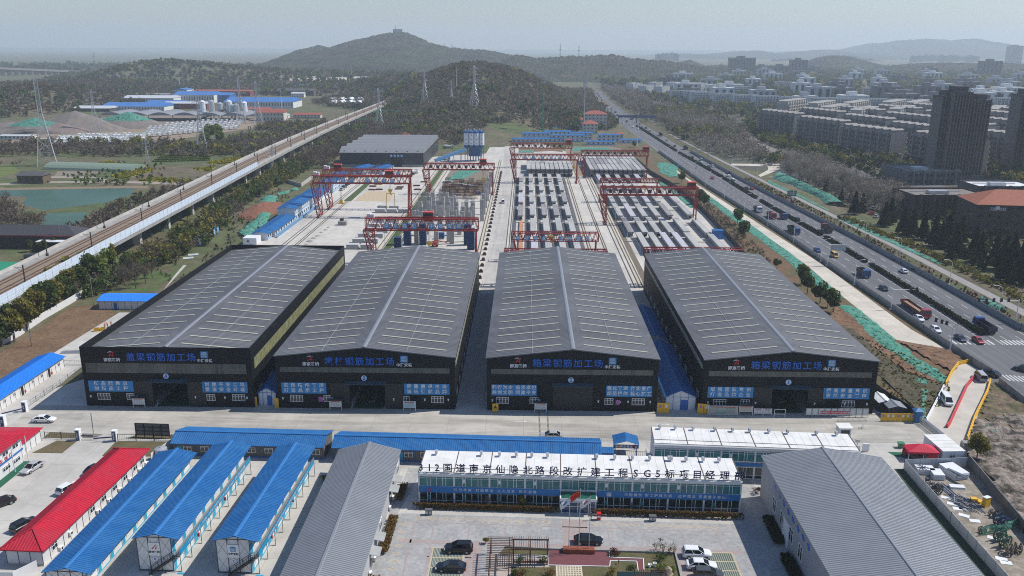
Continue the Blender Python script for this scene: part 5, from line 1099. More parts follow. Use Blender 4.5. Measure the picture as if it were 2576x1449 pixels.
def grey_hall(x,y,w,l,he,zr,label,windows_side,rz=0.,step=.46,wallm=GWALL):
 t=thing('grey_hall',label,'hall',(x,y,0),rz,'grey ribbed-roof halls');c=w/2;b=MB();b.extrude_y([(0,0),(w,0),(w,he),(c,zr-.08),(0,he)],0,l);b.build('wall',wallm,t);r=MB();rib_roof(r,-.35,w+.35,-.3,l+.3,he+.02,zr,step,.08,.11);r.build('roof',GREYROOF,t)
 m=MB();m.extrude_y([(c-.3,zr-.02),(c+.3,zr-.02),(c+.18,zr+.12),(c-.18,zr+.12)],-.32,l+.32);m.build('ridge_cap',RIDGEC,t);return t
t=grey_hall(-34.2,101.5,11.0,42,4.4,6.0,'grey ribbed-roof dining hall left of the paved plaza',1)
for y in(14.5,19.5,32.5,38.5):window(t,y,1.2,2.0,1.7,11.0,3,ax='y')
for y,in((10.5,),(14.5,),(29.5,),(33.0,)):
 b=MB();b.bar((11.0,y,3.0),(12.5,y,2.7),.08);b.bar((11.0,y+2.4,3.0),(12.5,y+2.4,2.7),.08);b.bar((12.5,y,2.7),(12.5,y+2.4,2.7),.08);b.bar((11,y+1.2,3.0),(12.5,y+1.2,2.7),.06);b.bar((11.7,y,2.85),(11.7,y+2.4,2.85),.06)
 o=b.build('door_awning',GALV,t);b=MB();b.quad((11.0,y+.02,3.05),(12.5,y+.02,2.75),(12.5,y+2.38,2.75),(11.0,y+2.38,3.05));b.build('awning_sheet',mat('clear_sheet',(.35,.36,.34),.3,var=.1),o);b=MB();b.box(11.0,y+.4,.05,11.05,y+2.0,2.3);b.build('door',GLASSD,t)
 ac_unit(t,11.1,y-1.2,.2)
t=grey_hall(42.3,97.5,20.4,38.6,7.8,9.6,'big grey ribbed-roof hall right of the paved plaza',-1,step=.46,wallm=mat('grey_hall_wall',(.30,.31,.33),.7,var=.06))
for y in(15.3,20.0,24.8,29.2):window(t,y,2.0,1.9,2.4,.0,2,ax='w')
b=MB();b.box(-.08,22.0,.05,-.0,25.2,4.2);b.build('door',PANEL,t)
for i in range(8):b=MB();yv=13.2+i*2.5;b.lathe_at((0,0,0),[],3,0)if 0 else b.box(-.05,yv-.35,5.6,-.0,yv+.3,6.5);b.bar((-.03,yv-.6,5.9),(-.03,yv+.6,6.2),.06,.4);b.build('blue_letter_back',MATS['letter_blue'],t)
OFW=mat('office_white_roof',(.74,.73,.69),.5,var=.07,scale=.5,col2=(.66,.65,.61),s2=.3);TEAL=mat('teal_glass',(.025,.17,.18),.2,var=.35,scale=.7,spec=.6);TEALD=mat('dark_teal_glass',(.006,.022,.026),.1,var=.4,scale=.8,spec=.6)
def office(x,y,l,w,rz,label,name='office_building',nb=9,porch=None,units=(),h=6.1):
 t=thing(name,label,'office',(x,y,0),rz);b=MB();b.box(0,.12,0,l,w,h);b.build('wall',PANEL,t);r=MB();r.box(-.1,-.1,h,l+.1,w+.1,h+.18);
 r.extrude_x([(-.25,h-.5),(.11,h-.5),(.11,h+.18),(-.1,h+.18),(-.25,h)],-.1,l+.1);
 r.build('roof',OFW,t);s=MB();p=l/nb
 for i in range(nb+1):s.box(i*p-.07,-.05,h+.185,i*p+.07,w,h+.24)
 for i in range(nb):
  for q in(1,2,3):s.box(i*p+q*p/4-.02,.3,h+.183,i*p+q*p/4+.02,w-.3,h+.21,1)
 s.box(0,1.5,h+.19,l,1.56,h+.26);s.build('roof_seam',[mat('seam_dark',(.13,.10,.075),.8,var=.3),PANEL],t)
 for fl in range(2):
  z0,z1=((.15,2.55),(3.6,5.65))[fl]
  for i in range(nb):
   if porch is not None and i==porch and fl==0:continue
   f=MB();g=MB();x0=i*p+.12;x1=(i+1)*p-.12;gm=[TEALD,TEAL][fl]
   g.box(x0+.05,.04,z0+.05,x1-.05,.08,z1-.05)
   n=6;ww=[1.35,.55,1.1,1.1,.55,1.35];tot=sum(ww);xx=x0
   f.box(x0,-.02,z0,x1,.1,z0+.09);f.box(x0,-.02,z1-.09,x1,.1,z1);f.box(x0,-.018,z0+(z1-z0)*(.76 if fl else .3),x1,.09,z0+(z1-z0)*(.76 if fl else .3)+.06)
   for q in range(n+1):f.box(xx-.04,-.025,z0+.02,xx+.04,.1,z1-.02);xx+=(ww[q]*(x1-x0)/tot if q<n else 0)
   o=f.build('window',WHITE,t);g.build('pane',gm,o)
   k=MB();a=x0+ww[0]*(x1-x0)/tot;k.box(a+.05,-.06,z0+.75,a+ww[1]*(x1-x0)/tot-.05,-.03,z1-.55);
   if(i*3+fl)%4!=1:k.build('vent_sash',PANEL if fl else TEAL,o)
 for i in range(nb+1):f=MB();f.box(i*p-.11,-.06,0,i*p+.11,.11,h-.5);f.build('pillar',PANEL,t)
 for i,(ux,uy)in enumerate(units):
  b=MB();b.box(ux-.2,uy-.35,h+.45,ux+.25,uy+.35,h+1.05);b.bar((ux,uy-.3,h+.18),(ux,uy-.3,h+.5),.06);b.bar((ux,uy+.3,h+.18),(ux,uy+.3,h+.5),.06);o=b.build('roof_unit',GALV,t);b=MB();b.tube((ux-.21,uy,h+.75),(ux-.23,uy,h+.75),.24,8);b.build('fan_grille',BLACKM,o)
 return t
LO=55.3;T0=office(-18.1,131.9,LO,8.1,-.033,'main two-storey white office with big navy roof lettering and blue banners',porch=4,units=[(u,6.6)for u in(2.2,10.3,13.6,16.6,19.4,22.2,31.0,34.2,37.3,40.4,43.8,44.2,46.8,49.8,52.6)])
pos=[1497,1575,1645,1740,1860,1978,2098,2218,2338,2466,2573,2700,2823,2950,3073,3196,3318,3431,3533,3628,3733,3861,3976,4088,4218,4346]
for ch,p in zip('312国道南京仙隐北路段改扩建工程SG5标项目经理部',pos):
 text(ch,1.72 if ord(ch)>200 else 1.85,NAVY,T0,((p-1480)/2898*LO+.1,-.02,7.1),name='roof_letter',bold=.018,depth=.05)
m=MB()
for z in(6.25,):m.bar((.2,.12,z),(LO-.1,.12,z),.05)
for i in range(26):m.bar(((pos[i]-1480)/2898*LO,.12,6.15),((pos[i]-1480)/2898*LO,.12,7.6),.05);m.bar(((pos[i]-1480)/2898*LO,.12,7.4),((pos[i]-1480)/2898*LO,1.3,6.3),.04)
m.build('letter_rack',GALV,T0)
BANB=mat('office_banner_blue',(.015,.16,.42),.5,var=.06)
for x0,x1,s,lg in((.0,24.4,'恪 守 承 诺    打 造 精 品    以 人 为 本    和 谐 发 展','arc'),(30.9,LO-.1,'中 国 建 筑   服 务 跨 越 五 洲      过 程 精 品   质 量 重 于 泰 山','box')):
 b=MB();b.box(x0,-.16,2.5,x1,-.07,3.65);o=b.build('banner',BANB,T0);text(s,.62,mat('letter_silver',(.62,.66,.70),.5,var=0),o,((x0+x1)/2+1.1,-.18,3.08),bold=.01,sp=1.0 if lg=='box' else 1.02)
 if lg=='arc':a=MB();a.add([(x0+1.2,-.18,2.8),(x0+1.5,-.18,2.8),(x0+2.2,-.18,3.4),(x0+1.9,-.18,3.3)],[(0,1,2,3)]);a.add([(x0+1.8,-.18,2.8),(x0+2.1,-.18,2.8),(x0+2.3,-.18,3.35)],[(0,1,2)]);a.build('emblem',LETR,o)
 else:square_logo(o,x0+2.0,-.16,3.08,.42,mat('logo_pale',(.30,.42,.58),.5,var=0))
p=LO/9;x0,x1=4*p-.1,5*p+.1;b=MB();b.box(x0,-2.0,2.75,x1,-.17,3.0);b.box(x0,-2.05,2.6,x1,-2.0,3.1);b.box(x0,-2.0,3.0,x0+.2,-.17,3.15);b.box(x1-.2,-2.0,3.0,x1,-.17,3.15);o=b.build('porch_canopy',WHITE,T0);b=MB();b.quad((x0+.2,-2.0,3.03),(x1-.2,-2.0,3.03),(x1-.2,-.2,3.4),(x0+.2,-.2,3.4));b.build('canopy_glass',mat('green_canopy_glass',(.02,.11,.075),.2,var=.4,scale=1.5),o)
b=MB();b.box(x0+.3,-1.5,.1,x1-.3,-1.46,2.6);g=b.build('porch_glass',mat('blue_door_glass',(.015,.05,.12),.1,var=.3,spec=.6),T0);f=MB()
for xx in(x0+.3,x0+1.7,x0+3.1,x0+3.5,x0+4.9,x1-.3):f.box(xx-.06,-1.56,.05,xx+.06,-1.42,2.7)
for z in(.05,1.3,2.1,2.6):f.box(x0+.3,-1.55,z,x1-.3,-1.43,z+.08)
f.build('porch_frame',WHITE,T0)
R2=office(24.2,143.2,37.0,7.0,-.062,'second white container office behind the main one with teal windows',nb=6,units=[(u,6.2)for u in(1.5,4.4,7.8,11.9,15.2,18.4,22.0,25.5,30.8,34.5)],h=6.5)
b=MB();b.box(0,-.12,2.75,37,-.065,3.4);b.build('blue_sill_band',BANB,R2);b=MB();b.box(-1.2,1,3.0,-.1,3,3.1);b.bar((-1.2,1,3.1),(-1.2,1,4.1),.06);b.bar((-1.2,3,3.1),(-1.2,3,4.1),.06);b.bar((-1.2,1,4.1),(-1.2,3,4.1),.06);b.bar((-1.1,1.2,0),(-1.1,1.2,3),.08);b.build('side_stair',GALV,R2)
t=thing('red_roof_office','two-storey white office with red roof, green forecourt and red lettering','office',(-110,128,0),-.02);b=MB();b.box(0,0,0,13.6,18.4,5.5);b.build('wall',WALLD,t);r=MB();r.add([(-.6,-.6,5.5),(14.6,-.6,5.5),(14.6,19.2,5.5),(-.6,19.2,5.5),(7,6,7.4),(7,13.5,7.4)],[(0,1,4),(1,2,5,4),(2,3,5),(3,0,4,5),(3,2,1,0)]);Q=[Vector(v)for v in r.v];rib_face(r,Q[1],Q[2],Q[4],Q[5],.5);rib_face(r,Q[0],Q[1],Q[4],Q[4],.5);rib_face(r,Q[2],Q[3],Q[5],Q[5],.5);r.build('roof',REDROOF,t)
for i in range(5):window(t,3.2+i*3.1,3.7,1.7,1.0,13.6,2,ax='y');window(t,2.6+i*3.1,.9,2.3,1.0,13.6,3,ax='y',pm=GLASSD)
text('争先创优',1.0,LETR,t,(13.66,12.6,3.05),rot=(R(90),0,R(90)),bold=.02,sp=1.9);b=MB();b.bar((13.7,0,2.7),(13.7,18.4,2.7),.1,.3);b.build('blue_band',BLUETRIM,t);b=MB()
for yv in(2,8,14,18.3):b.bar((14.5,yv,0),(14.5,yv,5.4),.1)
b.build('veranda_post',PANEL,t)
sheet('green_forecourt',[(-96.6,126),(-94.6,126),(-94.4,146),(-96.6,146)],.03,mat('green_carpet',(.015,.10,.06),.9,var=.2))
t=thing('red_roof_lodge','single-storey white lodge with red hipped roof behind the red-lettered office','lodge',(-107,147.6,0),0);b=MB();b.box(0,0,0,9.4,7.2,2.7);b.build('wall',WALLD,t);r=MB();r.add([(-.6,-.6,2.7),(10,-.6,2.7),(10,7.8,2.7),(-.6,7.8,2.7),(3.4,3.6,3.9),(6.4,3.6,3.9)],[(0,1,5,4),(2,3,4,5),(1,2,5),(3,0,4),(3,2,1,0)]);Q=[Vector(v)for v in r.v];rib_face(r,Q[0],Q[1],Q[4],Q[5],.5);rib_face(r,Q[1],Q[2],Q[5],Q[5],.5);r.build('roof',REDROOF,t);panel_seams(t,[(9.42,y)for y in(0,1.8,3.6,5.4,7.2)],0,2.7)
sheet('court_lawn',[(-96.5,149.5),(-90.5,149.5),(-90.3,154.8),(-94.5,155)],.02,mat('dry_lawn',(.135,.105,.055),.95,var=.3,scale=1.2,col2=(.09,.085,.035),s2=.3));sheet('court_lawn',[(-82.2,148.5),(-70.5,148.5),(-71.5,155),(-82.4,155)],.02,MATS['dry_lawn']);sheet('court_lawn',[(-98,156.2),(-88,156.2),(-86.5,158),(-98,158.8)],.016,MATS['dry_lawn']);sheet('court_lawn',[(-81,156.2),(-70,156.2),(-68.5,158),(-79.5,158)],.016,MATS['dry_lawn'])
def pier_post(x,y,label,words):
 t=thing('gate_pillar',label,'gate pillar',(x,y,0),0,'white gate pillars with navy fronts');b=MB();b.box(-.45,-.45,0,.45,.45,2.2);b.box(-.5,-.5,2.2,.5,.5,2.4);b.build('shaft',WHITE,t);b=MB();b.box(-.35,-.52,.1,.3,-.46,2.15);o=b.build('name_plate',NAVY,t);text(words,.42,LETW,o,(-.02,-.54,1.15),bold=.01,line=1.05)
pier_post(-90.2,155.4,'gate pillar at the court entrance nearer the red-roofed lodge','优\n质\n服\n务');pier_post(-82.6,155.1,'gate pillar at the court entrance nearer the blue hut','廉\n洁\n自\n律')
pier_post(-108.9,168.9,'gate pillar across the site road beside the side-road fence','安\n全');pier_post(-109.3,161.6,'gate pillar across the site road at the picture edge','生\n产')
def swing_gate(x,y,l,rz,label,band=NAVY):
 t=thing('swing_gate',label,'gate',(x,y,0),rz,'white barred swing gates');b=MB()
 for z in(.15,1.5):b.bar((0,0,z),(l,0,z),.06)
 for i in range(int(l/.22)+1):b.bar((i*.22,0,.15),(i*.22,0,1.5),.03)
 b.build('bars',WHITE,t);b=MB();b.box(0,-.05,.75,l,.05,1.0);b.build('name_band',band,t)
swing_gate(-89.7,155.5,3.4,.0,'barred swing gate leaf at the pillar near the lodge');swing_gate(-83.1,155.1,3.6,math.pi+.22,'half-open barred swing gate leaf at the pillar near the blue hut');swing_gate(-109.2,168.4,4.0,-2.4,'barred swing gate leaf of the side road')
def rail_fence(pts,label,h=1.5,m=BLACKM,step=.35,name='rail_fence',group=None):
 t=thing(name,label,'fence',(pts[0][0],pts[0][1],0),0,group);b=MB();q=MB();o=Vector((pts[0][0],pts[0][1],0))
 for a,c in zip(pts,pts[1:]):
  A=Vector((*a[:2],0))-o;B=Vector((*c[:2],0))-o;L=(B-A).length;n=int(L/step)
  for z in(.2,h-.1):b.bar(A+Vector((0,0,z)),B+Vector((0,0,z)),.05)
  for i in range(n+1):p=A.lerp(B,i/n);b.bar(p+Vector((0,0,.15)),p+Vector((0,0,h)),.03)
  n=max(1,int(L/3))
  for i in range(n+1):p=A.lerp(B,i/n);q.bar(p,p+Vector((0,0,h+.1)),.1)
 b.build('rails',m,t);q.build('post',m,t)
rail_fence([(-97.4,155.9),(-90.6,155.6)],'black rail fence between red-roofed lodge and court gate');rail_fence([(-82.1,155.2),(-71,155.2),(-68.8,158)],'black rail fence between court gate and blue hut')
rail_fence([W(20,250,1290),W(20,750,950)],'grey rail fence between the side road and the dirt strip left of shed 4',1.3,STEEL,1.2);rail_fence([W(20,570,905),W(20,740,910)],'short grey rail gate across the side road by shed 4',1.3,STEEL,.6)
rail_fence([W(12,738,480),W(12,980,880),W(12,1165,1165)],'tall scaffold-tube fence between the two beam yards',2.6,GALV,1.6)
sheet('gravel_strip',[(40.2,272),(42.6,272),(42.2,520),(41,520)],.018,mat('strip_gravel',(.16,.13,.09),.95,var=.4,scale=1.5))
rail_fence([(15.5,151.2),(25,150.4)],'black rail fence between the very long hut and the second office',1.3)
wall_run('court_wall','white sheet wall from the red dormitory to the long hut',[(-71.3,146),(-69.0,155.5)],2.0,.08,WALLD)
t=thing('water_tank','ribbed stainless water tank behind the low blue dormitory','water tank',(-70.0,147.6,0));b=MB();b.lathe([(1.15,0),(1.15,.6),(1.18,.65),(1.15,.7),(1.15,1.2),(1.18,1.25),(1.15,1.3),(1.15,1.8),(1.18,1.85),(1.15,1.9),(1.15,2.3),(.25,2.55),(.2,2.7)],n=20);b.build('tank',GALV,t)
t=thing('billboard_frame','dark empty billboard frame between road and court','billboard',(-79.2,157.0,0),-.05);b=MB()
for xx in(0,1.8,3.6,5.4,7.1):b.bar((xx,0,0),(xx,0,3.1),.12)
for z in(.5,1.4,2.25,3.1):b.bar((0,0,z),(7.1,0,z),.1)
b.build('frame',BLACKM,t);b=MB();b.box(.05,.07,.5,7.05,.1,3.1);b.build('backing',mat('board_grey',(.13,.13,.125),.7,var=.2),t)
b=MB();b.tube((0,0,0),(0,0,4.6),.08,6);b.box(-.05,-.04,1.5,.12,.04,4.6);tag(b.build('sign_post',STEEL,None,(-88.6,158.2,0)),'slim grey post standing at the road edge above the court gate','post')
def side_lodge(x,y,w,l,label,rz,ax='y',he=2.7):
 t=thing('side_lodge',label,'lodge',(x,y,0),rz,'blue-roofed lodges along the side road');b=MB()
 if ax=='y':b.extrude_y([(0,0),(w,0),(w,he),(w/2,he+.9),(0,he)],0,l)
 else:b.extrude_x([(0,0),(w,0),(w,he),(w/2,he+.9),(0,he)],0,l)
 b.build('wall',WALLD,t);r=MB();rib_roof(r,*((-.5,w+.5,-.4,l+.4)if ax=='y' else(-.4,l+.4,-.5,w+.5)),he+.03,he+1.05,.45,axis=ax);r.build('roof',mat('bright_blue_roof',(.02,.20,.66),.45,var=.08),t)
 n=int(l/3.4)
 for i in range(n):
  a=i*l/n
  if ax=='y':
   if i%3==1:d=MB();d.box(w,a+.4,.05,w+.04,a+1.3,2.1);d.build('door',DARK,t);d=MB();d.box(w,a+1.6,.4,w+.2,a+2.0,.9);d.build('fire_box',REDP,t)
   else:window(t,a+1,1.1,1.0,1.0,w,2,ax='y')
  elif i==1:d=MB();d.box(a+.6,-.05,.05,a+1.6,0,2.1);d.build('door',BLUETRIM,t)
 panel_seams(t,[(w+.02,i*l/(2*n))for i in range(2*n+1)]if ax=='y' else[(i*l/(2*n),-.02)for i in range(2*n+1)],0,he)
side_lodge(-120.6,162,6.0,33.5,'white lodge row with bright blue roof beside the side road',-.005);side_lodge(-129.2,243.5,7.5,20,'white lodge with bright blue roof far up the side road',0,'x')
PAV=mat('plaza_paver',(.30,.30,.295),.9,var=.22,scale=1.4,col2=(.37,.365,.35),s2=.25,stretch=(1,1,1));PINK=mat('pink_paver',(.345,.285,.265),.9,var=.2,scale=1.5);YPAV=mat('cream_paver',(.50,.40,.25),.9,var=.15)
sheet('plaza',[(-23.0,96),(45,96),(45,128),(41.5,143),(37.5,143),(37,126.6),(-21.4,128.9),(-19.0,145),(-21.8,145),(-23.0,130)],.012,PAV)
def rot(x,y):return(-18.1+(x+18.1)*math.cos(-.037),131.9+(x+18.1)*math.sin(-.037)+(y-131.9))
def pbar(mb,x0,y0,x1,y1):mb.poly([(*rot(*p),.018)for p in((x0,y0),(x1,y0),(x1,y1),(x0,y1))])
mb=MB();pbar(mb,-19.6,126.0,34.5,126.25);pbar(mb,-20,119.9,35,120.9);pbar(mb,6.6,120.9,10.8,128.4);pbar(mb,-18.3,100,-18.0,126)
for x in(-15,-9,-3,3,14,20,26,32):pbar(mb,x,120.9,x+.22,126.0)
for x in(-15,):pbar(mb,x,100,x+.3,119.9)
pbar(mb,-18,116.2,-8,116.45);pbar(mb,-9.0,100,-6.6,119.9);pbar(mb,24.2,100,26.0,119.9);structure('plaza_pink_bands',mb,PINK)
mb=MB()
def ring(mb,x,y,s):
 for k in range(4):
  a,b_=k*math.pi/2,(k+1)*math.pi/2;mb.poly([(*rot(x+q*s*math.cos(c)*1.25,y+q*s*math.sin(c)*.8),.019)for q,c in((1,a),(1,b_),(.68,b_),(.68,a))])
for i in range(24):
 x=-17.6+i*2.15
 if not 6<x<11.4:ring(mb,x,127.4,.72)
for i in range(12):ring(mb,-19.9,125.2-i*2.1,.65)
structure('plaza_diamonds',mb,YPAV)
mb=MB()
for x0,x1,yl in((-14.3,-9.3,(110.6,113.2,115.9,118.6)),(26.0,33.2,(108.6,111.0,113.4,115.8,118.2))):
 for a,b_ in zip(yl,yl[1:]):
  mb.quad((x0,a,.020),(x1,a,.020),(x1,b_,.020),(x0,b_,.020),0)
  for i in range(22):xx=x0+(i+.5)*(x1-x0)/22;mb.quad((xx-.05,a,.023),(xx+.05,a,.023),(xx+.05,b_,.023),(xx-.05,b_,.023),1)
 for y in yl:mb.quad((x0-.2,y-.1,.026),(x1+.2,y-.1,.026),(x1+.2,y+.1,.026),(x0-.2,y+.1,.026),2)
 for xx in(x0,x1):mb.quad((xx-.1,yl[0],.027),(xx+.1,yl[0],.027),(xx+.1,yl[-1],.027),(xx-.1,yl[-1],.027),2)
structure('parking_bays',mb,[mat('bay_dark_green',(.09,.115,.085),.9,var=.2),mat('bay_pale_stripe',(.33,.35,.31),.9,var=.1),YPAV])
sheet('garden_lawn',wp(32,[(-60,1185),(330,1205),(880,1225),(1480,1240),(1545,1500),(-200,1500),(-120,1250)]),.020,mat('garden_lawn',(.115,.095,.045),.95,var=.25,scale=1.5,col2=(.08,.085,.03),s2=.4))
sheet('red_deck',wp(32,[(330,1207),(880,1223),(885,1280),(1190,1290),(1195,1400),(1143,1400),(1130,1315),(890,1310),(885,1362),(330,1350)]),.028,mat('red_deck_boards',(.16,.055,.06),.7,var=.25,scale=2,stretch=(.3,4,1)))
mb=MB();KW=WHITE
for a,b_ in(((330,1207),(880,1223)),((880,1223),(885,1280)),((885,1280),(1190,1290)),((1190,1290),(1195,1400)),((1143,1400),(1130,1315)),((1130,1315),(890,1310)),((890,1310),(885,1362)),((885,1362),(330,1350)),((330,1350),(330,1207))):mb.bar(W(32,*a,.05),W(32,*b_,.05),.12,.1)
structure('deck_kerb',mb,KW)
mb=MB()
for a,b_ in(((-60,1180),(330,1200)),((330,1200),(1480,1236)),((1480,1236),(1545,1500))):mb.bar(W(32,*a,.15),W(32,*b_,.15),.35,.3)
structure('garden_kerb',mb,CONCD)
mb=MB();A=W(32,395,1352);B=W(32,630,1357)
mb.quad(A,B,(B[0]+.1,104,.0),(A[0]-.0,104,.0));mb.v=[(v[0],v[1],.03)for v in mb.v]
for i in range(9):
 for j in range(14):x=A[0]+.25+i*(B[0]-A[0]-.3)/9;y=A[1]-.6-j*.52;mb.quad((x,y,.034),(x+.27,y,.034),(x+.27,y+.28,.034),(x,y+.28,.034),1)
structure('tile_path',mb,[mat('cream_grid',(.56,.50,.38),.85,var=.1),mat('brown_gap',(.17,.13,.07),.9,var=.4,scale=4)])
q0=W(31,2112,1094,2.7);q1=W(32,335,1110,2.7);q2=W(32,335,1212,2.7);xm=W(31,2314,1094,2.7)[0]
t=thing('pergola','brown timber pergola with slatted roof over the garden seats','pergola',(q0[0],q1[1],0));X=q1[0]-q0[0];D=q1[1]-q2[1];xm-=q0[0];b=MB()
for x,y in((xm+.3,-.2),(X-.2,-.2),(xm+.3,-D+.2),(X-.2,-D+.2),((xm+X)/2,-D+.2),((xm+X)/2,-.2),(.3,-.2),(.3,-4),(xm-.3,-4),(.3,-8),(xm-.3,-8)):b.bar((x,y,0),(x,y,2.55),.17)
b.build('post',WOOD,t);b=MB()
for y in(-.2,-D+.2):b.bar((xm,y,2.6),(X,y,2.6),.14,.2)
for x in(.3,xm-.3):b.bar((x,.1,2.6),(x,-9.5,2.6),.14,.2)
b.build('beam',WOOD,t);b=MB()
for i in range(17):x=xm+.15+i*(X-xm-.2)/16;b.bar((x,.35,2.78),(x,-D-.25,2.74),.07,.08)
for i in range(20):b.bar((-.2,.2-i*.47,2.74),(xm+.1,.2-i*.47,2.74),.09,.07)
b.build('roof_slat',WOOD,t);b=MB();b.box(xm+.2,-D-.1,.42,X-.3,-D+.35,.5);b.box(xm+.3,-D,0,xm+.4,-D+.3,.42);b.box(X-.5,-D,0,X-.4,-D+.3,.42)
for i in range(20):b.bar((xm+.3+i*(X-xm-.7)/19,-D-.1,.5),(xm+.3+i*(X-xm-.7)/19,-D-.1,.95),.05)
b.bar((xm+.2,-D-.1,.95),(X-.3,-D-.1,.95),.08);b.build('bench_rail',mat('bench_red_brown',(.10,.03,.022),.6,var=.2),t)
sheet('pergola_paving',[(q0[0]-.1,q1[1]-10),(q0[0]+xm,q1[1]-10),(q0[0]+xm,q1[1]-D-.6),(q1[0]+.0,q1[1]-D-.6),(q1[0],q1[1]-.4),(q0[0]-.1,q1[1]-.4)],.026,mat('pergola_tile',(.42,.36,.31),.85,var=.15))
q=W(32,1095,1395,2.4);t=thing('small_pergola','small brown pergola at the lower picture edge over the dark pond','pergola',(q[0],q[1],0));b=MB()
for i in range(9):b.bar((i*.32,.3,2.4),(i*.32,-3.5,2.4),.07,.13)
b.bar((2.7,0,2.4),(5,0,2.4),.12,.16);b.bar((4.9,0,2.4),(4.9,-3,2.4),.12,.16)
for i in range(5):b.bar((2.7,-.4-i*.5,2.45),(5.0,-.4-i*.5,2.45),.06,.1)
b.build('roof_slat',WOOD,t);b=MB()
for x,y in((.2,0),(4.9,0),(2.7,0),(.2,-3)):b.bar((x,y,0),(x,y,2.35),.14)
b.build('post',WOOD,t)
t=thing('garden_rock','pale weathered garden rock beside the dark pond','rock',(*W(32,1410,1449)[:2],.02));b=MB();r_=random.Random(4)
for j in range(7):
 for i in range(10):a=2*math.pi*i/10;rr_=(.75,.9,.8,.6,.66,.5,.15)[j]*r_.uniform(.75,1.15);b.v.append((rr_*math.cos(a),rr_*math.sin(a)*.7,j*.27))
b.f=[(j*10+i,j*10+(i+1)%10,(j+1)*10+(i+1)%10,(j+1)*10+i)for j in range(6)for i in range(10)]+[tuple(range(60,70))];b.m=[0]*len(b.f);b.build('stone',mat('pale_rock',(.38,.31,.21),.9,var=.35,scale=3),t)
sheet('garden_pond',wp(32,[(950,1410),(1400,1415),(1400,1500),(950,1500)]),.03,mat('dark_pond',(.01,.025,.022),.08,var=0))
for i,(px,py)in enumerate(((1247,1368),(1292,1364))):t=thing('planter_pot',('squat white urn on the lawn next to the taller one','taller white urn planter on the lawn')[i],'urn',(*W(32,px,py)[:2],.02));b=MB();b.lathe([(.16,0),(.18,.1),(.1,.18),(.22,.4+.1*i),(.3,.5+.15*i),(.24,.5+.15*i),(.12,.3)],n=12);b.build('bowl',WHITE,t)
t=thing('garden_lamp','small dark spot lamp on the lawn','lamp',(*W(32,965,1340)[:2],.02));b=MB();b.tube((0,0,0),(0,0,.5),.04,6);b.tube((0,-.1,.5),(0,.15,.62),.1,8);b.build('spot',BLACKM,t)
fb=W(32,605,1245);t=thing('flag_plinth','rust-red stone plinth carrying three flagpoles','plinth',(fb[0],fb[1]+.4,0),-.03);b=MB();b.box(-2.5,-.55,.02,2.5,.55,.75);b.build('block',mat('red_granite',(.25,.07,.035),.6,var=.2,scale=2),t)
FLW=mat('flag_white',(.7,.71,.72),.7,var=.05);FLR=mat('flag_red',(.55,.02,.015),.7,var=.05)
def flag(dx,h,m,label,kind):
 t=thing('flagpole',label,'flag',(fb[0]+dx,fb[1]+.4,.75));b=MB();b.tube((0,0,0),(0,0,h),.06,8,.04);b.sphere((0,0,h+.05),.1,5);b.build('pole',GALV,t);n,mth=12,7;f=MB()
 def P(u,v):s=-1;w_=1.6;dr=.55*u*u*1.6+.2*u;return(s*w_*u*(1-.12*v),.28*math.sin(u*5.5+v*1.2)*u+.1*v*u,h-.2-1.1*v-dr+.06*math.sin(u*9))
 for j in range(mth+1):
  for i in range(n+1):f.v.append(P(i/n,j/mth))
 f.f=[(j*(n+1)+i,j*(n+1)+i+1,(j+1)*(n+1)+i+1,(j+1)*(n+1)+i)for j in range(mth)for i in range(n)];f.m=[0]*len(f.f);o=f.build('flag_cloth',m,t);e=MB()
 def on(u,v):p=P(u,v);return(p[0],p[1]-.02,p[2])
 if kind=='stars':
  for cu,cv,s in((.18,.28,.14),(.36,.12,.05),(.42,.24,.05),(.42,.4,.05),(.36,.52,.05)):c=on(cu,cv);pts=[(c[0]+s*(1 if k%2==0 else .42)*math.sin(k*math.pi/5),c[1]-.03,c[2]+s*(1 if k%2==0 else .42)*math.cos(k*math.pi/5))for k in range(10)];e.poly(pts)
  e.build('star',YELLOW,o)
 else:
  for k in range(3):c=on(.35+.13*k,.45);e.box(c[0]-.1,c[1]-.05,c[2]-.14,c[0]+.1,c[1]-.03,c[2]+.14)
  e.build('emblem',BLUETRIM if kind=='b' else LETR,o)
flag(0,10.3,FLR,'tall middle flagpole flying the red flag with yellow stars','stars');flag(-1.6,8.9,FLW,'flagpole with white flag and blue emblem','b');flag(1.6,9.1,FLW,'flagpole with white flag and red emblem','r')
t=thing('litter_bin','red pillar-shaped bin beside the office entrance','bin',W(32,785,938));b=MB();b.prism([(-.3,-.3),(.3,-.3),(.3,.3),(-.3,.3)],0,1.0);b.prism([(-.36,-.36),(.36,-.36),(.36,.36),(-.36,.36)],1.02,1.3);b.build('body',mat('bin_red',(.6,.02,.02),.4,var=.05),t);b=MB();b.box(-.25,-.32,.55,.25,-.305,.85);b.build('label_plate',WHITE,t)
for i,(rc,px,py)in enumerate(((31,1565,893),(32,1272,950))):t=thing('planter_cabinet',('grey twin bin before the hedge at the hall side','grey twin bin before the hedge right of the entrance')[i],'bin',W(rc,px,py));b=MB();b.box(-.55,-.3,.1,.55,.3,.95);b.box(-.62,-.36,.96,.62,.36,1.05);b.build('body',mat('bin_grey',(.12,.13,.14),.5,var=.1),t);b=MB();b.box(-.45,-.33,.3,-.1,-.305,.8);b.box(.1,-.33,.3,.45,-.305,.8);b.build('door',GALV,t)
PB=figure_mat('figure_black',(.012,.013,.016),(.012,.012,.014));PO=figure_mat('figure_orange',(.55,.13,.02),(.03,.035,.06));HELM=mat('helmet_red',(.5,.03,.02),.4,var=0)
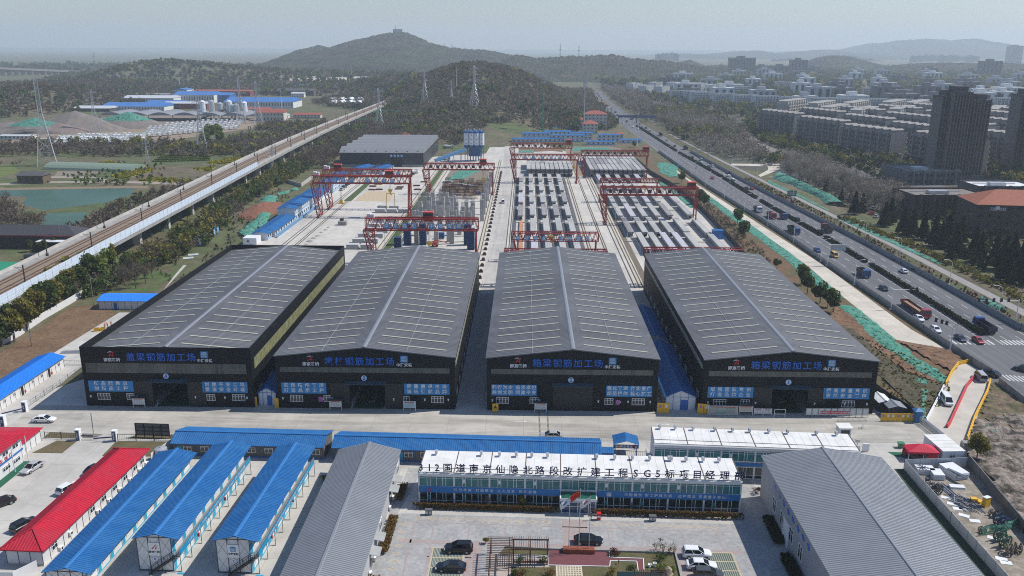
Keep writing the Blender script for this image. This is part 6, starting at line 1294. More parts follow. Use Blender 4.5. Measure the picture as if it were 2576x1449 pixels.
person(*W(32,712,945)[:2],math.pi*.92,'person in black standing before the office entrance',PB)
person(*W(20,482,985)[:2],1.2,'person in orange vest at the door of the white lodge row',PO,hat=mat('helmet_yellow',(.6,.4,.03),.4,var=0))
for i,(px,py)in enumerate(((952,578),(978,568),(1008,560))):person(*W(20,px,py)[:2],(.8,2.5,-2)[i],('worker in orange vest nearest the yellow crate beside shed 4','worker in orange vest bending between two others beside shed 4','worker in orange vest farthest from the yellow crate beside shed 4')[i],PO,bend=(.2,1.2,.4)[i],hat=HELM)
for i,(px,py)in enumerate(((97,770),(92,865),(140,840))):person(*W(12,px,py)[:2],i*1.3,'%s worker in orange among the dark covered beams by the white lane'%ordinal(i),PO,z=2.0 if i==0 else .05,bend=.5,hat=HELM)
t=thing('yellow_crate','open yellow crates on the pavement beside shed 4','crate',W(20,850,605),.3);b=MB()
for i in range(2):b.box(i*1.6,0,.02,i*1.6+1.4,.9,.1);b.box(i*1.6,0,.1,i*1.6+1.4,.06,.9);b.box(i*1.6,.84,.1,i*1.6+1.4,.9,.9);b.box(i*1.6,.06,.1,i*1.6+.06,.84,.9);b.box(i*1.6+1.34,.06,.1,i*1.6+1.4,.84,.9)
b.build('crate_side',YELLOW,t)
def head(rc,a,b_):p,q=W(rc,*a),W(rc,*b_);return math.atan2(q[1]-p[1],q[0]-p[0])
car('sedan','white',*W(30,402,52)[:2],.02,'white sedan parked alone on the site road before shed 4')
car('sedan','silver',*W(30,295,490)[:2],head(30,(375,440),(225,530)),'silver sedan in the court before the red-lettered office')
car('suv','white',W(30,545,680)[0]+1.7,W(30,545,680)[1],1.2,'white car half hidden behind the red dormitory roof');car('sedan','black',*W(30,12,812)[:2],-2.3,'black car cut by the picture edge in the court');car('suv','black',W(30,165,1010)[0]+1.2,W(30,165,1010)[1],1.15,'black car parked along the red dormitory near its front');car('sedan','black',W(30,780,500)[0]+1.9,W(30,780,500)[1],1.2,'black car parked behind the far end of the red dormitory')
car('suv','black',*W(31,1835,1225)[:2],math.pi,'black SUV in the striped bay beside the pergola');car('sedan','black',*W(31,1765,1395)[:2],math.pi-.02,'black sedan in the striped bay below the black SUV');car('sedan','black',*W(32,690,1150)[:2],-.02,'black limousine parked behind the three flagpoles')
car('suv','white',*W(32,1670,1275)[:2],-.04,'white SUV parked at the garden edge');car('sedan','white',*W(32,1712,1378)[:2],-.04,'white sedan parked between white SUV and dark grey SUV');car('suv','grey',*W(32,1778,1465)[:2],-.04,'dark grey SUV parked at the lower picture edge');car('sedan','silver',*W(32,350,200)[:2],math.pi,'silver taxi-like car half hidden behind the very long hut roof')
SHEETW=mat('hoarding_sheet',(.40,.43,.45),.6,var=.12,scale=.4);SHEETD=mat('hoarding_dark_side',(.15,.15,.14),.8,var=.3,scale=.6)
wall_run('yard_hoarding','grey-blue sheet hoarding between the hall and the storage yard',[(84.8,148.1),(72.5,147.0),(72.2,128),(72.0,108)],2.0,.07,SHEETW,'fence',post=.1,pstep=2.6,pm=STEEL)
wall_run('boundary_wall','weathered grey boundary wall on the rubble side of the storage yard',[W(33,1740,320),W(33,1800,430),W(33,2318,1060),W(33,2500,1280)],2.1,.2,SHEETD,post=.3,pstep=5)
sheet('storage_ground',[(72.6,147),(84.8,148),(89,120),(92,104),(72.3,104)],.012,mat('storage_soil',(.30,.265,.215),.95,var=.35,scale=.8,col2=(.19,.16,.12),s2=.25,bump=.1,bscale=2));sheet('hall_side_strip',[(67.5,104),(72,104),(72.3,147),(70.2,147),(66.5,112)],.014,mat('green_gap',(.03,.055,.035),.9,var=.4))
sheet('hall_side_path',[(63.4,100),(68.3,104),(70.6,147),(70.0,150),(63.4,137)],.018,CONC)
t=thing('canopy_tent','red pop-up canopy tent at the entrance checkpoint','tent',(*W(33,1375,385)[:2],0),-.06);b=MB();TR=mat('tent_red',(.55,.015,.05),.7,var=.08)
w=2.9;b.loft([[(-w,-1.6,1.7),(w,-1.6,1.7),(w,1.6,1.7),(-w,1.6,1.7)],[(-w,-1.6,2.1),(w,-1.6,2.1),(w,1.6,2.1),(-w,1.6,2.1)],[(-.5,-.2,3.1),(.5,-.2,3.1),(.5,.2,3.1),(-.5,.2,3.1)]]);b.build('canopy',TR,t);b=MB()
for x in(-w+.1,0,w-.1):
 for y in(-1.5,1.5):b.bar((x,y,0),(x,y,1.75),.07)
b.build('leg',WHITE,t);b=MB();b.box(.9,-1.55,.02,w-.3,-1.45,1.6);b.box(-w,1.4,.02,w,1.5,1.5);b.build('side_cloth',TR,t)
t=thing('flat_container','white flat-roofed container cabin beside the red tent','container',(80.8,149.4,0),.06);b=MB();b.box(0,0,.1,4.2,7.2,2.5);b.build('body',PANEL,t);b=MB();b.box(-.1,-.1,2.5,4.3,7.3,2.62)
for i in range(4):b.box(-.1,1.5+i*1.5,2.62,4.3,1.56+i*1.5,2.66)
b.build('roof',OFW,t);window(t,1.2,1.1,1.2,.9,-.02,2)
t=thing('green_bin','green wheelie bin at the checkpoint','bin',W(33,1200,285));b=MB();b.loft([[(-.4,-.4,0),(.4,-.4,0),(.4,.4,0),(-.4,.4,0)],[(-.55,-.5,1.0),(.55,-.5,1.0),(.55,.5,1.0),(-.55,.5,1.0)]]);b.box(-.6,-.55,1.0,.6,.55,1.1);b.build('body',PAINT['green'],t)
sheet('green_mat',wp(33,[(1080,325),(1230,330),(1330,395),(1150,365)]),.026,mat('mat_green',(.01,.11,.06),.9,var=.15));rack_barrier(*W(33,1225,360)[:2],'low barrier standing on the green mat at the checkpoint',2.8,1.0)
t=thing('guard_booth','small white gate booth at the corner of the second office','booth',(*W(33,640,205)[:2],0));b=MB();b.box(0,0,0,2.4,2,2.3);b.build('wall',PANEL,t);b=MB();b.box(-.2,-.3,2.3,2.7,2.3,2.45);b.build('roof',OFW,t);b=MB();b.box(.3,-.04,1,2.1,0,1.9);b.build('window',GLASSD,t)
t=thing('gate_camera','white electrical cabinet with sign plates beside the second office','cabinet',(*W(33,800,320)[:2],0));b=MB();b.bar((0,0,0),(0,0,2.4),.12);b.box(-.35,-.25,2.0,.35,.25,2.6);b.build('camera_post',GALV,t);b=MB();b.box(-.5,-.2,.5,.6,-.1,1.3);b.box(1.1,-.2,.2,2.4,.1,1.7);b.build('panel',PANEL,t)
wall_run('entrance_pillar','grey square pillar at the yard corner by the container cabin',[(87.0,154.5),(88.6,154.3)],2.2,1.4,CONCD)
def stack_panels(x,y,w,d,n,rz,label,hh=.12):
 t=thing('panel_stack',label,'panel stack',(x,y,.02),rz,'stacked white panels in the storage yard');r=random.Random(int(x*7));
 for i in range(n):b=MB();dx,dy=r.uniform(-.08,.08),r.uniform(-.08,.08);b.box(dx,dy,i*hh,w+dx,d+dy,(i+1)*hh-.02);b.build('panel',PANEL,t)
stack_panels(*W(33,1350,530)[:2],3.2,2.0,9,-.1,'low panel stack with blue offcuts against the hoarding');stack_panels(*W(33,1500,580)[:2],2.0,2.6,9,-.1,'panel stack beside the cable reels near the hoarding');stack_panels(*W(33,1690,590)[:2],3.0,4.4,11,.25,'tallest panel stack with loose tubes on top');stack_panels(*W(33,1650,660)[:2],2.6,1.2,3,-.1,'thin stack of panels by the green cloth')
for i,(px,py)in enumerate(((1560,740),(1620,800),(1680,850),(1720,900),(1730,845),(1830,960),(1980,1105),(2060,1300),(2110,1340))):
 b=MB();b.box(0,0,0,1.7,1.0,.06);tag(b.build('loose_panel',PANEL,None,(*W(33,px,py)[:2],.02),-.6+.2*(i%3)),'%s loose white panel lying along the inner side of the hoarding'%ordinal(i),'panel','loose white panels on the ground')
def reel(px,py,r,label,m,rz,flat=False):
 p=W(33,px,py);t=thing('cable_reel',label,'cable reel',(p[0],p[1],.02),rz,'cable reels in the storage yard');b=MB();b.tube((0,-.35,r),(0,.35,r),r*.45,12);b.build('drum',mat('cable_grey',(.12,.115,.11),.6,var=.2),t)
 for s in(-1,1):
  b=MB();n=18
  for i in range(n):a0,a1=2*math.pi*i/n,2*math.pi*(i+1)/n;b.add([(q*math.cos(a),s*.38+d,r+q*math.sin(a))for d in(-.04,.04)for a in(a0,a1)for q in(r*.72,r)],[(0,1,3,2),(4,6,7,5),(1,5,7,3),(0,2,6,4)])
  for i in range(6):a=math.pi*i/3;b.bar((r*.2*math.cos(a),s*.38,r+r*.2*math.sin(a)),(r*.75*math.cos(a),s*.38,r+r*.75*math.sin(a)),.12,.06)
  b.build('flange',m,t)
RB=mat('reel_blue',(.015,.06,.13),.6,var=.3);RG=mat('reel_green',(.015,.09,.06),.6,var=.3);RW=mat('reel_wood',(.22,.18,.13),.8,var=.3);RD=mat('reel_dark',(.03,.03,.03),.7,var=.3)
for i,(px,py,r,m,l,rz)in enumerate(((1445,610,.75,RB,'blue reel leaning by the panel stack',1.2),(1480,640,.6,RW,'small wooden reel between blue reel and dark reel',.9),(1500,690,1.0,RB,'large blue reel at the hoarding',1.1),(1530,710,1.0,RD,'black reel turned beside the large blue reel',.5),(2030,905,.6,RW,'pale reel at the head of the reel heap',.4),(2075,930,.7,RD,'dark reel behind the pale one in the heap',.5),(2085,990,1.0,RB,'blue reel leaning in the heap before the green net',.4),(2130,1020,1.05,RB,'second blue reel in the heap under the green net edge',.3),(1935,1060,.55,RW,'small wooden reel alone on the bare soil',.2),(2090,1130,1.1,RG,'green reel half covered with net',.4),(2140,1190,1.15,RG,'biggest dark green reel of the heap',.5),(2180,1250,.9,RW,'pale wound reel beside the biggest green one',1.3),(2260,1230,.8,RW,'pale wooden reel at the picture edge',1.3))):reel(px,py,r,l,m,rz)
t=thing('tube_heap','heap of loose blue-grey scaffold tubes in the storage yard','tube heap',(*W(33,1790,800)[:2],.05));r_=random.Random(3)
for i in range(60):
 b=MB();x,y,a,L=r_.uniform(-1.8,1.8),r_.uniform(-2.2,2.2),r_.gauss(2.1,.45),r_.uniform(1.5,3.2);z=.05+.5*max(0,1-math.hypot(x,y)/2.4)*r_.random();b.tube((x-math.cos(a)*L/2,y-math.sin(a)*L/2,z),(x+math.cos(a)*L/2,y+math.sin(a)*L/2,z+r_.uniform(-.03,.12)),.045,5);b.build('tube',mat('tube_navy',(.03,.055,.10),.5,.2,var=.2)if i%3 else GALV,t)
t=thing('tube_bundle','bundle of long grey tubes lying between reels and thin panels','tube bundle',(*W(33,1640,680)[:2],.05));
for i in range(14):b=MB();b.tube((-.6+i*.09,-2.2+r_.uniform(-.4,.4),.05+.05*(i%3)),(-1.2+i*.1,2.4+r_.uniform(-.4,.4),.08+.05*(i%3)),.05,5);b.build('tube',MATS['tube_navy']if i%2 else GALV,t)
t=thing('tube_bundle','loose white and grey tubes on top of the tallest panel stack','tube bundle',(*W(33,1720,520,1.4)[:2],1.36),.5)
for i in range(9):b=MB();b.tube((-.5+i*.12,-1.9,.05),(-.3+i*.06,1.9+r_.uniform(-.3,.3),.12),.05,5);b.build('tube',GALV if i%2 else MATS['tube_navy'],t)
t=thing('crossed_tubes','crossed blue offcut tubes on the low panel stack','tubes',(*W(33,1400,470,1.1)[:2],1.12));
for i in range(5):b=MB();a=i*.6;b.tube((-math.cos(a)*1.1,-math.sin(a)*1.1,.05+i*.04),(math.cos(a)*1.1,math.sin(a)*1.1,.05+i*.04),.06,5);b.build('tube',MATS['tube_navy'],t)
t=thing('water_barrier','tall yellow box standing upright in the storage yard','box',(*W(33,1970,815)[:2],.02),.4);b=MB();b.loft([[(-.6,-.4,0),(.6,-.4,0),(.6,.4,0),(-.6,.4,0)],[(-.55,-.35,1.7),(.55,-.35,1.7),(.55,.35,1.7),(-.55,.35,1.7)]]);b.build('shell',YELLOW,t);b=MB();b.box(-.6,-.4,1.71,.6,.4,1.78);b.build('lid',PANEL,t)
for i,(px,py)in enumerate(((1860,770),(1910,780))):t=thing('yellow_box',('tipped yellow box lying beside the tall one','yellow tray with pale lid by the tall yellow box')[i],'box',(*W(33,px,py)[:2],.02),.7*i);b=MB();b.prism([(-.6,-.4),(.5,-.5),(.6,.4),(-.4,.5)],0,.6-.25*i);b.build('shell',YELLOW,t)
t=thing('concrete_pipe','white ribbed pipe roll lying beside the container cabin','pipe',(*W(33,1485,392)[:2],.02),.1);b=MB();b.tube((-1.3,0,.4),(1.3,0,.4),.4,14);b.build('roll',WHITE,t);b=MB();b.tube((-1.33,0,.4),(-1.31,0,.4),.25,12);b.build('bore',DARK,t)
t=thing('foam_roll','round white lid lying on the rubble slope','lid',(*W(33,2120,480)[:2],.02));b=MB();b.lathe([(.6,0),(.6,.12),(.4,.22),(.05,.26)],n=14);b.build('lid',WHITE,t)
t=thing('steel_rods','pile of blue-grey steel rods on the pavement before shed 4 corner','rod pile',(*W(20,680,790)[:2],.03),.1)
for i in range(14):b=MB();b.tube((-3.2+r_.uniform(-.5,.5),-1+i*.15,.05+.08*(i%3)),(3.0,-1.1+i*.16,.05+.08*(i%3)),.06,5);b.build('rod',GALV,t)
# ================================================================ foliage builders
LEAF=tint_mat('leaf_clump');TWIG=tint_mat('bare_twig')
BARK=mat('bark',(.10,.08,.06),.9,var=.3,scale=2)
PAL={'ever':((.055,.088,.022),(.09,.12,.028)),'bright':((.12,.17,.03),(.17,.21,.035)),'olive':((.15,.15,.033),(.22,.185,.035)),'bare':((.12,.098,.07),(.18,.148,.11)),'brownbare':((.105,.075,.052),(.15,.11,.078)),'conifer':((.010,.022,.012),(.02,.036,.016)),'gold':((.22,.17,.015),(.12,.12,.02)),'redhedge':((.23,.085,.035),(.12,.13,.03)),'maroon':((.07,.02,.022),(.10,.035,.03)),'rape':((.42,.34,.01),(.20,.22,.02)),'hill':((.105,.09,.058),(.085,.095,.042)),'pale':((.19,.165,.135),(.24,.21,.175))}
RNG=np.random.default_rng(3)
def quads(C,S,T_,tilt=None,asp=1.):
 """C n x 3 centres, S sizes, T_ n x 3 tints -> arrays of randomly turned leaf clumps"""
 n=len(C);a=RNG.normal(size=(n,3));a[:,2]+=0 if tilt is None else tilt;a/=np.linalg.norm(a,axis=1)[:,None]
 b=np.cross(a,RNG.normal(size=(n,3)));b/=np.linalg.norm(b,axis=1)[:,None];S=np.asarray(S)[:,None]
 return np.stack([C-a*S*asp,C-b*S/asp,C+a*S*asp,C+b*S/asp],1),np.repeat(T_[:,None,:],4,1)
def leaf_mesh(name,V,T_,m):
 n=len(V);me=bpy.data.meshes.new(name);me.vertices.add(n*4);me.vertices.foreach_set('co',V.reshape(-1).astype(np.float32));me.loops.add(n*4);me.loops.foreach_set('vertex_index',np.arange(n*4,dtype=np.int32))
 me.polygons.add(n);me.polygons.foreach_set('loop_start',np.arange(0,n*4,4,dtype=np.int32));at=me.attributes.new('tint','FLOAT_COLOR','POINT');at.data.foreach_set('color',np.concatenate([T_.reshape(-1,3),np.ones((n*4,1))],1).reshape(-1).astype(np.float32));me.materials.append(m);me.update();return me
def tints(n,k,lo=.75,hi=1.3):
 c0,c1=map(np.array,PAL[k]);f=RNG.random((n,1));return(c0*(1-f)+c1*f)*RNG.uniform(lo,hi,(n,1))
def crown_pts(n,c,r,lobes=7,hollow=.45):
 L=RNG.normal(size=(lobes,3));L/=np.linalg.norm(L,axis=1)[:,None];L=L*np.array(r)*.55;k=RNG.integers(0,lobes,n);d=RNG.normal(size=(n,3));d/=np.linalg.norm(d,axis=1)[:,None]
 return np.array(c)+L[k]+d*np.array(r)*.52*(hollow+(1-hollow)*RNG.random((n,1))**.5)
def tree_parts(kind,h,n,s):
 if kind=='conifer':
  z=RNG.random(n)**1.5;rr=(1-z)*h*.24*RNG.uniform(.35,1.1,n);a=RNG.random(n)*6.283;C=np.stack([rr*np.cos(a),rr*np.sin(a),h*.10+z*h*.9],1);pal='conifer'
 elif kind in('bare','brownbare','pale'):C=crown_pts(n,(0,0,h*.62),(h*.30,h*.30,h*.36),9,.2);pal=kind
 else:C=crown_pts(n,(0,0,h*.62),(h*.36,h*.36,h*.36),9);pal=kind
 return quads(C,RNG.uniform(.6,1.2,n)*s,tints(n,pal),asp=1. if kind not in('bare','brownbare','pale')else 2.6)
def tree_proto(kind,h,n,s,name,tn):
 V,T_=tree_parts(kind,h,n,s);cm=leaf_mesh('crown',V,T_,LEAF if 'bare' not in kind and kind!='pale' else TWIG);b=MB();b.tube((0,0,0),(0,0,h*.45),h*.022,6,h*.014)
 if kind=='conifer':b.tube((0,0,h*.45),(0,0,h*.95),h*.014,5,.02)
 else:
  for i in range(9):a=i*2.4;e=(h*.24*math.cos(a),h*.24*math.sin(a),h*(.6+.035*i));b.tube((0,0,h*(.25+.022*i)),e,h*.010,5,h*.004);b.tube(e,(e[0]*1.5,e[1]*1.3,e[2]+h*.12),h*.004,4,.01)
 return cm,b.mesh('trunk',BARK),name,tn
PROTO={}
def tree(kind,x,y,h,label,group,z=None,name=None,n=None,s=None):
 H=8.;key=kind
 if key not in PROTO:PROTO[key]=[tree_proto(kind,H,n or{'conifer':900,'bare':500,'pale':420,'brownbare':500}.get(kind,900),s or{'conifer':.42,'bare':.16,'pale':.17,'brownbare':.16}.get(kind,.38),name or{'conifer':'conifer_tree','bare':'bare_tree','pale':'bare_tree','brownbare':'bare_tree'}.get(kind,'leafy_tree'),0)for _ in range(3)]
 c,tr,nm,_=PROTO[key][int(RNG.integers(0,3))];t=thing(nm,label,'tree',(x,y,T(x,y)if z is None else z),float(RNG.random()*6.28),group);put('trunk',tr,t);put('crown',c,t);k=h/H;t.scale=(k*RNG.uniform(.85,1.15),k*RNG.uniform(.85,1.15),k);return t
def bush(name,label,x,y,r,h,pal,n=160,s=.14,group=None,cat='shrub',z=.03,stems=True):
 C=crown_pts(n,(0,0,h*.55),(r,r,h*.48),6,.2);V,T_=quads(C,RNG.uniform(.6,1.2,n)*s,tints(n,pal));t=thing(name,label,cat,(x,y,z),0,group);put('foliage',leaf_mesh('foliage',V,T_,LEAF),t)
 if stems:b=MB();[b.tube((0,0,0),(r*.5*math.cos(a),r*.5*math.sin(a),h*.7),.025,4,.01)for a in(0,1.3,2.5,3.8,5)];b.build('stem',BARK,t)
 return t
def in_poly(x,y,P):
 c=False;j=len(P)-1
 for i in range(len(P)):
  if(P[i][1]>y)!=(P[j][1]>y)and x<(P[j][0]-P[i][0])*(y-P[i][1])/(P[j][1]-P[i][1])+P[i][0]:c=not c
  j=i
 return c
def forest(name,P,area,mix,h=(5,9),n=26,s=1.1,excl=(),kind='stuff',gap=.0,dens=None):
 """a wood that reads as one mass: many leaf clumps and twigs over the outline P"""
 xs_=[p[0]for p in P];ys_=[p[1]for p in P];A=(max(xs_)-min(xs_))*(max(ys_)-min(ys_));N=int(A/area);VV,TT=[],[];ks=[k for k,w in mix for _ in range(w)]
 for _ in range(N):
  x=random.uniform(min(xs_),max(xs_));y=random.uniform(min(ys_),max(ys_))
  if not in_poly(x,y,P)or any(in_poly(x,y,e)for e in excl):continue
  q=fbm(x/60,y/60,5)
  if q<gap:continue
  k=ks[min(len(ks)-1,int(len(ks)*min(.999,max(0,(fbm(x/45,y/45,9)-.22)*1.9+random.uniform(-.25,.25)))))]
  hh=random.uniform(*h);bare=k in('bare','brownbare','pale','hill');c=crown_pts(n,(x,y,T(x,y)+hh*.5),(hh*.42,hh*.42,hh*.5),4,.3);v,t=quads(c,RNG.uniform(.6,1.2,n)*s*(.62 if bare else 1.),tints(n,k)*random.uniform(.75,1.25),asp=1.8 if bare else 1.);VV.append(v);TT.append(t)
 return tag(put(name,leaf_mesh(name,np.concatenate(VV),np.concatenate(TT),LEAF)),kind=kind)
def hedge(name,label,pts,w,h,pal,group=None,dens=26,s=.16,cat='hedge',z=.03,lump=0.):
 V,T_=[],[];o=pts[0]
 for a,b_ in zip(pts,pts[1:]):
  L=math.dist(a[:2],b_[:2]);n=max(4,int(L*dens));f=RNG.random((n,1));A,B=np.array([a[0]-o[0],a[1]-o[1],0]),np.array([b_[0]-o[0],b_[1]-o[1],0]);C=A+(B-A)*f
  k=1 if not lump else .62+.38*np.abs(np.sin(f[:,0]*L*math.pi/lump));C[:,0]+=RNG.uniform(-1,1,n)*w/2*k;C[:,1]+=RNG.uniform(-.2,.2,n);C[:,2]=h*k*RNG.random(n)**.5;v,t=quads(C,RNG.uniform(.6,1.2,n)*s,tints(n,pal));V.append(v);T_.append(t)
 return tag(put(name,leaf_mesh(name,np.concatenate(V),np.concatenate(T_),LEAF),None,(o[0],o[1],z)),label,cat,group)
def net(label,L,Rr,m='dust_net',amp=.35,nb=6,z=.05,wrap=None,hump=0.):
 """green dust net draped over earth between two edge lines"""
 mb=MB();k=len(L);S=8;rows=[]
 for i in range(k-1):
  for q in range(S if i<k-2 else S+1):
   f=q/S;rows.append([tuple(L[i][d]*(1-f)+L[i+1][d]*f for d in(0,1))+tuple(Rr[i][d]*(1-f)+Rr[i+1][d]*f for d in(0,1))])
 for j,r_ in enumerate(rows):
  for i in range(nb+1):
   f=i/nb;e=(fbm(j*.35,i*.8,2)-.5)*.5 if i in(0,nb)else 0;x=r_[0][0]*(1-f)+r_[0][2]*f;y=r_[0][1]*(1-f)+r_[0][3]*f;w=math.hypot(r_[0][2]-r_[0][0],r_[0][3]-r_[0][1]);mb.v.append((x+e*w*.5,y+e*w*.25,z+amp*fbm(x*.5,y*.5,4)*(1 if 0<i<nb else .15)+hump*math.sin(math.pi*f)))
 w=nb+1;mb.f=[(j*w+i,j*w+i+1,(j+1)*w+i+1,(j+1)*w+i)for j in range(len(rows)-1)for i in range(nb)];mb.m=[0]*len(mb.f)
 return tag(mb.build('dust_net',NET),label,'dust net','green dust nets over bare earth')
NET=mat('dust_net',(.05,.25,.18),.9,var=.4,scale=1.2,col2=(.12,.30,.22),s2=.35,bump=.5,bscale=2.2)
n=NET.node_tree.nodes;L=NET.node_tree.links;g=n.new('ShaderNodeNewGeometry');q=n.new('ShaderNodeTexNoise');q.inputs['Scale'].default_value=.55;q.inputs['Detail'].default_value=8;q.inputs['Roughness'].default_value=.75;L.new(g.outputs['Position'],q.inputs[0]);r_=n.new('ShaderNodeMapRange');r_.inputs[1].default_value=.53;r_.inputs[2].default_value=.62;L.new(q.outputs[0],r_.inputs[0]);mx=n.new('ShaderNodeMixShader');L.new(r_.outputs[0],mx.inputs[0]);L.new(n['Principled BSDF'].outputs[0],mx.inputs[1]);tp=n.new('ShaderNodeBsdfTransparent');L.new(tp.outputs[0],mx.inputs[2]);L.new(mx.outputs[0],n['Material Output'].inputs[0])
# ================================================================ highway furniture
HOARD=mat('galvanised_hoarding',(.24,.26,.285),.5,.1,var=.15,scale=.6)
fl=lambda tab,ys_:[(hx(y,tab),y)for y in ys_]
wall_run('highway_hoarding','grey sheet hoarding between the concrete road and the highway',[(114.6,196)]+fl(HL,(204,230,260,305,345,400,487,560,655)),1.8,.06,HOARD,'fence',post=.12,pstep=3)
wall_run('highway_hoarding','blue-grey sheet hoarding on the far side of the highway',[(152,225),(146,228)]+fl(HR,(231,290,340,397,458,505,580,655)),1.9,.06,HOARD,'fence',post=.12,pstep=3)
wall_run('highway_hoarding','sheet hoarding along the junction below the crosswalk',[W(23,2085,1080),W(23,2318,1265),W(23,2600,1480)],1.8,.06,HOARD,'fence',post=.12,pstep=3)
for i,(a,b_)in enumerate(((226,305),(309,352),(356,440),(448,520),(526,650),(660,880))):hedge('median_hedge','%s stretch of clipped dark hedge from the crosswalk on the highway median'%ordinal(i),fl(HM,np.linspace(a,b_,6)),1.9,1.25,'conifer','median hedge stretches',dens=70 if a<400 else 30,s=.26 if a<400 else .42,lump=1.9)
def lamp_mesh(side):
 b=MB();b.tube((0,0,0),(0,0,7.6),.10,6,.07);pts=[(side*2.6*(1-math.cos(a)),0,7.6+1.3*math.sin(a))for a in np.linspace(0,1.35,6)];b.path(pts,.06,5);b.bar(pts[-1],(pts[-1][0]+side*.8,0,pts[-1][2]-.02),.28,.12);b.box(-.25,-.25,0,.25,.25,.35);return b.mesh('street_lamp',WHITE)
LM={1:lamp_mesh(1),-1:lamp_mesh(-1)}
k=0
for y in(278,310,342,376,412,448,487,528,570,615):tag(put('street_lamp',LM[1],None,(hx(y,HL)-.7,y,.02)),'%s white street lamp from the junction behind the near hoarding'%ordinal(k),'street lamp','street lamps along the near side of the highway');k+=1
for i,p in enumerate(((13,1640,1449),(13,1190,1225),(13,875,1055),(13,610,910),(13,400,800),(13,220,695),(13,45,610),(12,2220,475),(12,1990,405),(12,1795,285),(12,1710,230),(12,1565,170),(23,2090,440),(2,1375,1060),(2,1290,1020))):tag(put('street_lamp',LM[-1],None,W(*p)),'%s white street lamp of the far verge, counted from the golden bushes back'%ordinal(i),'street lamp','street lamps along the far side of the highway')
def arm_pole(x,y,h,arm,rz,label,items,panel=None):
 t=thing('traffic_pole',label,'traffic pole',(x,y,0),rz,'road masts with arms');b=MB();b.tube((0,0,0),(0,0,h+.3),.17,8,.12);b.tube((0,0,h),(arm,0,h+.15),.10,6,.06);b.box(-.4,-.4,0,.4,.4,.4);b.build('mast',WHITE,t)
 for f in items:b=MB();b.box(arm*f-.3,-.2,h-.35,arm*f+.3,.2,h+.75);b.build('signal_head',BLACKM,t)
 if panel:b=MB();b.box(.6,-.08,h-2.2,6.2,.08,h-.1);b.build('sign_back',GALV,t);b=MB();b.bar((0,0,h-1.9),(.8,0,h-1.9),.15);b.build('bracket',WHITE,t)
arm_pole(*W(23,1645,785)[:2],7.2,5.6,2.1,'white signal mast at the junction corner with black signal heads',(.35,.6,.9));arm_pole(*W(23,1112,405)[:2],6.4,7.2,.0,'white camera mast reaching over the truck lane',(.75,.98));arm_pole(*W(13,535,1275)[:2],8.0,6.4,0,'white mast with large grey sign back above the yellow van',(),True);arm_pole(*W(23,2238,530)[:2],7.0,12.5,math.pi+.05,'tall signal mast across the junction carrying five heads',(.25,.42,.6,.77,.95))
t=thing('direction_sign','green road direction sign on two posts by the far verge','road sign',W(13,210,690));b=MB();b.box(-2.4,-.05,2.6,2.4,.05,5.6);o=b.build('panel',mat('sign_green',(.015,.16,.09),.5,var=.05),t);text('西岗街道\n仙隐北路',.95,LETW,o,(0,-.08,4.1),bold=.01);b=MB();b.bar((-1.5,.1,0),(-1.5,.1,5.4),.18);b.bar((1.5,.1,0),(1.5,.1,5.4),.18);b.build('post',GALV,t)
a=W(2,955,975);t=thing('footbridge','blue footbridge with banner text spanning the far highway','footbridge',(a[0],a[1],0),-.06);b=MB();b.box(0,-2,5.6,40,2,6.2);b.box(0,-2.1,6.2,40,-1.95,7.8);b.box(0,1.95,6.2,40,2.1,7.8);b.build('deck',mat('bridge_blue',(.02,.07,.20),.5,var=.2),t);b=MB();[b.box(x-.6,-.8,0,x+.6,.8,5.6)for x in(.8,20,39)];b.build('pier',CONCD,t)
S_=-math.pi/2;N_=math.pi/2;HG='vehicles on the highway'
truck(*W(23,1330,425)[:2],S_,'long red flatbed lorry beside the signal masts','red','darkred',16,group=HG)
truck(*W(23,860,100)[:2],S_,'blue dump truck beside a street lamp above the red lorry','blue','bedgrey',7.5,group=HG);truck(*W(23,1955,590)[:2],N_,'blue flatbed truck driving away past the hedge end','blue','navy',9,group=HG);truck(*W(13,230,975)[:2],S_,'long dark-green cargo truck with blue cab','blue','olive',11,group=HG,load=False);truck(*W(13,30,840)[:2],S_,'dark red dump truck followed by a blue lorry','red','darkred',8.5,group=HG);truck(*W(13,140,850)[:2],S_,'small blue lorry beside the dark red dump truck','blue','navy',6,group=HG);truck(*W(13,530,965)[:2],N_,'empty brown dump truck driving away','darkred','bedgrey',9,group=HG);truck(*W(12,2225,785)[:2],S_,'white-cabbed dump truck ahead of the dark red one','white','bedgrey',8,group=HG);truck(*W(12,1570,222)[:2],N_,'dark blue lorry alone in the far lanes','navy','navy',8,group=HG);truck(*W(2,1345,1095)[:2],N_,'blue lorry past the footbridge piers','blue','navy',9,group=HG);truck(*W(2,1085,945)[:2],S_,'red covered lorry behind the footbridge','red','red',12,group=HG)
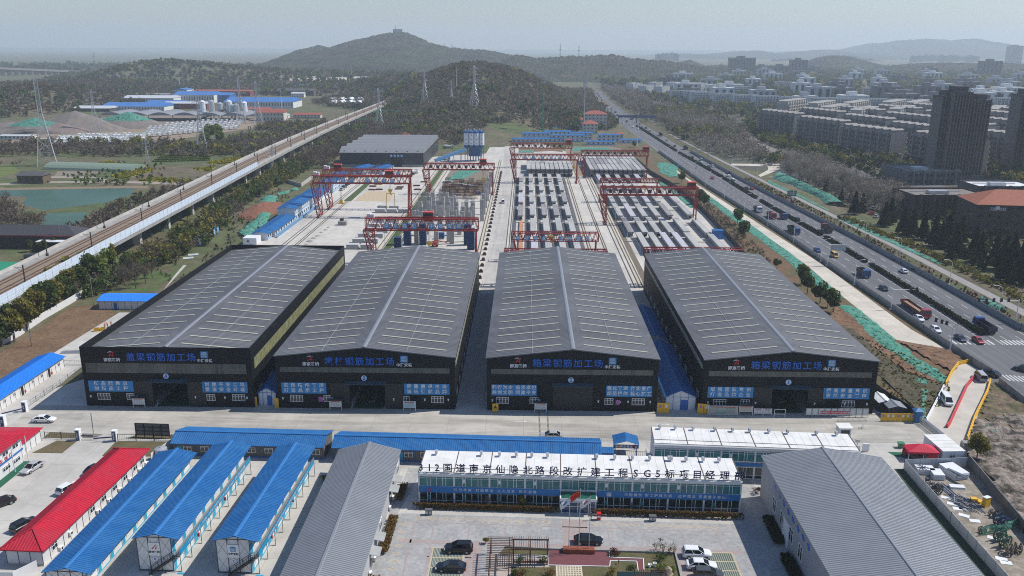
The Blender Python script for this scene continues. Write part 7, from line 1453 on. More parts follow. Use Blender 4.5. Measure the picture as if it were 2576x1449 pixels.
for p,kd,c,d,lb in(((23,1365,500),'sedan','white',S_,'white sedan right behind the red lorry hoarding side'),((23,1515,600),'sedan','white',S_,'white patrol car with roof bar near the signal mast'),((23,1740,680),'sedan','navy',S_,'dark blue sedan waiting at the crosswalk'),((23,1900,700),'sedan','red',S_,'red hatchback waiting on the crosswalk line'),((23,1045,225),'sedan','black',S_,'black sedan between blue dump truck and red lorry'),((23,1225,68),'sedan','white',N_,'white sedan alone in the far carriageway'),((23,2010,1000),'sedan','black',2.2,'black sedan with glaring tail at the ramp mouth'),((23,2310,960),'suv','grey',2.4,'grey car cut by the picture edge in the junction'),((23,1612,1250),'van','white',-1.75,'white van driving down the access ramp'),((23,1920,1035),'van','silver',1.4,'silver van leaving by the access ramp'),((13,600,1195),'van','yellow',S_,'yellow van under the large grey sign back'),((13,445,1145),'sedan','blue',S_,'blue car half hidden by the near hoarding'),((13,262,862),'sedan','navy',N_,'dark sedan in the far lanes across the hedge from the green truck')):car(kd,c,*W(*p)[:2],d,lb,group=HG)
for i,(rc,px,py,kd,c,d)in enumerate(((12,1815,488,'sedan','red',S_),(12,1918,468,'suv','white',N_),(12,1962,468,'sedan','white',N_),(12,2002,515,'van','white',N_),(12,2120,580,'sedan','navy',N_),(12,2170,585,'sedan','red',N_),(12,1713,350,'suv','white',N_),(12,1712,325,'van','silver',N_),(12,1475,195,'sedan','grey',N_),(12,1402,145,'sedan','silver',N_),(12,1780,384,'sedan','grey',N_),(12,1815,380,'sedan','white',N_),(12,1955,440,'sedan','navy',N_),(12,1630,300,'sedan','black',N_),(12,1095,20,'sedan','white',S_),(2,1070,990,'sedan','white',S_),(2,1142,1035,'sedan','white',S_),(2,1155,992,'sedan','red',S_),(2,1180,1022,'suv','silver',N_),(2,1212,1027,'sedan','navy',N_),(2,1248,1058,'van','white',N_),(2,1262,1078,'sedan','silver',N_),(2,935,885,'van','white',S_),(2,905,870,'sedan','silver',S_),(2,880,855,'van','white',S_),(2,915,900,'sedan','navy',S_),(2,945,908,'sedan','white',S_),(2,850,820,'van','red',S_),(2,870,845,'suv','white',S_),(2,895,890,'van','navy',S_),(2,1005,935,'sedan','white',S_),(2,770,770,'sedan','white',S_))):car(kd,c,*W(rc,px,py)[:2],d,'%s small %s %s in the far traffic, %s'%(ordinal(i)if i<15 else ordinal(i-15),{'navy':'dark blue'}.get(c,c),{'sedan':'car','suv':'car','van':'van'}[kd],'before the footbridge' if i<15 else 'at or past the footbridge'),group='distant traffic',simple=True)
for i in range(30):
 y=905+i*21;a,c=hx(y,HL),hx(y,HM);car(('sedan','van','suv')[i%3],('white','navy','silver','white','red','grey')[i%6],a+(c-a)*(.3,.7,.5)[i%3],y+(i%4)*3,S_,'%s vehicle from the footbridge in the far queue toward the hill gap'%ordinal(i),group='distant queue',simple=True)
t=thing('motorcycle','lone dark motorcycle rider in the near lanes','motorcycle',(*W(12,1666,395)[:2],.03),S_);b=MB();[b.tube((x,-.06,.3),(x,.06,.3),.3,10)for x in(-.65,.65)];b.build('wheel',RUBBER,t);b=MB();b.bar((-.6,0,.55),(.5,0,.7),.25,.3);b.bar((.5,0,.7),(.65,0,1.1),.08);b.build('frame',BLACKM,t);person(*W(12,1666,395)[:2],0,'rider on the motorcycle in dark clothes',PB,z=.35)
def barrier_row(pts,m,label,seg=1.5,h=.9):
 t=thing('water_barrier_row',label,'barrier',(*pts[0][:2],.02),0,'barrier rows of the access ramp');o=Vector((*pts[0][:2],0))
 for a,c in zip(pts,pts[1:]):
  A,B=Vector((*a[:2],0))-o,Vector((*c[:2],0))-o;n=max(1,int((B-A).length/seg))
  for i in range(n):p,q=A.lerp(B,i/n),A.lerp(B,(i+.93)/n);b=MB();b.bar(p+Vector((0,0,.25)),q+Vector((0,0,.25)),.45,.5);b.bar(p+Vector((0,0,.7)),q+Vector((0,0,.7)),.22,h-.5);b.build('barrier',m,t)
barrier_row([W(23,1830,880),W(23,1720,905),W(23,1660,980),W(23,1605,1090)],YELLOW,'yellow water-filled barriers on the site side of the ramp');barrier_row([W(23,2010,1055),W(23,1985,1150),W(33,1870,20),W(33,1800,220)],YELLOW,'yellow water-filled barriers on the rubble side of the ramp');barrier_row([W(23,1880,1005),W(23,1800,1100),W(23,1640,1449),W(33,1615,110)],mat('barrier_red',(.55,.06,.06),.5,var=.1),'red and white barriers dividing the access ramp')
barrier_row([W(23,1590,1110),W(23,1500,1290),W(23,1430,1420)],WHITE,'white low kerb barriers at the lower ramp edge',h=.7)
net('long green net on the slope between shed 1 and the concrete road',wp(23,[(630,368),(760,470),(880,600),(1020,720),(1180,830),(1330,940),(1440,1010),(1590,1080)]),wp(23,[(740,368),(850,410),(960,510),(1100,640),(1230,740),(1370,850),(1470,910),(1620,1010)]))
net('narrow green net beside the concrete road behind the slope trees',[(98.2,262),(98.6,290),(98.8,320),(97.5,370),(95.6,430),(94,462)],[(102.6,262),(103.4,290),(103.8,320),(102.4,370),(100.2,430),(99.2,462)],amp=.25)
net('green net heap at the start of the concrete road',wp(12,[(1310,345),(1340,420),(1420,470)]),wp(12,[(1400,345),(1520,370),(1500,470)]),amp=.5);net('ragged green net hanging by the blue gate post',wp(23,[(1340,1030),(1380,1150),(1390,1250),(1370,1390)]),wp(23,[(1440,1050),(1460,1130),(1430,1250),(1430,1390)]),amp=.5);net('thin torn net strip on the dark grass bank',wp(23,[(1120,1070),(1250,1120),(1350,1140)]),wp(23,[(1150,1060),(1270,1100),(1370,1110)]))
net('green net along the black wall behind the beam yard',[(82.5,420),(81,465),(77,520)],[(86,420),(85,465),(80,520)],amp=.3);net('wide green net over the rear of the column yard',wp(11,[(1715,505),(1790,450),(1850,405)]),wp(11,[(1870,490),(2000,430),(2115,400)]),amp=.7);net('green net before the far huts beside the earth lane',wp(12,[(555,235),(560,205)]),wp(12,[(900,235),(890,205)]));net('green net patch left of the farthest crane',wp(12,[(60,250),(70,232)]),wp(12,[(200,250),(200,232)]))
net('green net over the red earth behind the yard-edge huts',wp(11,[(0,950),(0,750),(60,660)]),wp(11,[(60,960),(180,720),(210,660)]),amp=1.4,hump=1.);net('green net tongue on the soil mound by the pale wall',wp(11,[(200,640),(300,620),(340,570)]),wp(11,[(215,625),(320,600),(390,590)]),amp=1.0,hump=.8);net('green net on the slope behind the blue letter boards',wp(10,[(2150,980),(2220,930),(2318,850)]),wp(10,[(2270,1080),(2318,1000),(2400,900)]),amp=1.2,hump=1.)
net('bunched green net on the far verge bank before the conifers',wp(13,[(40,480),(250,560),(470,660),(520,720)]),wp(13,[(130,445),(350,545),(600,660),(740,750)]),amp=1.4,hump=1.6);net('flat net strip along the far service path',wp(13,[(0,525),(260,640),(540,780)]),wp(13,[(0,500),(300,640),(560,775)]),amp=.3);net('net scraps beside the path below the conifers',wp(13,[(640,850),(900,970),(1200,1110),(1540,1260)]),wp(13,[(680,840),(940,955),(1240,1095),(1570,1250)]),amp=.4);net('net on the verge by the tall signal mast',wp(23,[(1910,305),(2000,370),(2150,430)]),wp(23,[(1960,300),(2080,355),(2160,410)]),amp=.8,hump=.4);net('net on the rubble slope above the small tree',wp(33,[(1960,110),(2050,190)]),wp(33,[(1990,80),(2140,205)]),amp=.6);net('net thrown over the cable reels',wp(33,[(1930,1090),(2080,1060),(2160,1050)]),wp(33,[(1960,1070),(2170,1040),(2290,975)]),amp=1.4,hump=.8)
t=thing('earth_bank','red soil heap with cut face behind the two-storey hut','mound',(-128,405,0));b=MB();N=16
for j in range(9):
 for i in range(N):a=2*math.pi*i/N;r_=(1-j/8)*(.85+.35*vnoise(i*.7,j*.6,2));b.v.append((8*r_*math.cos(a),22*r_*math.sin(a),4.2*(j/8)**.8+random.uniform(-.2,.2)))
b.f=[(j*N+i,j*N+(i+1)%N,(j+1)*N+(i+1)%N,(j+1)*N+i)for j in range(8)for i in range(N)];b.m=[0]*len(b.f);b.build('mound_soil',MATS['red_soil'],t)
# ================================================================ town on the right
GREYB=mat('grey_brick_wall',(.085,.082,.085),.8,var=.15,scale=.4);GREYB2=mat('dark_block_wall',(.25,.238,.225),.8,var=.18,scale=.2);WINB=mat('window_dark_blue',(.014,.018,.022),.5,var=.4,scale=.3,spec=.25);ROOFG=mat('flat_roof_felt',(.19,.17,.15),.9,var=.2,scale=.2);WHB=mat('white_render',(.64,.65,.64),.8,var=.08,scale=.1);BAL=mat('balcony_cream',(.50,.46,.38),.8,var=.1)
def block(x,y,w,d,h,rz,label,wall,name='apartment_block',group='apartment blocks',fl=6,bays=8,roof=ROOFG,huts=0,bal=False,cat='apartment block',win=WINB):
 t=thing(name,label,cat,(x,y,0),rz,group);b=MB();b.box(0,0,0,w,d,h);
 for i in range(bays):b.box(w*(i+.42)/bays,-1.5,0,w*(i+.58)/bays,-.002,h+1.2);b.box(w*(i+.95)/bays,-1.0,0,w*(i+1)/bays-.02,-.003,h-.5)
 b.build('wall',wall,t);b=MB();b.box(.3,.3,h+.005,w-.3,d-.3,h+.06);b.build('roof',roof,t);b=MB();b.box(0,0,h,w,.3,h+.9);b.box(0,d-.3,h,w,d,h+.9);b.box(0,.3,h,.3,d-.3,h+.9);b.box(w-.3,.3,h,w,d-.3,h+.9);b.build('parapet',wall,t)
 for s,yv in((-1,0),(1,d)):
  for i in range(bays):
   for q in(.08,.66):
    b=MB();x0=w*(i+q)/bays;x1=x0+w*.26/bays;b.box(x0+.1,yv-.03 if s<0 else yv,h*.3/fl,x1-.1,yv if s<0 else yv+.03,h*(fl-.25)/fl,1)
    for f in range(fl):z=(f+.3)*h/fl;b.box(x0,yv-.06 if s<0 else yv,z,x1,yv if s<0 else yv+.06,z+h/fl*.5)
    b.build('window_column',[win,wall],t)
    if bal and s>0 or bal==2:
     b=MB()
     for f in range(fl):z=f*h/fl;b.box(x0-.3,yv if s>0 else yv-1.2,z,x1+.3,yv+1.2 if s>0 else yv,z+.9)
     b.build('balcony',BAL,t)
 for i in range(huts):b=MB();a=w*(i+.5)/huts;b.box(a-1.8,1,h+.1,a+1.8,d-2,h+2.6);b.extrude_y([(a-2.2,h+2.6),(a+2.2,h+2.6),(a,h+3.6)],.6,d-1.5);b.build('stair_hut',wall,t)
 return t
k=0;PB1=seal(block(0,0,54,13,19.5,0,'x',GREYB2,bays=7,huts=7,bal=True));first=True
for r in range(7):
 for j in range(5):
  x=(216,228,237,266,300)[j]+r*46;y=(806,728,652,597,520)[j]+r*26
  if y>960 or x>y*.70 or(r<2 and j>3)or x>640:continue
  lb='%s grey six-storey block from the bare trees in the %s rank of the estate'%(ordinal(j),ordinal(r))
  if first:PB1.location=(x,y,0);PB1.rotation_euler=(0,0,-1.22);PB1['label']=lb;first=False
  else:dup(PB1,(x,y,0),-1.22,lb)
PB2=seal(block(0,0,60,13,19,0,'x',mat('pale_block_wall',(.42,.40,.36),.8,var=.12,scale=.2),bays=8,huts=8,bal=2));first=True
for i,(px,py)in enumerate(((170,965),(440,990),(760,985),(1110,975),(560,1040),(830,1075),(1180,1060),(2050,1060),(1330,980))):
 lb='%s pale six-storey block with sunlit balconies behind the grey rank'%ordinal(i);q=W(3,px,py)
 if first:PB2.location=q;PB2.rotation_euler=(0,0,.93);PB2['label']=lb;first=False
 else:dup(PB2,q,.93,lb)
DW=seal(block(0,0,34,13,15,0,'x',WHB,'dormitory_block','white campus blocks',5,8,cat='campus block'));first=True
for i,(rc,px,py,rz)in enumerate([(2,1632+190*i,800+14*i,.22)for i in range(4)]+[(3,130,850,.1),(3,385,862,.1),(3,600,868,.1),(3,835,872,.1),(3,1090,880,.1),(3,1310,835,-.3),(3,2050,860,-.3)]+[(2,1085,700,.9),(2,1200,725,1.0),(2,1345,735,1.0),(2,1440,780,.1),(2,1560,785,.1),(2,1290,690,1.0),(2,1450,690,1.0),(2,1600,700,1.0),(2,1700,700,1.0),(2,1810,715,1.0),(2,1990,735,.1),(3,290,700,-.2),(3,520,735,-.2),(3,60,680,-.2),(3,860,750,-.2),(3,1200,770,-.2)]):
 q=W(rc,px,py);lb=('%s white campus block from the highway in the long front rank'%ordinal(i))if i<11 else '%s white campus block of the rear group, counted from the highway'%ordinal(i-11)
 if first:DW.location=q;DW.rotation_euler=(0,0,rz);DW['label']=lb;first=False
 else:dup(DW,q,rz,lb)
def highrise(x,y,label,rz=0):
 t=thing('highrise_tower',label,'tower',(x,y,0),rz,'dark residential towers');t.scale=(.86,1,1);TB=mat('tower_grey_tile',(.135,.125,.12),.7,var=.12,scale=.3)
 for x0,x1,y0,y1,h in((0,8,6,22,49.5),(5,16.5,0,20,52),(19.5,30,2,20,47.5),(15,22,9,24,47)):
  b=MB();b.box(x0,y0,0,x1,y1,h);n=int((x1-x0)/1.9)
  for i in range(n+1):xx=x0+(x1-x0)*i/n;b.box(xx-.3,y0-1.2,0,xx+.3,y0-.002,h+(1.5 if i%2 else .2))if x0<20 else None
  b.build('wall',TB,t);b=MB();b.box(x0-.5,y0-.8,h+.01,x1+.5,y1+.5,h+.9);b.box(x0+2,y0+2,h+.9,x1-2,y1-4,h+4);b.build('roof_crown',GREYB,t)
  for i in range(n):
   b=MB();xx=x0+(x1-x0)*(i+.28)/n
   for f in range(16):z=2+f*2.8;b.box(xx,y0-.08,z,xx+(.8 if x0<20 else .35),y0-.001,z+1.6)
   b.build('window',WINB,t)
  for i in range(5):
   b=MB();yv=y0+2+(y1-y0-4)*i/4
   for f in range(16):z=2+f*2.8;b.box(x1+.001,yv-.6,z,x1+.08,yv+.6,z+1.6)
   b.build('window',WINB,t)
 b=MB();b.box(16.52,1,0,19.48,9,46);b.build('recess_shade_fill',DARK,t)  # near-black block painted in for the shade between the wings
 b=MB();b.box(-1,-1.5,0,31,-.9,4.5);b.build('podium',GREYB,t)
highrise(246,512,'dark fluted residential tower rising above the grey blocks',-.12);highrise(303,530,'dark residential tower cut by the picture edge',-.12)
def flat_block(x,y,w,d,h,label,wall,rz=0,roofm=ROOFG):
 t=block(x,y,w,d,h,rz,label,wall,'flat_roof_building',None,max(2,int(h/3.6)),max(3,int(w/6)),roofm,cat='building');b=MB();b.box(w*.3,d*.3,h+.1,w*.55,d*.5,h+1.6);b.bar((w*.1,d*.6,h+.5),(w*.8,d*.6,h+.5),.4);b.build('roof_plant',GALV,t)
BRICKD=mat('dark_brick',(.07,.048,.042),.85,var=.2,scale=.5)
flat_block(*W(13,1250,545)[:2],33,30,7.5,'grey flat-roofed building with roof basins in front of the tower',mat('warehouse_grey',(.12,.125,.135),.7,var=.12),.12);flat_block(*W(13,1300,850)[:2],36,22,10.5,'dark brick flat-roofed building behind the conifers',BRICKD,.05);flat_block(*W(13,1870,800)[:2],30,20,12.5,'white-parapet building between brick block and hotel',GREYB,0,WHB)
hq=W(13,1850,1000);t=house(hq[0],hq[1],34,22,13.5,'dark brick hotel with orange hipped roof and round white emblem',mat('orange_tile',(.30,.10,.055),.8,var=.15),BRICKD,pr=5,floors=4,nw=9,name='hotel',cat='hotel',rz=-.12);text('汉庭  优佳',1.5,LETW,t,(8.5,-.12,11.6),bold=.01);b=MB();b.tube((8.4,-.05,12.2),(8.4,-.14,12.2),.9,16);b.build('emblem_disc',LETW,t)
def far_block(name,u0,u1,v0,v1,D,label,m,depth=25,group='far blocks and towers',cat='tower'):
 x0,_,z1=at_depth((u0,v1),D);x1=at_depth((u1,v1),D)[0];b=MB();b.box(0,0,0,x1-x0,depth,z1);n=max(2,int((x1-x0)/9));m2=WINB
 for i in range(n):a=(x1-x0)*(i+.3)/n;b.box(a,-.6,3,a+(x1-x0)*.4/n,-.02,z1-3,1)
 b.box((x1-x0)*.3,5,z1+.01,(x1-x0)*.6,depth-5,z1+5);tag(b.build(name,[m,m2],None,(x0,D,0)),label,cat,group)
FB=mat('far_block_grey',(.16,.155,.16),.8,var=.1,scale=.02)
for i,(u0,u1,v1,D,w)in enumerate(((1837,1902,145,2600,'wide twin slab tower behind the campus'),(1899,1940,166,2650,'lower slab stepping down from the wide twin tower'),(1940,1992,165,2600,'long grey slab beside the town hill'),(1992,2034,150,2550,'stepped slab with taller core before the town hill'),(2034,2064,168,2600,'pale low slab right below the town hill'),(2474,2524,153,2300,'squat tower with white edge beyond the high-rise pair'),(2330,2362,170,2400,'pale blocks in front of the wooded knoll'))):far_block('slab_tower',u0,u1,190,v1,D,w,FB)
sk=[(1651,137),(1663,136),(1672,135),(1684,134),(1696,136),(1944,150),(1962,149),(1980,148),(2106,140),(2120,141),(2133,142),(2146,142),(2158,147),(2172,149),(2186,148),(2204,152),(2296,142),(2312,141),(2326,140),(2345,139),(2367,140),(2388,140),(2402,141),(2420,142),(2438,140),(2452,142)]
r_=random.Random(21);cnt=0
for D in(1180,1320,1500,1750,2050,2350):
 for q in range(9):
  u=1690+q*102+r_.uniform(-30,30)+(D%7)*6;hgt=r_.uniform(9,17);wpx=r_.uniform(30,66)*1300/D+8;v0=119+(77-hgt)*2130/D
  if u>2600 or(D<1300 and u<1960):continue
  cnt+=1;far_block('campus_hall',u,u+wpx,190,v0,D,'%s pale low block %s the campus, counted from the highway'%(ordinal(q),{1180:'behind the estate of',1320:'in the first rank behind',1500:'in the second rank behind',1750:'in the third rank behind',2050:'in the fourth rank behind',2350:'in the last hazy rank behind'}[D]),(WHB,FB,mat('pale_hall',(.42,.43,.44),.8,var=.1,scale=.05))[r_.randrange(3)],22,'pale blocks beyond the campus','building')
for i,(u,v)in enumerate(sk):far_block('skyline_tower',u,u+(13 if i%3 else 16),170,v,5200+(i%4)*150,'%s hazy skyline tower counted from the highway side'%ordinal(i),FB,40)
far_block('skyline_tower',2549,2576,170,115,4600,'tall lone hazy tower at the picture edge',FB,60)
# ================================================================ left: railway viaduct
RX=[(120,-137),(220,-144.5),(300,-149.5),(380,-153.5),(505,-160.5),(620,-166),(715,-169.5),(850,-172),(1000,-173.5),(1170,-174)];rx=lambda y:hx(y,RX);RY=[120,180,220,260,300,340,380,440,505,560,620,715,850,1000,1170]
RW_=lambda y:17.5-5.5*max(0,min(1,(y-560)/500));ZR=8.
VT=thing('railway_viaduct','long concrete railway viaduct crossing the fields','viaduct',(0,0,0));b=MB()
def lane(mb,f0,f1,z0,z1,k=0,ys_=RY):
 for a,c in zip(ys_,ys_[1:]):
  v=[(f(y),y,z)for y in(a,c)for f in(f0,f1)for z in(z0,z1)];mb.add(v,[(0,4,5,1),(3,7,6,2),(1,5,7,3),(0,2,6,4)],k)
lane(b,lambda y:rx(y)-RW_(y),lambda y:rx(y),ZR-1.6,ZR);b.build('deck',CONCD,VT);b=MB();lane(b,lambda y:rx(y)-RW_(y)*.76,lambda y:rx(y)-RW_(y)*.24,ZR+.01,ZR+.4);b.build('ballast',mat('track_ballast',(.225,.17,.12),.95,var=.25,scale=.8),VT)
for q in(.30,.40,.58,.68):b=MB();lane(b,lambda y:rx(y)-RW_(y)*q-.12,lambda y:rx(y)-RW_(y)*q+.12,ZR+.41,ZR+.6);b.build('rail',mat('rail_rust',(.075,.042,.028),.6,var=.3),VT)
b=MB();lane(b,lambda y:rx(y)-RW_(y),lambda y:rx(y)-RW_(y)+.2,ZR,ZR+1.1);lane(b,lambda y:rx(y)-.2,lambda y:rx(y),ZR,ZR+1.0,ys_=[505,560,620,715,850,1000,1170]);b.build('parapet',CONC,VT)
for y in range(330,1170,32):b=MB();c=rx(y)-RW_(y)/2;b.box(c-4.5,y-1,0,c-2.5,y+1,ZR-1.6);b.box(c+2.5,y-1,0,c+5.5,y+1,ZR-1.6);b.build('pier',CONC,VT)
NB=thing('noise_barrier','pale blue translucent noise barrier along the railway','noise barrier',(0,0,0));b=MB();ysb=[y for y in RY if y<=505];lane(b,lambda y:rx(y)+.02,lambda y:rx(y)+.12,ZR-.2,ZR+2.7,ys_=ysb);b.build('panel',mat('barrier_sheet',(.60,.68,.76),.4,var=.06,scale=.3),NB);b=MB();y=150
while y<505:b.box(rx(y)+.13,y-.05,ZR-.8,rx(y)+.2,y+.05,ZR+2.72);y+=4.4
for z in(.5,1.4,2.3):lane(b,lambda y:rx(y)+.13,lambda y:rx(y)+.17,ZR+z,ZR+z+.06,ys_=ysb)
b.build('post_frame',mat('barrier_frame',(.56,.63,.71),.5,var=.1),NB)
b=MB();b.bar((0,0,0),(0,0,6.6),.28);b.bar((0,0,5.6),(2.6,0,6.0),.1);b.bar((0,0,4.6),(2.6,0,5.9),.07);b.bar((0,0,6.3),(-.9,0,6.3),.1);b.box(-.35,-.35,0,.35,.35,.8);pm=b.mesh('catenary_mast',mat('mast_brown',(.05,.045,.04),.7,var=.2));k=0
for y in list(range(232,1150,46)):
 for s in(0,1):tag(put('catenary_mast',pm,None,(rx(y)-(RW_(y)*.18 if s else RW_(y)*.84),y+s*8,ZR),math.pi if s else 0),'%s dark catenary mast from the picture edge, %s side of the viaduct'%(ordinal(k//2),'barrier' if s else 'pond'),'catenary mast','catenary masts on the railway');k+=1
t=thing('letter_boards','row of seven blue boards with single white characters on the bank','sign',W(10,1815,1095));p1=Vector(W(10,1975,985))-Vector(W(10,1815,1095));an=math.atan2(p1.y,p1.x)
for i,ch in enumerate('以质量求生存'):p=p1*i/5;b=MB();b.bar(p+Vector((0,0,1.7))-p1.normalized()*1.15,p+Vector((0,0,1.7))+p1.normalized()*1.15,.12,2.8);o=b.build('board',SIGNBLUE,t);text(ch,1.9,LETW,o,(p.x+.1*math.sin(an),p.y-.1*math.cos(an),1.7),rot=(R(90),0,an),bold=.02)
for i,(px,py)in enumerate(((1750,1175),(1705,1205))):b=MB();b.box(-1.8,-1.2,0,1.8,1.2,.12);b.box(-1.5,-.2,.121,1.5,.2,.14,1);tag(b.build('fallen_board',[PAPER,SIGNBLUE],None,W(10,px,py,.1),.4),('pale blue board lying flat on the bank','smaller pale board lying flat by the garden path')[i],'board','boards lying on the bank')
q=W(10,-60,1150);t=house(q[0]-10,q[1]+6,40,14,5.2,'dark-tiled restaurant with red eaves beside the green court',mat('dark_tile',(.05,.05,.055),.7,var=.2,scale=1.5),mat('dark_wall',(.04,.035,.035),.7,var=.2),pr=3,name='restaurant',cat='restaurant');b=MB();b.box(-.6,-.75,5.0,40.6,-.5,5.5);b.box(-.6,14.5,5.1,40.6,14.75,5.9);b.build('red_eave',mat('eave_red',(.16,.02,.03),.7,var=.1),t);b=MB();b.box(26,-4.5,3.6,38,-.8,3.9);b.build('canopy',PANEL,t);b=MB();b.box(38.1,-4.6,0,38.6,-.6,3.9);b.box(38.1,-4.65,2.4,38.7,-.55,3.9,1);b.build('painted_wall',[REDP,YELLOW],t)
car('van','grey',*W(10,285,1215)[:2],0,'grey van parked between restaurant and railway fence')
wall_run('scalloped_wall','white scalloped garden wall with red coping under the evergreens',[W(20,30,720),W(20,180,640),W(20,400,490),W(20,640,350),W(20,830,235),W(20,930,180),W(20,1060,160)],2.0,.25,WALLD,post=None)
def wood_pole(x,y,h,label,group='wooden poles'):b=MB();b.tube((0,0,0),(0,0,h),.14,6,.09);b.bar((-.8,0,h-.4),(.8,0,h-.4),.1);[b.tube((xx,0,h-.4),(xx,0,h-.1),.05,5)for xx in(-.7,0,.7)];tag(b.build('utility_pole',mat('pole_grey',(.20,.19,.17),.8,var=.15),None,(x,y,0),.6),label,'utility pole',group)
for i,(rc,px,py,h)in enumerate(((20,850,370,9),(20,290,740,7),(20,140,690,4),(10,1528,1140,8),(10,1985,940,7),(10,590,1100,9),(10,560,1115,11))):wood_pole(*W(rc,px,py)[:2],h,('grey pole at the end of the bright blue lodge','grey pole standing in the brown field','short pole by the scalloped wall','pole in the scrub near the letter boards','pole on the bank behind the letter boards','pole pair member beside the railway fence','taller pole with cross-arms by the restaurant')[i])
RB_=mat('far_blue_roof',(.05,.17,.44),.5,var=.12,scale=.1);RW2=mat('far_white_roof',(.5,.52,.54),.6,var=.1);RR_=mat('far_red_wall',(.22,.045,.045),.8,var=.2);RGr=mat('far_grey_roof',(.22,.23,.25),.7,var=.1)
for i,(px,py,w,d,h,rf,wl,lb)in enumerate(((920,865,78,40,5,RB_,WHB,'wide blue-roofed factory behind the grey barrel sheds'),(1300,850,45,40,6,RB_,WHB,'blue-roofed factory wing joined to the wide one'),(1115,790,70,30,8,RW2,WHB,'white-roofed factory with dark roof lights'),(1485,850,55,20,7,RW2,RR_,'long red-walled factory with pale roof'),(1570,795,58,40,11,RB_,WHB,'tallest blue-roofed factory with raised ridge'),(1890,790,30,30,10,RB_,MATS['trim']if 'trim' in MATS else BLUETRIM,'blue-walled shed behind the concrete silos'),(2030,840,90,45,8,RB_,WHB,'broad blue-roofed factory beyond the concrete silos'),(1215,735,50,18,6,RGr,GREYB,'dark old workshop row behind the white roof'),(1570,735,22,30,10,RB_,WHB,'small two-storey office with blue roof'),(1760,735,90,20,8,TILE,RR_,'long red-brown warehouse at the foot of the hill'),(660,870,45,25,4,RW2,GREYB,'low pale shed by the left hill foot'),(0,735,60,30,5,RB_,WHB,'blue and mauve roofed shed at the picture edge'),(0,1125,28,8,3,RW2,WHB,'small white site cabins by the sand heaps'),(2230,915,25,16,8,TILE,CREAM,'brown-roofed house at the depot end'))):q=WT(0,px,py);house(q[0],q[1],w,d,h,lb,rf,wl,False,name='factory',cat='factory',pr=min(w,d)*.1,group='factories of the industrial estate',floors=1)
for i,(px,py,w,d,h,rf,wl,lb)in enumerate(((0,960,30,14,9,TILE,CREAM,'cream house with red roof left of the viaduct'),(90,930,14,12,6,REDROOF,CREAM,'low annexe with bright red roof'),(175,935,14,9,3,RW2,WHB,'pale hut beside the bright red annexe'),(340,935,30,9,4,TILE,CREAM,'long low brown-roofed house before the viaduct'),(190,730,60,14,8,GREYB,GREYB,'long dark-roofed hall among the trees'),(320,745,20,10,6,RW2,WHB,'small white house below the dark hall'),(330,660,25,12,5,RB_,WHB,'little blue-roofed house far in the trees'),(1030,690,30,14,7,TILE,CREAM,'brown-roofed house on the wooded slope'),(1100,1040,30,14,4,mat('temple_green',(.02,.085,.05),.7,var=.2),CREAM,'green-roofed hall nearest the hill pylon'),(920,1010,46,12,5,MATS['temple_green'],CREAM,'long green-roofed hall beside the viaduct'),(1060,935,34,14,5,MATS['temple_green'],CREAM,'green-roofed hall behind the long one'),(460,565,40,20,12,RW2,WHB,'white blocks at the foot of the mountain'),(560,580,60,20,10,CREAM,CREAM,'cream village blocks at the mountain foot'),(640,560,90,20,10,CREAM,WHB,'long pale village row under the mountain'),(300,595,60,20,10,CREAM,CREAM,'cream village houses left of the mountain foot'))):q=WT(1,px,py);house(q[0],q[1],w,d,h,lb,rf,wl,False,name='house',cat='house',group='houses between viaduct and mountain',floors=2)
for i in range(7):q=W(0,1890+i*62,552+(i%3)*6);house(q[0],q[1],55,25,14,'%s cream village block on the horizon below the low hill'%ordinal(i),CREAM,CREAM,False,name='village_block',cat='house',group='village blocks on the horizon',floors=1,nw=2)
for i in range(6):q=W(2,450+i*55,595-(i%2)*12);house(q[0],q[1],30,16,9+5*(i%2),'%s small block along the far highway at the hill gap'%ordinal(i),CREAM if i%2 else TILE,CREAM,False,name='roadside_block',cat='house',group='blocks along the far highway',floors=2)
t=thing('barrel_shed','long grey open shed of scalloped barrel roofs at the works','shed',(W(0,900,960)[0],W(0,900,960)[1],0));
for i in range(6):b=MB();b.extrude_y([(i*26+26*k/10,6.2+3.2*math.sin(math.pi*k/10))for k in range(11)],0,46);b.build('barrel_roof',RGr,t);b=MB();b.box(i*26+.2,0,0,i*26+1,1,6.2);b.build('column',CONCD,t)
for i in range(10):b=MB();b.extrude_y([(11*k/8,4+3.4*math.sin(math.pi*k/8))for k in range(9)],0,26);q=W(1,645+(i%5)*80,800+(i//5)*28);t=thing('market_canopy','%s white arched canopy of the %s row beside the viaduct'%(ordinal(i%5),('rear','front')[i//5]),'canopy',(q[0],q[1],0),0,'white arched canopies');o=b.build('arch_roof',WHITE,t);b=MB();[b.tube((x,y,0),(x,y,4.2),.15,5)for x in(.5,10.5)for y in(1,25)];b.build('post',GALV,t)
t=thing('silo_works','cluster of grey and white silos at the concrete works','silos',(*W(0,1845,945)[:2],0))
for i,(sx,sy,h)in enumerate(((0,0,19),(7,8,19),(19,0,17),(27,6,19),(33,0,15),(38,-3,16),(45,2,18))):b=MB();b.lathe([(.6,5),(3.1,8),(3.1,h),(1,h+1.4)],sx,sy,14);b.build('silo',GALV if i%3 else SILOW,t);b=MB();[b.bar((sx+2.4*math.cos(a),sy+2.4*math.sin(a),0),(sx+2.4*math.cos(a),sy+2.4*math.sin(a),8.5),.35)for a in(.8,2.4,3.9,5.5)];b.build('leg',STEEL,t)
b=MB();b.bar((4,-14,3),(26,-2,11),3,2.4);b.build('conveyor',GREYB,t)
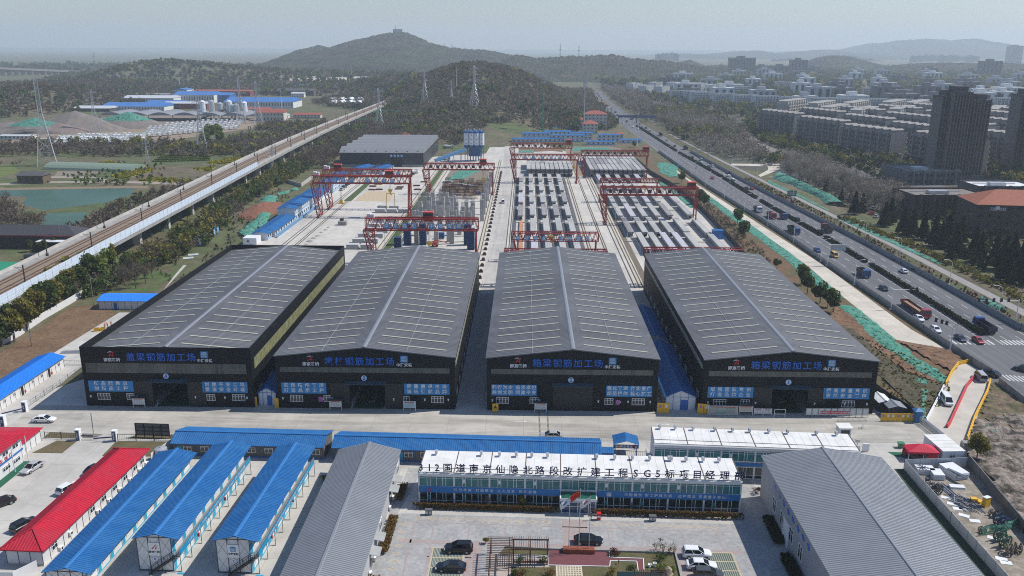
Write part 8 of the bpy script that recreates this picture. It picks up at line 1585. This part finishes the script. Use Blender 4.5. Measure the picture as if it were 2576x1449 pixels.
def heap(px,py,rx_,ry_,h,label,m,capm=None):
 q=W(0,px,py);t=thing('aggregate_heap',label,'heap',(q[0],q[1],0),0,'aggregate heaps at the works');b=MB();N=20
 for j in range(8):
  for i in range(N):a=2*math.pi*i/N;r_=(1-j/7)*(.85+.3*vnoise(i*.6,j*.5,int(px)));b.v.append((rx_*r_*math.cos(a),ry_*r_*math.sin(a),h*(j/7)**.9))
 b.f=[(j*N+i,j*N+(i+1)%N,(j+1)*N+(i+1)%N,(j+1)*N+i)for j in range(7)for i in range(N)];b.m=[1 if capm and f[0]//N>2 else 0 for f in b.f];b.build('heap_surface',[m,capm or m],t)
SG=mat('sand_grey',(.19,.165,.145),.95,var=.2,scale=.15)
heap(330,1060,45,22,13,'grey sand heap with green net on its crest',SG,NET);heap(700,1040,50,26,18,'largest grey gravel heap',SG);heap(1170,1015,45,24,15,'gravel heap covered by green net before the barrel shed',SG,NET);heap(540,1065,34,18,9,'low pinkish gravel heap between two larger ones',mat('sand_pink',(.21,.165,.145),.95,var=.2));heap(100,1045,40,20,8,'brown sand heap at the picture edge',SG)
def depot(c):
 b=MB();b.box(2.0,-1.3,.6,4.1,1.3,3.4);b.box(3.6,-1.1,1.7,4.03,1.1,2.7,2);b.box(-4,-1.2,1.0,1.8,1.2,2.9,1);b.box(-3.9,-.9,.3,3.6,.9,1.0,3);b.box(-3.6,-1.0,2.905,1.5,1.0,3.2,1);return b.mesh('depot_truck',[WHITE,c,CARGLASS,BLACKM])
dm=[depot(PAINT['green']),depot(WHITE),depot(mat('truck_green_bright',(.02,.26,.05),.5,var=.1))];k=0
for r in range(6):
 for i in range(20):
  px=500+i*41+r*12+random.uniform(-4,4);py=1185-r*15-i*.6
  if px>1310 or(r>4 and px<700):continue
  tag(put('depot_truck',dm[int(RNG.choice([0,1,1,2 if r>3 else 1]))],None,W(0,px,py,.02),-1.15+random.uniform(-.06,.06)),'%s parked truck in the %s rank of the depot before the pylon'%(ordinal(i),ordinal(r)),'truck','parked depot trucks')
for r in range(6):
 for i in range(19):
  px=1310+i*46+r*14;py=1108-r*18-i*4.2
  if px>2240 or(r>4 and i>14):continue
  tag(put('depot_truck',dm[int(RNG.choice([0,1,1,2 if i<8 and r<3 else 1]))],None,W(0,px,py,.02),-1.15+random.uniform(-.06,.06)),'%s parked truck in the %s rank of the depot toward the willows'%(ordinal(i),ordinal(r)),'truck','parked depot trucks')
for i,px in enumerate((285,335,385,580,680)):
 t=truck(*W(0,px,1150)[:2],-.3,'%s white-drum mixer truck at the near end of the depot'%ordinal(i),'white','white',9,tanker=True,group='mixer trucks')
for i,(rc,px,py)in enumerate(((11,1435,445),(11,1700,325),(11,1740,215))):truck(*W(rc,px,py)[:2],(1.3,0,.2)[i],('mixer truck standing beside the tall cranes','white mixer truck under the conveyor','grey mixer truck on the mud behind the silos')[i],'white','silver',9,tanker=True,group='mixer trucks')
for i,(px,py)in enumerate(((780,590),(800,570),(830,545),(860,525))):car('suv' if i%2 else 'sedan',('silver','grey','navy','white')[i],*W(11,px,py)[:2],1.4,'%s car from the tall crane parked beside the yard-edge huts'%ordinal(i),simple=True)
for i,px in enumerate((1065,1135)):car('sedan',('silver','white')[i],*W(11,px,390)[:2],0,'%s car parked at the plinth of the aggregate hall'%ordinal(i),simple=True)
car('van','white',*W(11,2238,705)[:2],1.55,'white van driving along the long pale lane');car('sedan','navy',*W(10,415,520)[:2],0,'dark car on the track above the pond',simple=True)
q=W(10,160,530);house(q[0],q[1],15,9,4.6,'small brown brick hut on the pond track',GREYB,mat('hut_brick',(.13,.095,.06),.9,var=.2),False,name='brick_hut',cat='hut');q=W(10,430,400);t=thing('greenhouse','long pale green plastic greenhouse among the saplings','greenhouse',(q[0],q[1]+6,0),-.15);b=MB();b.extrude_x([(9*math.cos(a)*-1,4*math.sin(a))for a in np.linspace(0,math.pi,9)],0,62);b.build('tunnel',mat('green_plastic',(.19,.25,.19),.6,var=.15),t)
def pylon(px,py,rc,h,label,wbase=.17,arms=3,col=GALV,z=None):
 q=WT(rc,px,py);t=thing('power_pylon',label,'pylon',q,.5,'lattice power pylons');b=MB();lv=[0,.16,.30,.42,.52,.60,.68,.76,.84,.92,1.];wd_=lambda f:h*(wbase*(1-f/.62)**1/2+.018 if f<.62 else .018);s=max(.16,h*.0052)
 cs=lambda f:[Vector((sx*wd_(f),sy*wd_(f),h*f))for sx,sy in((-1,-1),(1,-1),(1,1),(-1,1))]
 for a,c in zip(lv,lv[1:]):
  A,B=cs(a),cs(c)
  for i in range(4):b.bar(A[i],B[i],s*1.3);b.bar(A[i],B[(i+1)%4],s*.7);b.bar(A[(i+1)%4],B[i],s*.7);b.bar(B[i],B[(i+1)%4],s*.6)
 b.build('lattice_tower',col,t)
 for k in range(arms):
  f=.66+k*.13;L=h*(.15-.02*k);b=MB()
  for sd in(-1,1):b.bar((0,0,h*f),(sd*L,0,h*f+.3),s);b.bar((0,0,h*(f+.045)),(sd*L,0,h*f+.3),s);b.bar((sd*L,0,h*f+.2),(sd*L,0,h*f-1.6),s*.8)
  b.build('cross_arm',mat('arm_rust',(.17,.10,.06),.8,var=.2)if h>50 else col,t)
for i,a in enumerate(((430,1360,0,57,'tallest lattice pylon standing by the greenhouse'),(870,1065,0,39,'lattice pylon between the gravel heaps'),(1338,1345,0,17,'small lattice pylon at the edge of the green fields'),(1830,1232,0,39,'lattice pylon in the wood below the willows'),(2185,980,0,46,'lattice pylon behind the concrete silos'),(1120,1042,1,39,'lattice pylon beside the green-roofed halls'),(1530,805,1,40,'big lattice pylon on the near side of the hill'),(1770,785,1,24,'small lattice pylon between two big ones on the hill'),(1978,853,1,42,'biggest lattice pylon on the hill flank'),(20,975,1,42,'lattice pylon by the cream red-roofed house'),(155,1405,1,15,'slender lattice mast beside the viaduct piers'))):pylon(a[0],a[1],a[2],a[3],a[4],.17 if i not in(2,7,10)else .10)
for i,(rc,px,py,h)in enumerate(((0,1632,680,32),(1,240,680,33),(1,335,640,28),(1,240,935,30),(1,542,640,26),(1,865,560,28),(1,1818,690,26),(2,1050,540,26),(2,405,545,26),(12,1135,195,20),(12,1010,160,14),(2,1043,830,24),(2,825,740,24))):q=WT(rc,px,py);b=MB();b.tube((0,0,0),(0,0,h),h*.012,6,h*.006);[b.bar((-h*.05,0,h*f),(h*.05,0,h*f),h*.006)for f in(.86,.92,.98)];tag(b.build('tubular_pylon',WHITE if i not in(11,12)else mat('rig_brown',(.10,.06,.05),.7,var=.1),None,q),'%s slender pole pylon counted from the factories toward the highway'%ordinal(i),'pole','slender pole pylons')
for i,(u,v,D,h)in enumerate(((995,84,3000,26),(1409,146,2500,40),(1456,146,2500,36),(1118,126,3000,22),(1137,126,3000,22),(172,175,2250,45),(240,178,2400,60))):x,_,z=at_depth((u,v),D);z=0 if i>4 else z;b=MB();b.tube((0,0,-6),(0,0,h),1.2,5,.5);b.box(-2.5,-2,h*.55,2.5,2,h*.6);b.box(-1.6,-1,h*.8,1.6,1,h*.84);tag(b.build('ridge_mast',STEEL,None,(x,D,max(0,z))),('antenna mast on the mountain summit','twin-like mast on the wooded ridge','lone mast on the wooded ridge toward the town','first of two pylons on the mountain shoulder','second pylon on the mountain shoulder','hazy pylon in front of the far bridge','tallest hazy pylon near the far bridge end')[i],'mast','masts on far ridges')
b=MB();x,_,z=at_depth((995,80),3000);b.box(-16,-5,-4,16,5,7);b.box(-16.5,-5.5,7,16.5,5.5,8.5);tag(b.build('summit_building',CREAM,None,(x+8,3000,z)),'small building on the mountain summit','building')
a=at_depth((-40,170),2250);c=at_depth((285,184),2500);t=thing('far_bridge','long hazy approach bridge on tall piers at the horizon','bridge',(0,0,0));b=MB();b.bar(a,c,26,5);b.build('deck',CONCD,t)
for i in range(20):f=(i+.5)/20;p=Vector(a).lerp(Vector(c),f);b=MB();b.loft([[(p.x-3,p.y-3,0),(p.x+3,p.y-3,0),(p.x+3,p.y+3,0),(p.x-3,p.y+3,0)],[(p.x-7,p.y-4,p.z-2.5),(p.x+7,p.y-4,p.z-2.5),(p.x+7,p.y+4,p.z-2.5),(p.x-7,p.y+4,p.z-2.5)]]);b.build('pier',CONC,t)
# ================================================================ vegetation
BRD=wp(10,[(1640,1000),(2040,940),(2060,1000),(1900,1160),(1640,1449),(1500,1449),(1600,1250)]);SITE=[(-118,95),(95,95),(115,200),(112,300),(100,560),(36,690),(10,800),(-30,800),(-70,620),(-68,680),(-132,668),(-132,560),(-100,545),(-120,440),(-118,330),(-108,280),(-104,190),(-118,175)]
HUTS=[(-25,690),(105,690),(105,850),(-25,760)]
RAIL=[(rx(y)-RW_(y)-1.5,y)for y in RY]+[(rx(y)+1.5,y)for y in reversed(RY)]
HWY=[(hx(y,HL)-3,y)for y in yy]+[(hx(y,HR)+5,y)for y in reversed(yy)]
EX=(SITE,HUTS,RAIL,HWY)
IND=[(-640,830),(-170,880),(-170,1000),(-215,1380),(-560,1400),(-500,1100)];FLD=[(-420,470),(-186,470),(-184,606),(-420,606)];EX2=(*EX,FLD)
hillmix=(('hill',3),('bare',5),('brownbare',3),('ever',3),('conifer',1),('olive',1))
forest('hill_woods',[(-165,700),(20,690),(112,900),(104,1250),(118,1600),(-280,1650),(-300,1200),(-165,1000)],34,hillmix,(6,10),22,1.5,EX)
forest('left_hill_woods',[(-1100,880),(-700,830),(-560,940),(-515,1150),(-560,1310),(-420,1420),(-300,1700),(-1400,1750)],85,(('brownbare',3),('hill',3),('bare',2),('ever',1)),(7,11),16,2.4,EX)
forest('valley_woods',[(-560,1400),(-215,1380),(-170,1000),(-165,1650),(-300,2500),(-1300,2500),(-1000,1700)],190,(('hill',3),('bare',3),('ever',3),('olive',1)),(7,12),13,3.6,EX,gap=.3)
forest('works_woods',[(-640,590),(-205,560),(-185,690),(-182,880),(-240,1010),(-262,880),(-250,690),(-640,690)],26,(('brownbare',3),('bare',4),('hill',2),('olive',1)),(5,8),22,1.2,(*EX2,IND),gap=.25)
forest('meadow_scrub',[(-420,480),(-200,478),(-186,560),(-300,590),(-440,580)],40,(('bare',2),('ever',2),('bright',1)),(1.5,3.5),18,.6,EX,gap=.52)
forest('pond_thicket',[(-196,345),(-176,340),(-178,545),(-196,480),(-206,440)],13,(('ever',3),('bare',4),('brownbare',2)),(3,5),26,.8,EX)
forest('pond_island_thicket',wp(10,[(-150,760),(120,760),(190,850),(400,900),(430,945),(-150,945)]),7,(('brownbare',4),('bare',3)),(5,8),40,.6,EX)
forest('railside_thicket',[(-144,255),(-134,250),(-128,330),(-140,420),(-140,560),(-158,640),(-162,560),(-150,400),(-146,300)],9,(('bare',3),('ever',4),('olive',2),('brownbare',2)),(3.5,7),40,.62,EX)
forest('bank_scrub',[(-134,262),(-114,262),(-108,300),(-122,350),(-124,440),(-138,470),(-140,380),(-130,310)],10,(('brownbare',3),('bare',3),('ever',2),('bright',1)),(.7,1.7),20,.36,(*EX,BRD),gap=.38)
forest('viaduct_woods',[(-158,560),(-131,552),(-134,700),(-70,690),(-140,1010),(-168,1100),(-166,720)],20,(('brownbare',4),('bare',2),('ever',3),('olive',1)),(6,10),26,1.0,EX)
forest('roadside_woods',[(140,640),(176,560),(184,700),(215,860),(205,1130),(160,1160),(135,900)],26,(('pale',4),('bare',4),('ever',2),('olive',2)),(7,12),26,1.1,(HWY,))
forest('far_roadside_woods',[(128,900),(165,1100),(190,1500),(150,1750),(132,1400)],40,(('pale',3),('bare',3)),(9,13),22,1.8,(HWY,))
forest('estate_greenery',[(205,830),(228,620),(300,470),(420,480),(560,900),(260,1010)],60,(('conifer',3),('ever',4),('olive',2),('bare',2)),(5,10),20,1.3,(),gap=.3)
forest('campus_greenery',[(200,1000),(620,1000),(900,1600),(180,1700)],190,(('ever',3),('hill',3),('olive',2)),(7,11),14,2.6,(),gap=.25)
forest('town_woods',[(160,1700),(950,1600),(1500,2600),(1500,3600),(170,3400)],900,(('hill',3),('ever',3),('olive',2)),(8,14),10,8.,(),gap=.3)
forest('plain_woods',[(-2600,2500),(-300,2500),(-200,3400),(-3000,3600)],2200,(('hill',3),('ever',2)),(8,13),9,11.,(),gap=.35)
forest('verge_undergrowth',[(142,232),(148,232),(145,400),(139,520),(132,520),(137,400)],3.2,(('maroon',2),('olive',1),('bare',1),('maroon',2),('ever',1)),(.5,1.3),16,.26)
forest('slope_scrub',[(80,172),(95,176),(104,195),(94,225),(84,230),(80.6,200)],1.4,(('hill',3),('bare',2),('olive',1)),(.3,.7),9,.26)
forest('slope_undergrowth',[(86,310),(92,300),(95,400),(90,480),(86.5,480)],5,(('bare',3),('hill',2),('ever',1)),(1.2,3),22,.4)
forest('bank_weeds',[(-122,238),(-109,200),(-104,290),(-112,300),(-128,265)],3,(('bright',3),('olive',1),('bare',1)),(.3,.9),10,.22,(),gap=.35)
forest('golden_bushes',[(157,250),(163,250),(160,330),(152,396),(147,396),(155,330)],2.6,(('olive',3),('gold',2),('bright',1)),(1.2,2.4),30,.3)
forest('bare_plane_belt',wp(13,[(130,330),(420,330),(900,560),(1270,640),(1240,860),(830,800),(560,640),(260,490),(120,440)]),13,(('pale',4),('bare',2),('pale',2)),(8,11),44,.62)
forest('estate_road_greenery',wp(13,[(-100,60),(100,80),(650,235),(1450,440),(1400,480),(1000,410),(600,335),(-100,150)]),22,(('ever',3),('olive',2),('ever',2),('conifer',1)),(4,8),34,.8)
forest('path_side_greenery',[(166,215),(260,300),(235,420),(190,400),(164,330)],26,(('conifer',4),('ever',2)),(3,6),24,.8)
for nm,pts in(('rapeseed_field',wp(10,[(1000,470),(1270,368),(1400,408),(1120,492)])),('rapeseed_field',wp(10,[(1260,508),(1420,482),(1700,500),(1700,522)])),('rapeseed_field',wp(10,[(1860,350),(2080,305),(2200,288),(2100,352)])),('rapeseed_field',wp(1,[(590,1065),(900,1055),(880,1085),(640,1100)])),('rapeseed_field',wp(10,[(880,350),(1150,360),(1000,335)])),('rapeseed_field',wp(10,[(1720,400),(1960,380),(1900,420)]))):sheet('flowering_crop',pts,.02,mat('rape_flower',(.33,.29,.025),.95,var=.4,scale=.5,col2=(.16,.19,.03),s2=.1));forest(nm,pts,2.5,(('rape',1),),(.8,1.3),10,.7)
for a,b_,w in(((1400,335),(1880,322),3),((1420,318),(1880,306),3),((1450,302),(1880,292),3),((1470,288),(1870,280),3)):hedge('vegetable_row','%s green vegetable row of the fields by the small pylon'%ordinal((335-a[1])//16),[W(10,*a),W(10,*b_)],w*1.6,.7,'bright','vegetable rows',22,.7,'crop')
for i,(rc,px,py,h,k)in enumerate(((20,-80,780,8,'ever'),(20,20,740,7,'ever'),(20,130,700,8.5,'olive'),(20,60,620,8,'ever'),(20,250,600,9,'olive'),(20,330,520,9,'olive'),(20,420,460,9.5,'ever'),(20,200,480,8,'olive'),(20,500,420,9,'olive'),(20,590,370,9,'ever'),(20,480,300,9,'olive'),(20,650,300,9,'olive'),(20,730,270,9,'ever'),(20,620,190,9,'olive'),(20,790,160,9.5,'ever'),(20,900,140,9,'bright'),(20,980,90,8.5,'bright'),(20,860,60,8,'ever'),(20,1000,20,8,'olive'))):tree(k,*W(rc,px,py)[:2],h*1.12,'%s evergreen from the picture edge in the belt between viaduct and field'%ordinal(i),'evergreens between viaduct and brown field')
for i,(px,py,h,k)in enumerate(((1130,190,8,'bare'),(1230,210,9,'bare'),(1320,170,8,'bare'),(1200,100,8,'brownbare'),(690,300,6,'pale'),(1380,120,7,'brownbare'))):tree(k,*W(20,px,py)[:2],h,'%s bare tree from the belt beside the blue lodge and garden path'%ordinal(i),'bare trees beside the garden path')
for i,(px,py,h,k)in enumerate(((1390,940,7,'ever'),(1480,960,7.5,'ever'),(1580,900,7,'ever'),(1700,860,7,'ever'),(1560,800,6,'olive'),(1750,780,6,'olive'),(1850,700,6,'olive'),(2000,640,6,'olive'),(2080,640,6.5,'ever'),(2200,560,6,'ever'),(2250,620,6,'olive'),(60,740,9,'brownbare'),(390,1150,5,'ever'),(490,1130,5,'ever'),(280,1150,5,'ever'))):tree(k,*W(10,px,py)[:2],h,'%s single tree counted along the viaduct and restaurant'%ordinal(i),'trees beside the viaduct')
for i,(px,py,h)in enumerate(((1855,1200,15),(1900,1150,15),(1960,1130,14),(1990,1180,12))):tree('bright',*W(0,px,py)[:2],h,'%s pale green willow beside the depot'%ordinal(i),'willows by the depot',name='leafy_tree')
for i,(rc,px,py,h)in enumerate(((23,300,175,7.2),(23,355,258,7.8),(23,470,345,7.6),(23,540,382,6.6),(23,592,432,7.4),(13,80,1300,4),(12,1535,525,8),(12,1700,720,8),(12,1740,740,7),(12,2040,900,7.5),(12,2095,1030,8),(12,1105,205,5))):tree('ever',*W(rc,px,py)[:2],h,'%s round green tree on the slope between black wall and concrete road'%ordinal(i),'round trees on the highway slope')
tree('olive',*W(33,1890,388)[:2],5.5,'lone green tree on the rubble slope beside the storage yard',None)
for i,(px,py,h)in enumerate(((780,810,11),(850,790,9),(1050,920,11),(1100,900,12),(1220,990,12),(1300,1010,12),(1400,1040,12),(1500,1100,13),(1560,1120,11),(1620,1100,13),(1690,1180,12),(1740,1080,12),(1860,1200,12),(1910,1240,11),(2050,1260,12),(2120,1320,12),(2200,1300,13),(2280,1340,12),(2150,1420,12),(2300,1449,12),(1650,1240,8),(530,600,8),(660,690,7),(740,690,7))):tree('conifer',*W(13,px,py)[:2],h,'%s dark conifer counted from the green net bank along the path'%ordinal(i),'dark conifers along the service path')
j=0
for i in range(42):
 f=(i//2)/20;px=160+1060*f+RNG.uniform(-25,25);py=470+390*f+(-60 if i%2 else 0)+RNG.uniform(-15,15)
 if j<40:tree('pale',*W(13,px,py)[:2],RNG.uniform(9.5,12.5),'%s bare plane tree from the concrete loop in the %s row beside the car park'%(ordinal(i//2),('front','rear')[i%2]),'bare plane trees along the car park');j+=1
for i in range(12):tree('ever',*W(13,330+i*62+RNG.uniform(-20,20),235+i*26)[:2],RNG.uniform(5,8),'%s rounded tree along the estate road lamps'%ordinal(i),'trees along the estate road')
for i,(px,py)in enumerate(((85,145),(430,265),(530,295),(735,330),(770,400),(915,380),(1205,375))):tag(put('street_lamp',LM[-1],None,W(13,px,py)),'%s tall lamp along the estate road'%ordinal(i),'street lamp','street lamps of the estate road')
for i in range(26):car('sedan' if i%3 else 'suv',('white','silver','black','grey','blue','red')[i%6],*W(13,430+i*22,440+i*13.5+(i%2)*60)[:2],1.0,'%s parked car from the loop in the car park under the bare planes'%ordinal(i),group='cars in the tree-lined car park',simple=True)
hedge('photinia_hedge','red-tipped hedge in front of the office, hall side of the entrance',[rot(-18,130.4),rot(5.2,130.4)],2.4,1.2,'redhedge','red-tipped hedges',170,.17);hedge('photinia_hedge','red-tipped hedge in front of the office, grey hall side',[rot(13,130.2),rot(36.6,130.2)],2.4,1.2,'redhedge','red-tipped hedges',170,.17);hedge('photinia_hedge','long red-tipped hedge along the dining hall wall',[(-22.0,116.5),(-21.8,127)],1.5,.9,'redhedge','red-tipped hedges',150,.16);hedge('photinia_hedge','short red-tipped hedge at the far end of the dining hall',[(-21.8,133),(-21.6,138)],1.3,.9,'redhedge','red-tipped hedges',150,.16);hedge('photinia_hedge','red-tipped hedge at the lower picture edge by the dining hall',[(-22.1,106),(-22,110)],1.5,.9,'redhedge','red-tipped hedges',150,.16)
hedge('dark_hedge','dark clipped hedge along the big grey hall, near stretch',[(41.0,104),(41.2,117)],1.6,1.1,'conifer','dark hedges',220,.2);hedge('dark_hedge','dark clipped hedge along the big grey hall, far stretch',[(41.3,120.6),(41.4,128)],1.6,1.1,'conifer','dark hedges',220,.2)
for i,(rc,px,py,r,h,pal)in enumerate(((32,285,1345,.75,1.5,'ever'),(32,340,1440,1.2,1.4,'redhedge'),(32,90,1440,1.1,1.2,'redhedge'),(32,30,1440,.7,1.1,'ever'),(32,905,1449,1.0,1.5,'gold'),(32,1340,1300,1.3,1.3,'ever'),(32,935,1255,1.0,1.0,'maroon'),(32,1080,1385,.9,.6,'ever'),(32,1350,1390,1.3,.7,'bright'),(32,1440,1400,.9,.6,'bright'),(32,75,1360,.6,1.6,'bright'),(31,2080,1150,.6,1.3,'olive'),(32,2215,700,1.0,1.2,'maroon'),(31,610,590,.9,1.2,'olive'))):bush('shrub',('dark round shrub at the end of the pergola bench','red-green shrub beside the tile path','low red shrub behind the pergola','small dark shrub at the lower picture edge by the pergola','golden-yellow shrub beside the dark pond','dark spreading shrub under the reddish saplings','maroon thin shrub at the deck corner','low green shrub by the deck path end','bright green ground shrub beside the urns','bright green ground shrub by the garden rock','tall thin green shrub inside the pergola','climbing shrub at the pergola corner','maroon shrub at the office end wall','olive shrub by the dormitory and dining hall corner')[i],*W(rc,px,py)[:2],r,h,pal,260,.10,'garden shrubs')
for i,(px,py)in enumerate(((1300,1230),(1370,1240),(1420,1250),(1460,1250),(1340,1210))):bush('sapling','%s reddish leafy sapling in the lawn bed'%ordinal(i),*W(32,px,py)[:2],.55,2.2,'redhedge',120,.07,'reddish saplings','sapling')
for i,(rc,px,py,h,k)in enumerate(((31,2090,835,2.6,'pale'),(31,1775,810,1.8,'pale'),(32,90,840,2.6,'olive'),(32,1080,860,2.0,'pale'),(32,1390,860,2.0,'pale'))):tree(k,*W(rc,px,py)[:2],h,('bare young tree before the third office bay','bare bush-like young tree before the first office bay','leafy young tree beside the entrance porch','forked bare sapling under the middle banner','forked bare sapling two bays from the forked one')[i],'young trees before the office')
# ================================================================ haze
finish_text()
hz=bpy.data.materials.new('haze_air');hz.use_nodes=True;n=hz.node_tree.nodes;L=hz.node_tree.links
n.remove(n['Principled BSDF']);v=n.new('ShaderNodeVolumePrincipled');v.inputs['Color'].default_value=(.80,.91,1.0,1);v.inputs['Density'].default_value=.00014;v.inputs['Anisotropy'].default_value=.2
L.new(v.outputs[0],n['Material Output'].inputs['Volume'])
mb=MB();mb.box(-14000,-1500,-20,14000,14000,330);tag(mb.build('haze',hz),kind='stuff')
